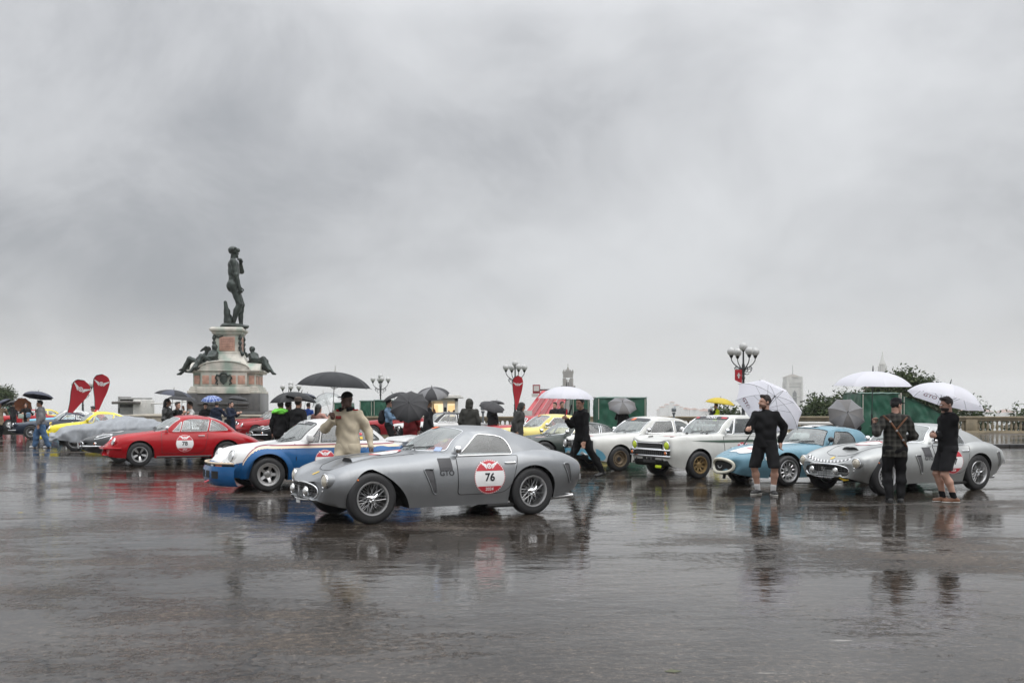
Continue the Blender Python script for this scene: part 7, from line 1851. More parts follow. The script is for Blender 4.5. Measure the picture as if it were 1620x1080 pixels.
    if shoes is not None:
        for s in (-1, 1):
            Q = [('c', S.heel[s] + (0, 0, .006), S.toe[s] + (0, 0, .002), .026 * H, .0225 * H, .02, None), ('c', S.an[s] + (0, 0, -.01), S.heel[s] * .5 + S.toe[s] * .5, .026 * H, .024 * H, .02, None)]
            zb = min(S.heel[s][2], S.toe[s][2]) - .0125 * H; V, F = sdf_mesh(Q, min(h, .012), [lambda X, Y, Z: zb - Z]); sh = mesh_np('shoe', V, F, shoes, root)
            if sock is not None: V, F = sdf_mesh([('c', S.an[s] + (0, 0, -.01), S.an[s] + (S.kn[s] - S.an[s]) * .22, .026 * H, .029 * H, .01, None)], .010); mesh_np('sock', V, F, sock, root)
            if h < .0135:
                V, F = sdf_mesh([('c', S.heel[s] + (0, 0, -.010), S.toe[s] + (0, 0, -.012), .0275 * H, .024 * H, .02, None)], .010, [lambda X, Y, Z: zb - .004 - Z, lambda X, Y, Z: Z - zb - .016]); mesh_np('sole', V, F, PALE if sock is not None or beard else BLACK, sh)
    cH, HM = S.head, S.HM; Pn = lambda x, y, z: cH + HM @ np.array((x, y, z)) * H
    if hood:
        Q = [('e', Pn(0, .016, .012), (.062 * H, .070 * H, .074 * H), HM, None, .02, None), ('e', Pn(0, .03, -.05), (.066 * H, .06 * H, .05 * H), HM, None, .03, None)]
        fn = HM @ np.array((0, -1., 0)); fo = Pn(0, -.040, 0); V, F = sdf_mesh(Q, h, [lambda X, Y, Z: (X - fo[0]) * fn[0] + (Y - fo[1]) * fn[1] + (Z - fo[2]) * fn[2]], .003, 18, seed); mesh_np('hood', V, F, top, root)
    elif hair is not None and hairkind:
        Q = [('e', Pn(0, .011, .022), (.0485 * H, .057 * H, .058 * H), HM, None, .01, None)]
        if hairkind == 'short': Q += [('e', Pn(0, -.028, .062), (.036 * H, .026 * H, .018 * H), HM, None, .015, None)]
        if hairkind == 'long': Q += [('c', Pn(0, .03, .0), Pn(0, .045, -.11), .05 * H, .045 * H, .02, None)]
        a_ = HM @ np.array((0, -.82, -.57)); o_ = Pn(0, -.036, .040) if hairkind == 'short' else Pn(0, -.038, .03)
        V, F = sdf_mesh(Q, min(h, .011), [lambda X, Y, Z: ((X - o_[0]) * a_[0] + (Y - o_[1]) * a_[1] + (Z - o_[2]) * a_[2])], .0035, 55, seed); mesh_np('hair', V, F, hair, root)
    if cap is not None:
        Q = [('e', Pn(0, .008, .030), (.050 * H, .059 * H, .052 * H), HM, None, .01, None), ('e', Pn(0, -.066, .034), (.038 * H, .036 * H, .006 * H), HM, None, .008, None)]
        a_ = HM @ np.array((0, .12, -1.)); o_ = Pn(0, 0, .030); V, F = sdf_mesh(Q, .010, [lambda X, Y, Z: ((X - o_[0]) * a_[0] + (Y - o_[1]) * a_[1] + (Z - o_[2]) * a_[2])]); mesh_np('cap', V, F, cap, root)
    if beard is not None:
        Q = [('e', Pn(0, -.020, -.036), (.0375 * H, .039 * H, .036 * H), HM, None, .01, None)]; a_ = HM @ np.array((0, .25, 1.)); o_ = Pn(0, 0, -.030); b2 = Pn(0, -.062, -.036)
        V, F = sdf_mesh(Q, .009, [lambda X, Y, Z: ((X - o_[0]) * a_[0] + (Y - o_[1]) * a_[1] + (Z - o_[2]) * a_[2])]); mesh_np('beard', V, F, beard, root)
    Mw = Matrix.Translation(root.location) @ Matrix.Rotation(R(face), 4, 'Z'); S.root = root; S.world = lambda p: Mw @ Vector(p); S.Pn = Pn
    def grip(s): f = S.hd[s] / np.linalg.norm(S.hd[s]); n_ = np.cross(S.hs[s] - f * (S.hs[s] @ f), f); n_ /= np.linalg.norm(n_) + 1e-9; return S.world(S.wr[s] + f * .058 * H + n_ * .020 * H)
    S.grip = grip; return S

# ------------------------------------------------------------ umbrellas
UMB = {}
def umb_meshes(dep, ng, mat, alt):
    key = (dep, ng, mat.name, alt.name)
    if key in UMB: return UMB[key]
    pm = 1.15; 
    def dome(r): return -dep * (1 - cos(r * pm)) / (1 - cos(pm))
    def rad(r): return sin(r * pm) / sin(pm)
    def panel(m):
        b = MB(); n, k = 12, 7; vs = []; al = pi / ng
        for i in range(n):
            r = i / (n - 1)
            for j in range(k):
                q = -1 + 2 * j / (k - 1); a = al * q; e = 1 - q * q; rr = rad(r) * (1 - .07 * e * r ** 3) * (1 - .035 * e * r) ; vs.append((rr * cos(a), rr * sin(a), dome(r) - .03 * e * r * (1 - r) * 2))
        b.add(vs, grid_faces(n, k)); o = b.build('canopy_panel', [m], angle=180); me = o.data; bpy.data.objects.remove(o); return me
    b = MB(); al = pi / ng; b.tube([(rad(r) * cos(al) * .999, rad(r) * sin(al) * .999, dome(r) - .008) for r in np.linspace(0, 1.0, 10)], .0045, 4); b.tube([(rad(1.0) * cos(al), rad(1.0) * sin(al), dome(1.0)), (rad(1.0) * 1.03 * cos(al), rad(1.0) * 1.03 * sin(al), dome(1.0) - .02)], .006, 4)
    b.tube([(rad(.5) * cos(al), rad(.5) * sin(al), dome(.5) - .01), (.02 * cos(al), .02 * sin(al), -dep * 1.15)], .004, 4)
    o = b.build('rib', [IRON]); rib = o.data; bpy.data.objects.remove(o)
    UMB[key] = (panel(mat), panel(alt), rib); return UMB[key]
def umbrella(label, apex, hand, rad, mat, alt=None, dep=.34, ng=8, shaft=None, tip=.09, handle=BLACK, group='umbrellas held up in the rain', tilt=None, logo=None, spin=0.0, below=.10):
    """apex, hand: world points; the shaft runs between them unless a tilt axis is given"""
    apex, hand = Vector(apex), Vector(hand); ax = Vector(tilt).normalized() if tilt is not None else (apex - hand).normalized()
    root = thing('umbrella', label, 'umbrella', group=group); q = ax.to_track_quat('Z', 'Y'); root.rotation_mode = 'QUATERNION'; root.rotation_quaternion = q; root.location = apex
    pa, pb, rib = umb_meshes(dep, ng, mat, alt or mat); L = (apex - hand).length
    lk = []
    if logo:
        for dv in logo[1]:
            lk.append(max(range(ng), key=lambda k: (q @ Vector((cos(2 * pi * k / ng + spin), sin(2 * pi * k / ng + spin), -.3))).dot(Vector(dv))))
    for k in range(ng):
        a = 2 * pi * k / ng + spin
        o = link('canopy_panel', pa if k % 2 == 0 else pb, root, rot=(0, 0, a)); o.scale = (rad, rad, rad)
        o = link('rib', rib, root, rot=(0, 0, a)); o.scale = (rad, rad, rad)
        if k in lk:
            v_, f_ = text2d(logo[0], .115, .004); pm = 1.15; b = MB()
            def P(u, v):
                r = .80 + v / (rad * 1.15); an = -u / (rad * .8); rr = sin(r * pm) / sin(pm) * rad; z = -dep * rad * (1 - cos(r * pm)) / (1 - cos(pm)); e = 1 - min(1, (an * ng / pi) ** 2)
                rr *= (1 - .07 * e * r ** 3) * (1 - .035 * e * r); z -= .03 * e * r * (1 - r) * 2 * rad; return (rr * cos(an), rr * sin(an), z)
            for off in (.004, -.004):
                b.add([(lambda p: (p[0] * (1 + off), p[1] * (1 + off), p[2] + off))(P(u, -v)) for u, v in v_], f_)
            b.build('lettering', pmat('maroon print', (.22, .02, .06), .5, var=.05), o_ := root, smooth=False); ob = root.children[-1]; ob.rotation_euler = (0, 0, a)
    MB().tube([(0, 0, -L + .02), (0, 0, 0)], .007, 6).build('shaft', [shaft or IRON], root)
    MB().tube([(0, 0, -.01), (0, 0, tip * .5), (0, 0, tip)], [.012, .009, .006], 6).build('ferrule', [handle], root)
    MB().tube([(0, 0, -L - below), (0, 0, -L - below * .2), (0, 0, -L + .08)], [.014, .016, .013], 8).build('handle', [handle], root)
    return root
# ------------------------------------------------------------ bronze figures on the monument
def bronze(label, prims, h, loc, rz, name='bronze_statue', extra=None, group=None, noise=.007):
    root = thing(name, label, 'statue', loc, rz, group); V, F = sdf_mesh(prims, h, (), noise, 7, 3); mesh_np('figure', V, F, BRONZE, root)
    for nm, pr in (extra or []): V, F = sdf_mesh(pr, h, (), noise, 6, 5); mesh_np(nm, V, F, BRONZE, root)
    return root
def standing_bronze():
    H = 4.85; S = skeleton(H, feet={-1: (-.30, .05, -8), 1: (.34, -.42, 18)}, hands={-1: ((-.62, -.34, 2.18), (-.4, 1, 0), (.1, -.2, -1), (0, -1, 0), .7), 1: ((.52, -.42, 3.88), (1.2, .2, -.8), (-.5, .1, .9), (-.6, -.6, 0), .8)}, head=(R(38), R(-2)), twist=R(-4), side=R(2.5))
    hp_, HP = head_prims(S); P = torso_prims(S, .02, 1.06, .07) + neck_prims(S) + [(p[0], p[1], p[2], p[3], p[4], p[5] * 2.2, p[6]) for p in hp_]
    P += [('e', S.T(-.042, .030, -.012), (.058 * H, .058 * H, .070 * H), S.M, None, .12, None), ('e', S.T(.042, .030, -.012), (.058 * H, .058 * H, .070 * H), S.M, None, .12, None)]
    for s in (-1, 1): P += [(p[0], p[1], p[2], p[3] * 1.18, p[4] * 1.15, .05, p[6]) for p in arm_prims(S, s)] + [(p[0], p[1], p[2], p[3] * 1.12, p[4] * 1.12, .05, p[6]) for p in leg_prims(S, s)] + [('c', S.heel[s], S.toe[s], .023 * H, .018 * H, .05, None)] + hand_prims(S.wr[s], S.hd[s], S.hs[s], H * 1.15, S.curl[s], .02)
    Pn = lambda x, y, z: S.head + S.HM @ np.array((x, y, z)) * H
    hair = [('e', Pn(0, .012, .024), (.058 * H, .066 * H, .054 * H), S.HM, None, .05, None)] + [('e', Pn(.052 * cos(a), -.02 + .055 * sin(a) + .02, .03 + .012 * sin(3 * a)), (.02 * H, .02 * H, .022 * H), S.HM, None, .03, None) for a in np.linspace(0, 6.0, 12)]
    stump = [('c', (-.34, .36, .05), (-.36, .42, .9), .26, .17, .1, None), ('c', (-.36, .42, .8), (-.42, .52, 1.42), .17, .10, .1, None), ('c', (-.3, .3, .05), (-.34, .2, .6), .2, .08, .1, None)]
    base = [('e', (0, -.05, -.02), (.86, .82, .17), np.eye(3), None, .05, None), ('e', (-.25, .3, .05), (.5, .45, .2), np.eye(3), None, .1, None)]
    c, s_ = cos(MRZ), sin(MRZ); dx, dy = .28, .05
    bronze('tall bronze nude standing figure on top of the monument pedestal', P, .032, (MON[0] + dx, MON[1] + dy, 6.30), R(108), extra=[('curled_hair', hair), ('tree_stump', stump), ('rocky_base', base)])
standing_bronze()
def reclining(label, ox, oy, rz, flip, raised, z0=3.9):
    """a figure lying back on a sloping lid, feet hanging over its lower end; local +x runs from head end to feet"""
    f = flip; a = lambda x, y, z: np.array((x * f, y, z)); P = []
    hip, ch, nk = a(0, 0, .30), a(-.42, .05, .78), a(-.52, .05, 1.06); hd = a(-.50, -.02, 1.30)
    P += [('c', hip, a(-.2, .02, .52), .25, .22, .12, None), ('c', a(-.2, .02, .52), ch, .22, .27, .12, None), ('c', ch, nk, .20, .10, .1, None), ('e', hd, (.15, .17, .19), np.eye(3), None, .05, None)]
    for s, kx, kz, fx, fz in ((-1, .72, .62, 1.18, -.10), (1, .62, .34, 1.32, -.38)):
        y = s * .16; kn = a(kx, y, kz); ft = a(fx, y * 1.1, fz); P += [('c', a(.02, y, .30), kn, .20, .14, .08, None), ('c', kn, ft, .14, .075, .06, None), ('c', ft, ft + a(.22, 0, -.06), .075, .05, .05, None)]
    sh = {-1: a(-.44, -.28, .92), 1: a(-.44, .34, .92)}
    if raised: e1, h1 = a(-.35, -.45, 1.42), a(-.12, -.28, 1.28)
    else: e1, h1 = a(-.12, -.44, .66), a(.30, -.30, .62)
    P += [('c', sh[-1], e1, .11, .085, .06, None), ('c', e1, h1, .085, .06, .05, None), ('c', h1, h1 + a(.1, .02, -.08), .06, .045, .04, None)]
    e2, h2 = a(-.75, .42, .55), a(-.62, .2, .22); P += [('c', sh[1], e2, .11, .085, .06, None), ('c', e2, h2, .085, .06, .05, None)]
    drape = [('c', a(-.62, .0, .12), a(.5, .02, .12), .30, .20, .15, (1, 1, .6)), ('c', a(.3, .1, .18), a(.95, .1, -.2), .20, .10, .12, None), ('c', a(-.1, -.25, .25), a(.4, -.25, .1), .14, .12, .1, None), ('c', a(.1, .05, .25), a(.72, .05, .45), .20, .16, .12, None), ('c', a(-.75, .1, .15), a(-.5, .1, .6), .24, .2, .12, None)]
    hair = [('e', hd + a(-.02, .03, .05), (.17, .18, .17), np.eye(3), None, .04, None)]
    sc = lambda L: [(p[0], np.array(p[1]) * .86, (np.array(p[2]) * (.86 if p[0] == 'c' else 1.0)), (p[3] * 1.16 if not isinstance(p[3], np.ndarray) else p[3]), (p[4] * 1.16 if p[4] else None), p[5], p[6]) for p in L]
    P, drape, hair = sc(P), sc(drape), sc(hair)
    c, s_ = cos(MRZ), sin(MRZ); bronze(label, P, .036, (MON[0] + ox * c - oy * s_, MON[1] + ox * s_ + oy * c, z0), MRZ + rz, 'reclining_bronze', [('drapery', drape), ('hair', hair)], 'reclining bronze figures at the monument corners')
reclining('reclining bronze figure with one arm raised, at the monument\'s left end', -1.72, .25, R(12), -1, True, 3.80)
reclining('reclining bronze figure at the left front of the monument, propped on its elbow', -.95, -1.45, R(48), -1, False, 3.86)
reclining('reclining bronze figure on the right end of the monument, knees towards the city', 1.72, -.35, R(-38), 1, False, 3.80)

# ------------------------------------------------------------ people in the rain
CL = {}
def cm(name, c, **k):
    if name not in CL: CL[name] = cloth(name, c, **k)
    return CL[name]
BK = cm('black cloth', (.012, .012, .013)); BK2 = cm('faded black cloth', (.022, .022, .024)); CHAR = cm('charcoal coat', (.05, .05, .048)); DGRN = cm('dark olive coat', (.045, .045, .04)); NVY = cm('navy coat cloth', (.016, .022, .04))
JEAN = cm('blue denim', (.07, .13, .23)); CHAMB = cm('pale denim shirt', (.16, .25, .36)); GRYS = cm('grey sweatshirt', (.17, .17, .18)); CREAM = cm('cream race suit', (.56, .49, .37), var=.12); REDC = cm('deep red coat', (.16, .015, .018)); WHT = cm('white knit', (.55, .54, .52))
LEATH = pmat('black leather', (.012, .012, .012), .35, var=.2, bump=.4, bscale=40); HIVIS = cm('fluorescent yellow vest', (.55, .68, .03)); PINKT = cm('pink top', (.5, .28, .24)); REDJ = cm('red jacket', (.45, .015, .03)); BROWNL = pmat('brown leather', (.14, .055, .022), .5, var=.2); SHOEB = pmat('black shoe leather', (.012, .012, .012), .4, var=.1); TAN = cm('beige coat', (.25, .19, .13))
def plaid():
    m = pmat('dark checked flannel', (.035, .034, .03), .85, var=.15, scale=20, spec=.2); t = m.node_tree; b = t.nodes['Principled BSDF']; src = b.inputs['Base Color'].links[0].from_socket
    co = N(t, 'ShaderNodeTexCoord'); sp_ = N(t, 'ShaderNodeSeparateXYZ'); wire(t, co.outputs['Object'], sp_.inputs[0])
    def st(o, f, ph, w): return math_node(t, 'GREATER_THAN', math_node(t, 'SINE', math_node(t, 'MULTIPLY_ADD', o, f, ph)), w)
    l = math_node(t, 'ADD', math_node(t, 'ADD', st(sp_.outputs['X'], 75, 0, .55), st(sp_.outputs['Z'], 75, 0, .55)), math_node(t, 'ADD', st(sp_.outputs['X'], 150, 1, .93), st(sp_.outputs['Z'], 150, 1, .93)))
    v = N(t, 'ShaderNodeVectorMath', operation='SCALE'); wire(t, src, v.inputs[0]); wire(t, math_node(t, 'MULTIPLY_ADD', l, .75, .5), v.inputs['Scale']); wire(t, v.outputs[0], b.inputs['Base Color']); return m
PLAID = plaid()
UBK = pmat('black umbrella cloth', (.010, .011, .013), .55, var=.15, scale=4, spec=.25); UBK2 = pmat('charcoal umbrella cloth', (.028, .028, .030), .55, var=.12, scale=4, spec=.25); UGR = pmat('grey umbrella cloth', (.12, .12, .125), .45, var=.12, scale=4); UNV = pmat('navy umbrella cloth', (.014, .02, .042), .5, var=.15, scale=4)
UWH = pmat('white umbrella cloth', (.84, .84, .90), .5, var=.03, scale=3, trans=.45); UBR = pmat('brown umbrella cloth', (.17, .06, .025), .5, var=.12, scale=4, trans=.2); UYE = pmat('yellow umbrella cloth', (.66, .50, .03), .5, var=.06, scale=3, trans=.35); UDG = pmat('warm grey umbrella cloth', (.09, .085, .083), .45, var=.1, scale=3, trans=.12)
UCL = glass_mat('clear umbrella film', (.86, .88, .88), 1.2, .08)
def plaid_umb():
    m = pmat('blue checked umbrella cloth', (.02, .06, .25), .5, var=.1); t = m.node_tree; b = t.nodes['Principled BSDF']; src = b.inputs['Base Color'].links[0].from_socket; co = N(t, 'ShaderNodeTexCoord'); sp_ = N(t, 'ShaderNodeSeparateXYZ'); wire(t, co.outputs['Object'], sp_.inputs[0])
    l = math_node(t, 'MAXIMUM', math_node(t, 'GREATER_THAN', math_node(t, 'SINE', math_node(t, 'MULTIPLY', sp_.outputs['X'], 22)), .8), math_node(t, 'GREATER_THAN', math_node(t, 'SINE', math_node(t, 'MULTIPLY', sp_.outputs['Y'], 22)), .8))
    x = N(t, 'ShaderNodeMix', data_type='RGBA'); wire(t, l, x.inputs['Factor']); wire(t, src, x.inputs['A']); x.inputs['B'].default_value = (.30, .36, .52, 1); wire(t, x.outputs['Result'], b.inputs['Base Color']); return m
UPL = plaid_umb()
def W(px, py, d): return Vector((gx(px, d), d, zat(py, d)))
def loc_of(face, px, d, p):
    """world point -> the frame of a figure standing at photo column px, depth d"""
    v = Vector(p) - Vector((gx(px, d), d, 0)); return tuple(Matrix.Rotation(-R(face), 3, 'Z') @ v)

# driver in the cream race suit with a big black umbrella
D = 15.9; fc = -14; hw = W(526, 664, D - .25)
S = person('man in a cream race suit and dark cap holding a large black umbrella', 550, D, 1.80, fc, 2, CREAM, 'suit', .46, .96, CREAM, 'trousers', SHOEB, HAIRK, None, BK2, hands={-1: (loc_of(fc, 550, D, hw), (-1, .3, -.9), (.2, -.3, .9), (.6, -.6, 0), .95), 1: (loc_of(fc, 550, D, W(587, 706, D + .0)), (.1, 1, 0), (.1, -.1, -1), (0, -1, 0), .4)},
           feet={-1: (-.12, -.22, 4), 1: (.12, .22, -8)}, head=(R(-22), R(4)), h=.0125, loose=.006, bulk=.96)
MB().tube([tuple(S.Pn(.05 * cos(a), .06 * sin(a) - .01, -.075)) for a in np.linspace(-.6, 3.8, 14)], .035, 7).build('neck_collar', BK, S.root)
for sg in (-1, 1): MB().tube([tuple(S.sh[sg] + np.array((0, -.03, .085))), tuple(S.sh[sg] * .55 + S.neck * .45 + np.array((0, -.03, .05)))], .022, 6).build('red_shoulder_piping', REDJ, S.root)
MB().box((-.10, -.135, 1.40), (.09, .02, .05), bev=.008).build('chest_badge', pmat('red badge', (.3, .03, .03), .6), S.root)
umbrella('large black umbrella with a pale shaft held by the man in the cream race suit', W(530, 588, D - .15), S.grip(-1), .59, UBK, dep=.40, shaft=PALE, tilt=(.06, -.02, 1), tip=.10, handle=PALE, spin=.3)

# man in black striding with a white umbrella
D = 21.2; fc = -62; hw = W(897, 664, D - .2)
S = person('man in black striding left in the middle, holding a white umbrella', 921, D, 1.76, fc, 1, BK, 'jacket', .47, .97, BK, 'trousers', SHOEB, HAIRK, 'short', hands={-1: (loc_of(fc, 921, D, hw), (-.6, .6, -.9), (.1, -.6, .7), (.2, -.5, .6), .9), 1: (loc_of(fc, 921, D, W(925, 702, D - .25)), (.6, 1, 0), (0, -.4, -1), (0, -1, .2), .4)},
           feet={-1: (-.09, -.36, 0), 1: (.09, .46, 0, .07)}, lean=R(4), head=(R(20), R(4)), h=.0135)
umbrella('white umbrella with small red print held by the striding man in black', W(896, 611, D - .1), S.grip(-1), .60, UWH, dep=.44, tilt=(.03, .0, 1), spin=.2)

# man in black hoodie and shorts, umbrella over his shoulder
D = 17.75; fc = -32; hw = W(1186, 681, D - .22)
S = person('bearded man in black hoodie, black shorts and white socks, before the blue car', 1211, D, 1.77, fc, 0, BK, 'hoodie', .475, .97, BK, 'shorts', SHOEB, HAIRB, 'short', beard=pmat('reddish beard', (.10, .05, .03), .7, var=.3, scale=40), sock=pmat('white sock', (.6, .6, .6), .8, var=.05),
           hands={-1: (loc_of(fc, 1211, D, hw), (-.7, .5, -.8), (-.1, -.8, .3), (.3, -.2, .9), .95), 1: (loc_of(fc, 1211, D, W(1235, 699, D + .05)), (.6, 1, 0), (-.05, -.2, -1), (0, -1, .1), .5)}, feet={-1: (-.145, .02, -18), 1: (.145, -.02, 34)}, head=(R(-42), R(-3)), h=.012, bulk=1.03, loose=.004)
umbrella('white umbrella tipped back over the shoulder of the bearded man in the black hoodie', W(1226, 626, D + .42), S.grip(-1), .66, UWH, dep=.42, tilt=(.56, .46, .69), logo=('GTO', ((-.6, -.6, -.3),)), spin=.62)

# man in checked shirt and cap seen from behind
D = 16.3; fc = 168; hw = W(1384, 672, D + .12)
S = person('man in a dark checked shirt and cap seen from behind, before the right silver coupe', 1416, D, 1.71, fc, 0, PLAID, 'shirt', .435, .95, BK, 'trousers', SHOEB, HAIRK, 'short', BK2, hands={1: (loc_of(fc, 1416, D, hw), (.9, .2, -1), (.1, -.1, .95), (-.7, -.5, 0), .8), -1: ((-.17, -.24, 1.02), (-.8, .8, -.3), (.6, -.6, .2), (0, -.2, 1), .6)},
           feet={-1: (-.085, 0, -6), 1: (.085, .03, 8)}, head=(R(-52), R(6)), h=.0125, loose=.004)
b = MB(); b.tube([(.19, .06, 1.42), (.10, .155, 1.33), (0.0, .165, 1.18), (-.10, .150, 1.02), (-.17, .08, .92)], .016, 6); b.build('camera_strap', BROWNL, S.root)
MB().tube([(-.17, .11, 1.40), (-.08, .165, 1.30), (.02, .165, 1.17)], .013, 6).build('camera_strap', BROWNL, S.root)
for p in ((.10, .165, 1.33), (.0, .178, 1.18), (-.10, .165, 1.03)): MB().lathe([(.001, 0), (.018, 0), (.018, .01), (.001, .012)], 10, p, axis='y').build('strap_buckle', STEEL, S.root)
MB().tube([tuple(S.wr[1] + np.array((.027 * cos(a), .027 * sin(a), -.012))) for a in np.linspace(0, 6.0, 12)], .011, 5, closed=True).build('wristwatch', STEEL, S.root)
umbrella('large white umbrella held upright by the man in the checked shirt', W(1381, 587, D + .1), S.grip(1), .64, UWH, dep=.38, logo=('GTO', ((.45, -1, 0),)), spin=-.68, tilt=(.01, -.04, 1))

# man in black jacket and shorts in profile
D = 16.35; fc = -86; hw = W(1478, 700, D - .12)
S = person('bearded man in black jacket, black shorts and brown shoes, standing in profile', 1499, D, 1.73, fc, 0, BK, 'jacket', .475, .97, BK2, 'shorts', BROWNL, HAIRB, 'short', beard=HAIRB, sock=BK,
           hands={-1: (loc_of(fc, 1499, D, W(1481, 690, D - .15)), (-.5, 1, -.8), (.3, -.9, .2), (.2, 0, 1), .9), 1: (loc_of(fc, 1499, D, W(1482, 689, D + .12)), (.5, 1, -.8), (-.2, -.9, .2), (-.2, 0, 1), .9)}, feet={-1: (-.085, -.03, 4), 1: (.085, .07, -14)}, head=(R(6), R(10)), h=.0125, bulk=1.04, loose=.003, shortcut=.06)
v_, f_ = [(a * .09, q * .11) for a, q in HORSE], [tuple(range(len(HORSE)))]
q_ = S.sh[-1] * .6 + S.el[-1] * .4; MB().add([(q_[0] - .088, q_[1] - a, q_[2] + z_) for a, z_ in v_], f_).build('sleeve_emblem', WHITEP, S.root, smooth=False)
MB().tube([tuple(S.Pn(x_, -.062, .008)) for x_ in (-.03, -.012, .012, .03)], .007, 5).build('glasses', STEEL, S.root)
umbrella('white umbrella tilted over the bearded man in the black jacket at the right', W(1503, 608, D + .05), S.grip(1), .615, UWH, dep=.46, logo=('GTO', ((-.7, -.9, 0),)), spin=2.4, tilt=(.30, .04, 1))

# man in grey sweatshirt and wide jeans far left
D = 37.0; fc = -70
S = person('man in a grey sweatshirt and wide blue jeans walking at the far left', 65, D, 1.76, fc, 1, GRYS, 'shirt', .50, .96, JEAN, 'trousers', pmat('white trainers', (.45, .45, .45), .5), HAIRK, 'short', hands={-1: (loc_of(fc, 65, D, W(60, 652, D - .1)), (-.5, .8, -1), (0, -.6, .7), (.2, 0, 1), .9)}, feet={-1: (-.09, -.22, 0), 1: (.09, .26, 0)}, h=.016, loose=.030, lean=R(3))
umbrella('dark navy umbrella over the man in grey sweatshirt and jeans', W(61, 619.5, D), S.grip(-1), .55, UNV, dep=.36)
D = 52.0
S = person('long haired woman in a black dress with bare arms, at the far left', 41, D, 1.68, 8, 0, BK, 'shirt', .50, .1, BK, 'dress', SHOEB, HAIRB, 'long', hands={-1: ((-.14, -.22, 1.12), (-.8, .3, -.9), (.7, -.4, .2), (0, 0, 1), .6), 1: ((.16, -.2, 1.1), (.8, .3, -.9), (-.6, -.5, .2), (0, 0, 1), .6)}, h=.02)
MB().box((.20, -.24, 1.06), (.22, .12, .28), bev=.05).build('blue_bundle', CHAMB, S.root); MB().box((-.16, -.25, 1.0), (.26, .10, .24), bev=.03).build('pale_bag', pmat('pale green bag', (.35, .42, .36), .6), S.root)
umbrella('brown umbrella tipped behind the woman in the black dress', W(38, 640, D + .5), S.world((.16, -.2, 1.15)), .47, UBR, dep=.30, tilt=(-.1, .85, .35))
D = 62.0
S = person('person in dark clothes seen from behind, beside the woman in black', 21, D, 1.74, 190, 1, BK2, 'jacket', .46, .97, BK2, 'trousers', SHOEB, hands={1: ((.2, -.2, 1.35), (.9, .2, -1), (0, -.2, 1), (-.6, -.5, 0), .9)}, h=.022)
umbrella('dark grey umbrella beside the brown one at the far left', W(22, 633.5, D), S.grip(1), .52, UBK2, dep=.36, tilt=(-.25, .1, 1))
D = 48.0
S = person('person in a beige coat cut off by the left edge', -1, D, 1.72, 60, 0, TAN, 'coat', .36, .97, BK, 'trousers', SHOEB, hands={1: ((.2, -.22, 1.3), (.9, .2, -1), (0, -.3, 1), (-.5, -.5, 0), .9)}, h=.02)
umbrella('navy umbrella cut off by the left edge', W(1, 634, D), S.grip(1), .46, UNV, dep=.36)
D = 48.0
S = person('person in a red and white jacket bending over behind the yellow coupe', 165, D, 1.74, -75, 1, REDJ, 'jacket', .46, .97, BK, 'trousers', SHOEB, HAIRK, 'short', lean=R(48), h=.018, hands={-1: ((-.2, -.72, .85), (-.8, .5, 0), (0, -.5, -.8), (0, -1, 0), .4), 1: ((.2, -.7, .85), (.8, .5, 0), (0, -.5, -.8), (0, -1, 0), .4)})
V, F = sdf_mesh([('e', S.T(0, .012, .27), (.115 * 1.74, .078 * 1.74, .05 * 1.74), S.M, None, .03, None)], .018); mesh_np('white_yoke', V, F, WHT, S.root)
D = 72.0
person('dark hooded figure at the far wall left of the monument', 226, D, 1.55, 180, 1, BK2, 'jacket', .42, .97, BK2, 'trousers', SHOEB, hood=True, h=.024); person('charcoal clad figure right beside the hooded one at the far wall', 231.5, D + .5, 1.45, 200, 1, CHAR, 'jacket', .42, .97, BK2, 'trousers', SHOEB, h=.024)
# group by the red number 78 coupe
D = 33.0
S = person('tall person in a long black leather coat behind the red number 78 coupe', 265, D, 1.80, 95, 1, LEATH, 'coat', .30, .97, BK, 'trousers', SHOEB, HAIRK, 'long', hands={1: ((.16, -.26, 1.4), (.9, .2, -1), (0, -.3, 1), (-.5, -.5, 0), .9)}, h=.016, bulk=1.22, loose=.01)
umbrella('dark navy umbrella over the person in the long leather coat', W(275, 616.5, D), S.grip(1), .60, UNV, UBK, dep=.30, tilt=(.12, 0, 1))
D = 34.5
person('person in a black top holding a phone beside the leather coated person', 281, D, 1.70, 70, 0, BK, 'shirt', .47, .6, BK, 'trousers', SHOEB, HAIRB, 'short', hands={-1: ((-.12, -.34, 1.28), (-.8, .3, -1), (.2, -.5, .8), (0, -.2, .6), .6), 1: ((.1, -.32, 1.26), (.8, .3, -1), (-.2, -.5, .8), (0, -.2, .6), .6)}, h=.017)
S = person('person in a white knit raising a hand to the face under the dark umbrella', 301, D + .6, 1.70, -60, 0, WHT, 'shirt', .47, .97, JEAN, 'trousers', SHOEB, HAIRB, 'short', hands={-1: ((-.12, -.20, 1.44), (-.9, .2, -1), (.3, -.2, .9), (.3, -.6, 0), .6), 1: ((.18, -.22, 1.28), (.9, .2, -1), (0, -.3, 1), (-.5, -.5, 0), .9)}, h=.017)
umbrella('charcoal umbrella over the person in the white knit', W(289, 624.5, D + .5), S.grip(1), .52, UBK2, dep=.34, tilt=(.08, 0, 1))
D = 43.0
S = person('person in a black coat and black beret under the blue checked umbrella', 325, D, 1.66, 20, 0, BK, 'coat', .38, .97, BK, 'trousers', SHOEB, HAIRK, 'short', h=.018)
V, F = sdf_mesh([('e', S.Pn(0, .012, .05), (.066 * 1.66, .07 * 1.66, .028 * 1.66), S.HM, None, .01, None)], .016); mesh_np('beret', V, F, BK, S.root)
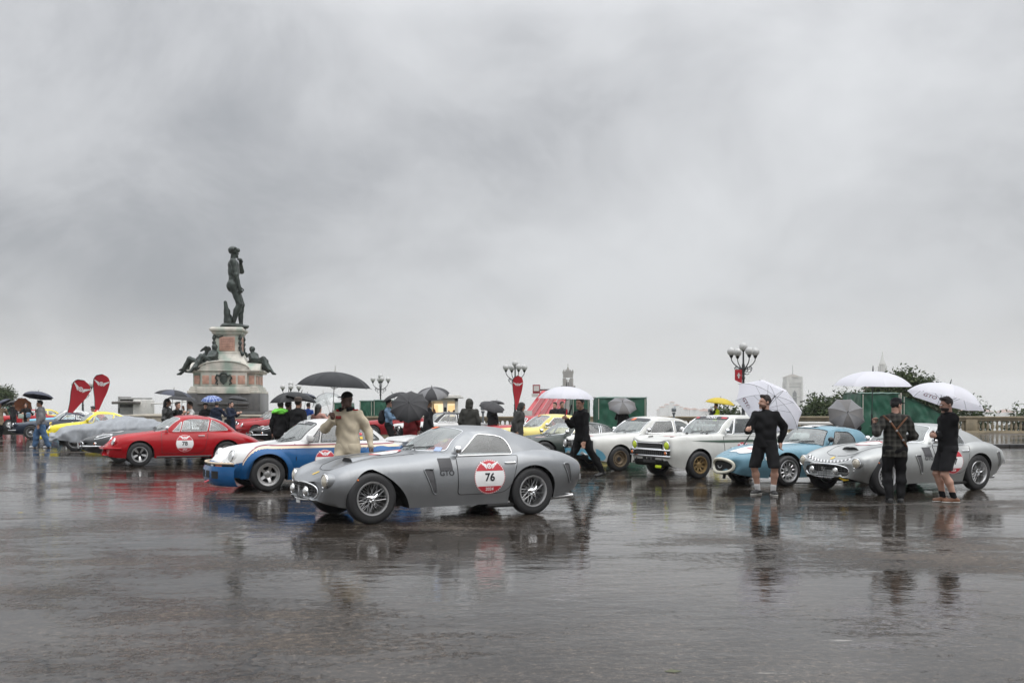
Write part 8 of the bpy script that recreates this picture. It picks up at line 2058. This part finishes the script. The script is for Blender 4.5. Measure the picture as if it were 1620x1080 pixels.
S = person('broad backed person in a dark coat under the blue checked umbrella', 343, D - .4, 1.74, 175, 1, NVY, 'coat', .36, .97, BK, 'trousers', SHOEB, HAIRK, 'short', hands={-1: ((-.2, -.2, 1.3), (-.9, .2, -1), (0, -.3, 1), (.5, -.5, 0), .9)}, bulk=1.15, h=.018)
umbrella('blue checked umbrella below the monument', W(334.5, 625.5, D), S.grip(-1), .45, UPL, dep=.48, tilt=(.0, -.18, 1))
D = 41.0
S = person('person in a navy coat with a shoulder bag looking right, below the monument', 365, D, 1.74, 75, 0, NVY, 'coat', .34, .97, BK, 'trousers', SHOEB, HAIRK, 'short', hands={-1: ((-.1, -.34, 1.2), (-.8, .4, -1), (.1, -.6, .6), (0, 0, 1), .7), 1: ((.1, -.34, 1.22), (.8, .4, -1), (-.1, -.6, .6), (0, 0, 1), .7)}, h=.017, bulk=1.1)
MB().box((-.22, .02, .86), (.12, .28, .30), bev=.05).build('shoulder_bag', BK, S.root)
umbrella('charcoal umbrella in front of the granite plinth', W(377, 626.5, D + .6), W(373, 652, D + .6), .44, UBK2, dep=.34, tilt=(.1, .1, 1))
# dark group right of the monument
D = 27.0
S = person('person in black with a lime green cloth at the neck, left in the dark group', 444, D, 1.70, 170, 1, BK, 'coat', .44, .97, BK, 'trousers', SHOEB, HAIRK, 'short', h=.015)
V, F = sdf_mesh([('e', S.neck + np.array((0, .03, .0)), (.22, .15, .09), np.eye(3), None, .02, None)], .014, (), .008, 20, 3); mesh_np('lime_cloth', V, F, pmat('lime cloth', (.16, .62, .06), .7, var=.1), S.root)
S = person('person in a dark grey jacket at the middle of the dark group', 456, D + .5, 1.70, 150, 0, CHAR, 'jacket', .46, .97, NVY, 'trousers', SHOEB, HAIRB, 'short', hands={-1: ((-.15, -.3, 1.3), (-.9, .2, -1), (0, -.3, 1), (.5, -.5, 0), .9)}, h=.016)
umbrella('wide black umbrella over the dark group right of the monument', W(457, 620, D + .3), S.grip(-1), .56, UBK, UBK2, dep=.40, tilt=(-.10, -.12, 1))
S = person('broad person in a long black coat and brimmed hat, right in the dark group', 472, D - .3, 1.76, 150, 1, BK, 'coat', .30, .97, BK, 'trousers', SHOEB, HAIRB, 'short', bulk=1.25, h=.015, loose=.012, hands={1: ((.22, -.26, 1.34), (.9, .2, -1), (0, -.3, 1), (-.5, -.5, 0), .9)})
b = MB(); b.lathe([(.17, .0), (.175, .008), (.105, .02), (.10, .09), (.06, .12), (.001, .125)], 18, tuple(S.Pn(0, .01, .035))); b.build('hat', pmat('brown felt hat', (.05, .035, .028), .8, var=.2), S.root)
umbrella('black umbrella over the brimmed hat, behind the wide black one', W(477, 621, D + .2), S.grip(1), .46, UBK, dep=.40, tilt=(.22, .1, 1))
umbrella('small navy umbrella peeping out right of the dark group', W(486, 622.5, 40), W(486, 650, 40), .42, UNV, dep=.30, tilt=(.15, .2, 1)); person('bare armed person nearly hidden behind the dark group', 488, 40.3, 1.68, 160, 1, BLUEC := cm('royal blue cloth', (.02, .06, .25)), 'shirt', .47, .5, BK, 'trousers', SHOEB, h=.02)
D = 27.5
S = person('black haired person in a pink top under the clear umbrella', 504, D, 1.62, 150, 0, PINKT, 'shirt', .46, .6, BK, 'trousers', SHOEB, HAIRK, 'long', hands={-1: ((-.15, -.25, 1.25), (-.9, .2, -1), (0, -.3, 1), (.5, -.5, 0), .9)}, h=.015)
umbrella('clear plastic umbrella left of the driver in the cream suit', W(512, 622, D), S.grip(-1), .42, UCL, dep=.62, shaft=PALE, handle=PALE)
# backpack man, red coat, dark man
D = 34.0
S = person('man in a pale denim shirt with a black backpack, looking right', 615, D, 1.77, 82, 0, CHAMB, 'shirt', .46, .95, BK, 'trousers', SHOEB, HAIRK, 'short', hands={-1: ((-.08, -.36, 1.14), (-.7, .6, -1), (.1, -.8, .2), (0, 0, 1), .6), 1: ((.12, -.30, 1.24), (.8, .5, -1), (0, -.3, .9), (-.5, -.5, 0), .9)}, h=.015)
V, F = sdf_mesh([('e', (0, .235, 1.18), (.16, .12, .25), np.eye(3), None, .03, None), ('e', (0, .30, 1.08), (.12, .08, .13), np.eye(3), None, .03, None)], .015); bp_ = mesh_np('backpack', V, F, BK2, S.root)
for sg in (-1, 1): MB().tube([(sg * .12, .2, 1.38), (sg * .13, .05, 1.47), (sg * .135, -.10, 1.36), (sg * .14, -.08, 1.15), (sg * .13, .14, 1.0)], .018, 5).build('strap', BK2, bp_)
umbrella('black folding umbrella tilted steeply over the man with the backpack', W(621, 623, D), S.grip(1), .46, UBK, dep=.30, tilt=(-.42, -.05, 1))
D = 30.5
S = person('person in a deep red coat with the head hidden by a big charcoal umbrella', 649, D, 1.70, 175, 0, REDC, 'coat', .26, .97, REDC, 'trousers', SHOEB, HAIRK, 'short', hands={1: ((.15, -.24, 1.32), (.9, .2, -1), (0, -.3, 1), (-.5, -.5, 0), .9)}, h=.015, bulk=1.05, loose=.012)
umbrella('big charcoal umbrella with its top turned to the viewer, over the red coat', W(647, 637, D - .9), S.grip(1), .60, UBK2, dep=.34, tilt=(-.02, -.85, .62), ng=10)
D = 33.0
S = person('man in black with grey hair seen from the side, right of the red coat', 678, D, 1.76, 110, 1, BK2, 'coat', .34, .97, BK2, 'trousers', SHOEB, pmat('grey hair', (.14, .13, .12), .7, var=.3, scale=30), 'short', hands={1: ((.18, -.22, 1.34), (.9, .2, -1), (0, -.3, 1), (-.5, -.5, 0), .9)}, h=.016, bulk=1.12)
umbrella('domed umbrella with alternating dark and grey panels, left of the kiosk', W(683, 613, D), S.grip(1), .59, UBK2, UGR, dep=.48, spin=.2)
D = 28.5
person('hooded person in a dark olive coat seen from behind, before the kiosk', 743, D, 1.76, 172, 1, DGRN, 'coat', .36, .97, BK, 'trousers', SHOEB, hood=True, h=.015, bulk=1.18, loose=.012, head=(R(-20), 0))
D = 41.0
S = person('person in dark clothes under the leaning charcoal umbrella', 779, D, 1.72, 140, 1, BK2, 'coat', .40, .97, BK2, 'trousers', SHOEB, HAIRK, 'short', hands={1: ((.16, -.24, 1.28), (.9, .2, -1), (0, -.3, 1), (-.5, -.5, 0), .9)}, h=.018, bulk=1.1)
umbrella('leaning charcoal umbrella between the two hooded people', W(780, 637, D - .2), S.grip(1), .56, UBK2, dep=.40, tilt=(.28, -.35, 1)); umbrella('small dark umbrella behind the leaning charcoal one', W(786, 633.5, 46), W(786, 660, 46), .40, UBK2, dep=.30, tilt=(.1, .1, 1))
D = 30.0
person('hooded person in a charcoal raincoat leaning right, before the red ramp', 818, D, 1.68, 70, 1, CHAR, 'coat', .34, .97, BK, 'trousers', SHOEB, hood=True, h=.015, bulk=1.18, loose=.012, lean=R(12), head=(0, R(14)))
D = 39.0
S = person('person in dark clothes with a red strap behind the striding man', 889, D, 1.72, 20, 1, BK2, 'jacket', .44, .97, BK2, 'trousers', SHOEB, h=.018); MB().tube([(.14, -.17, 1.42), (.10, -.2, 1.2), (.08, -.18, .95)], .025, 5).build('red_strap', REDJ, S.root)
person('person in dark clothes under the left edge of the striding man\'s umbrella', 878, D + .8, 1.70, -30, 0, BK2, 'jacket', .44, .97, BK2, 'trousers', SHOEB, h=.019)
D = 37.0
S = person('person in black under the warm grey umbrella by the green stall', 985, D, 1.62, 150, 1, BK, 'coat', .40, .97, BK, 'trousers', SHOEB, HAIRK, 'short', hands={1: ((.16, -.2, 1.26), (.9, .2, -1), (0, -.3, 1), (-.5, -.5, 0), .9)}, h=.017, bulk=1.18)
umbrella('warm grey umbrella in front of the green stall', W(985, 635.5, D), S.grip(1), .56, UDG, UGR, dep=.34)
D = 47.0
S = person('person in a fluorescent yellow vest over black under the yellow umbrella', 1133, D, 1.66, -120, 1, BK, 'jacket', .44, .97, BK, 'trousers', SHOEB, HAIRK, 'short', hands={1: ((.16, -.2, 1.3), (.9, .2, -1), (0, -.3, 1), (-.5, -.5, 0), .9)}, h=.018)
V, F = sdf_mesh(torso_prims(S, .034, 1.04), .018, [lambda X, Y, Z: .82 - Z, lambda X, Y, Z: Z - 1.40]); mesh_np('safety_vest', V, F, HIVIS, S.root)
umbrella('bright yellow umbrella with brown ribs by the balustrade', W(1140, 629, D), S.grip(1), .70, UYE, dep=.40, tilt=(.14, 0, 1), handle=BROWNL)
D = 25.5
S = person('person in black almost hidden by the grey umbrella above the blue coupe', 1343, D, 1.62, 160, 1, BK, 'coat', .38, .97, BK, 'trousers', SHOEB, HAIRK, 'short', hands={1: ((.16, -.22, 1.25), (.9, .2, -1), (0, -.3, 1), (-.5, -.5, 0), .9)}, h=.016, bulk=1.12)
umbrella('grey umbrella turned towards the viewer behind the blue coupe', W(1341, 652, D - .8), S.grip(1), .47, UDG, UGR, dep=.34, tilt=(-.05, -.9, .42))
tag(MB().add([(0, 0, .004), (.05, .02, .012), (.11, .0, .006), (.06, -.025, .004)], [(0, 1, 2, 3)]).add([(0, 0, .002), (.05, .02, .010), (.11, .0, .004), (.06, -.025, .002)], [(3, 2, 1, 0)]).build('fallen_leaf', pmat('wet leaf', (.05, .055, .015), .4, var=.2), loc=(gx(1050, dist_of(1062)), dist_of(1062), 0)), 'small yellow green leaf lying on the wet ground in the right foreground', 'leaf')
tag(MB().add([(0, 0, .004), (.05, .02, .012), (.10, .0, .006), (.06, -.025, .004)], [(0, 1, 2, 3)]).add([(0, 0, .002), (.05, .02, .010), (.10, .0, .004), (.06, -.025, .002)], [(3, 2, 1, 0)]).build('fallen_leaf', pmat('pale leaf', (.25, .20, .05), .4, var=.2), loc=(gx(27, dist_of(811)), dist_of(811), 0)), 'small pale leaf lying on the wet ground at the far left', 'leaf')

# ------------------------------------------------------------ rain haze
def haze():
    b = MB(); b.box((0, 1200, 2.5), (5200, 2700, 119)); o = b.build('haze', [], smooth=False); m = bpy.data.materials.new('rain haze'); m.use_nodes = True; t = m.node_tree; t.nodes.clear()
    ou = N(t, 'ShaderNodeOutputMaterial'); v = N(t, 'ShaderNodeVolumePrincipled'); v.inputs['Density'].default_value = .00026; v.inputs['Color'].default_value = (.93, .94, .95, 1); wire(t, v.outputs[0], ou.inputs['Volume'])
    o.data.materials.append(m); o['kind'] = 'stuff'
haze()
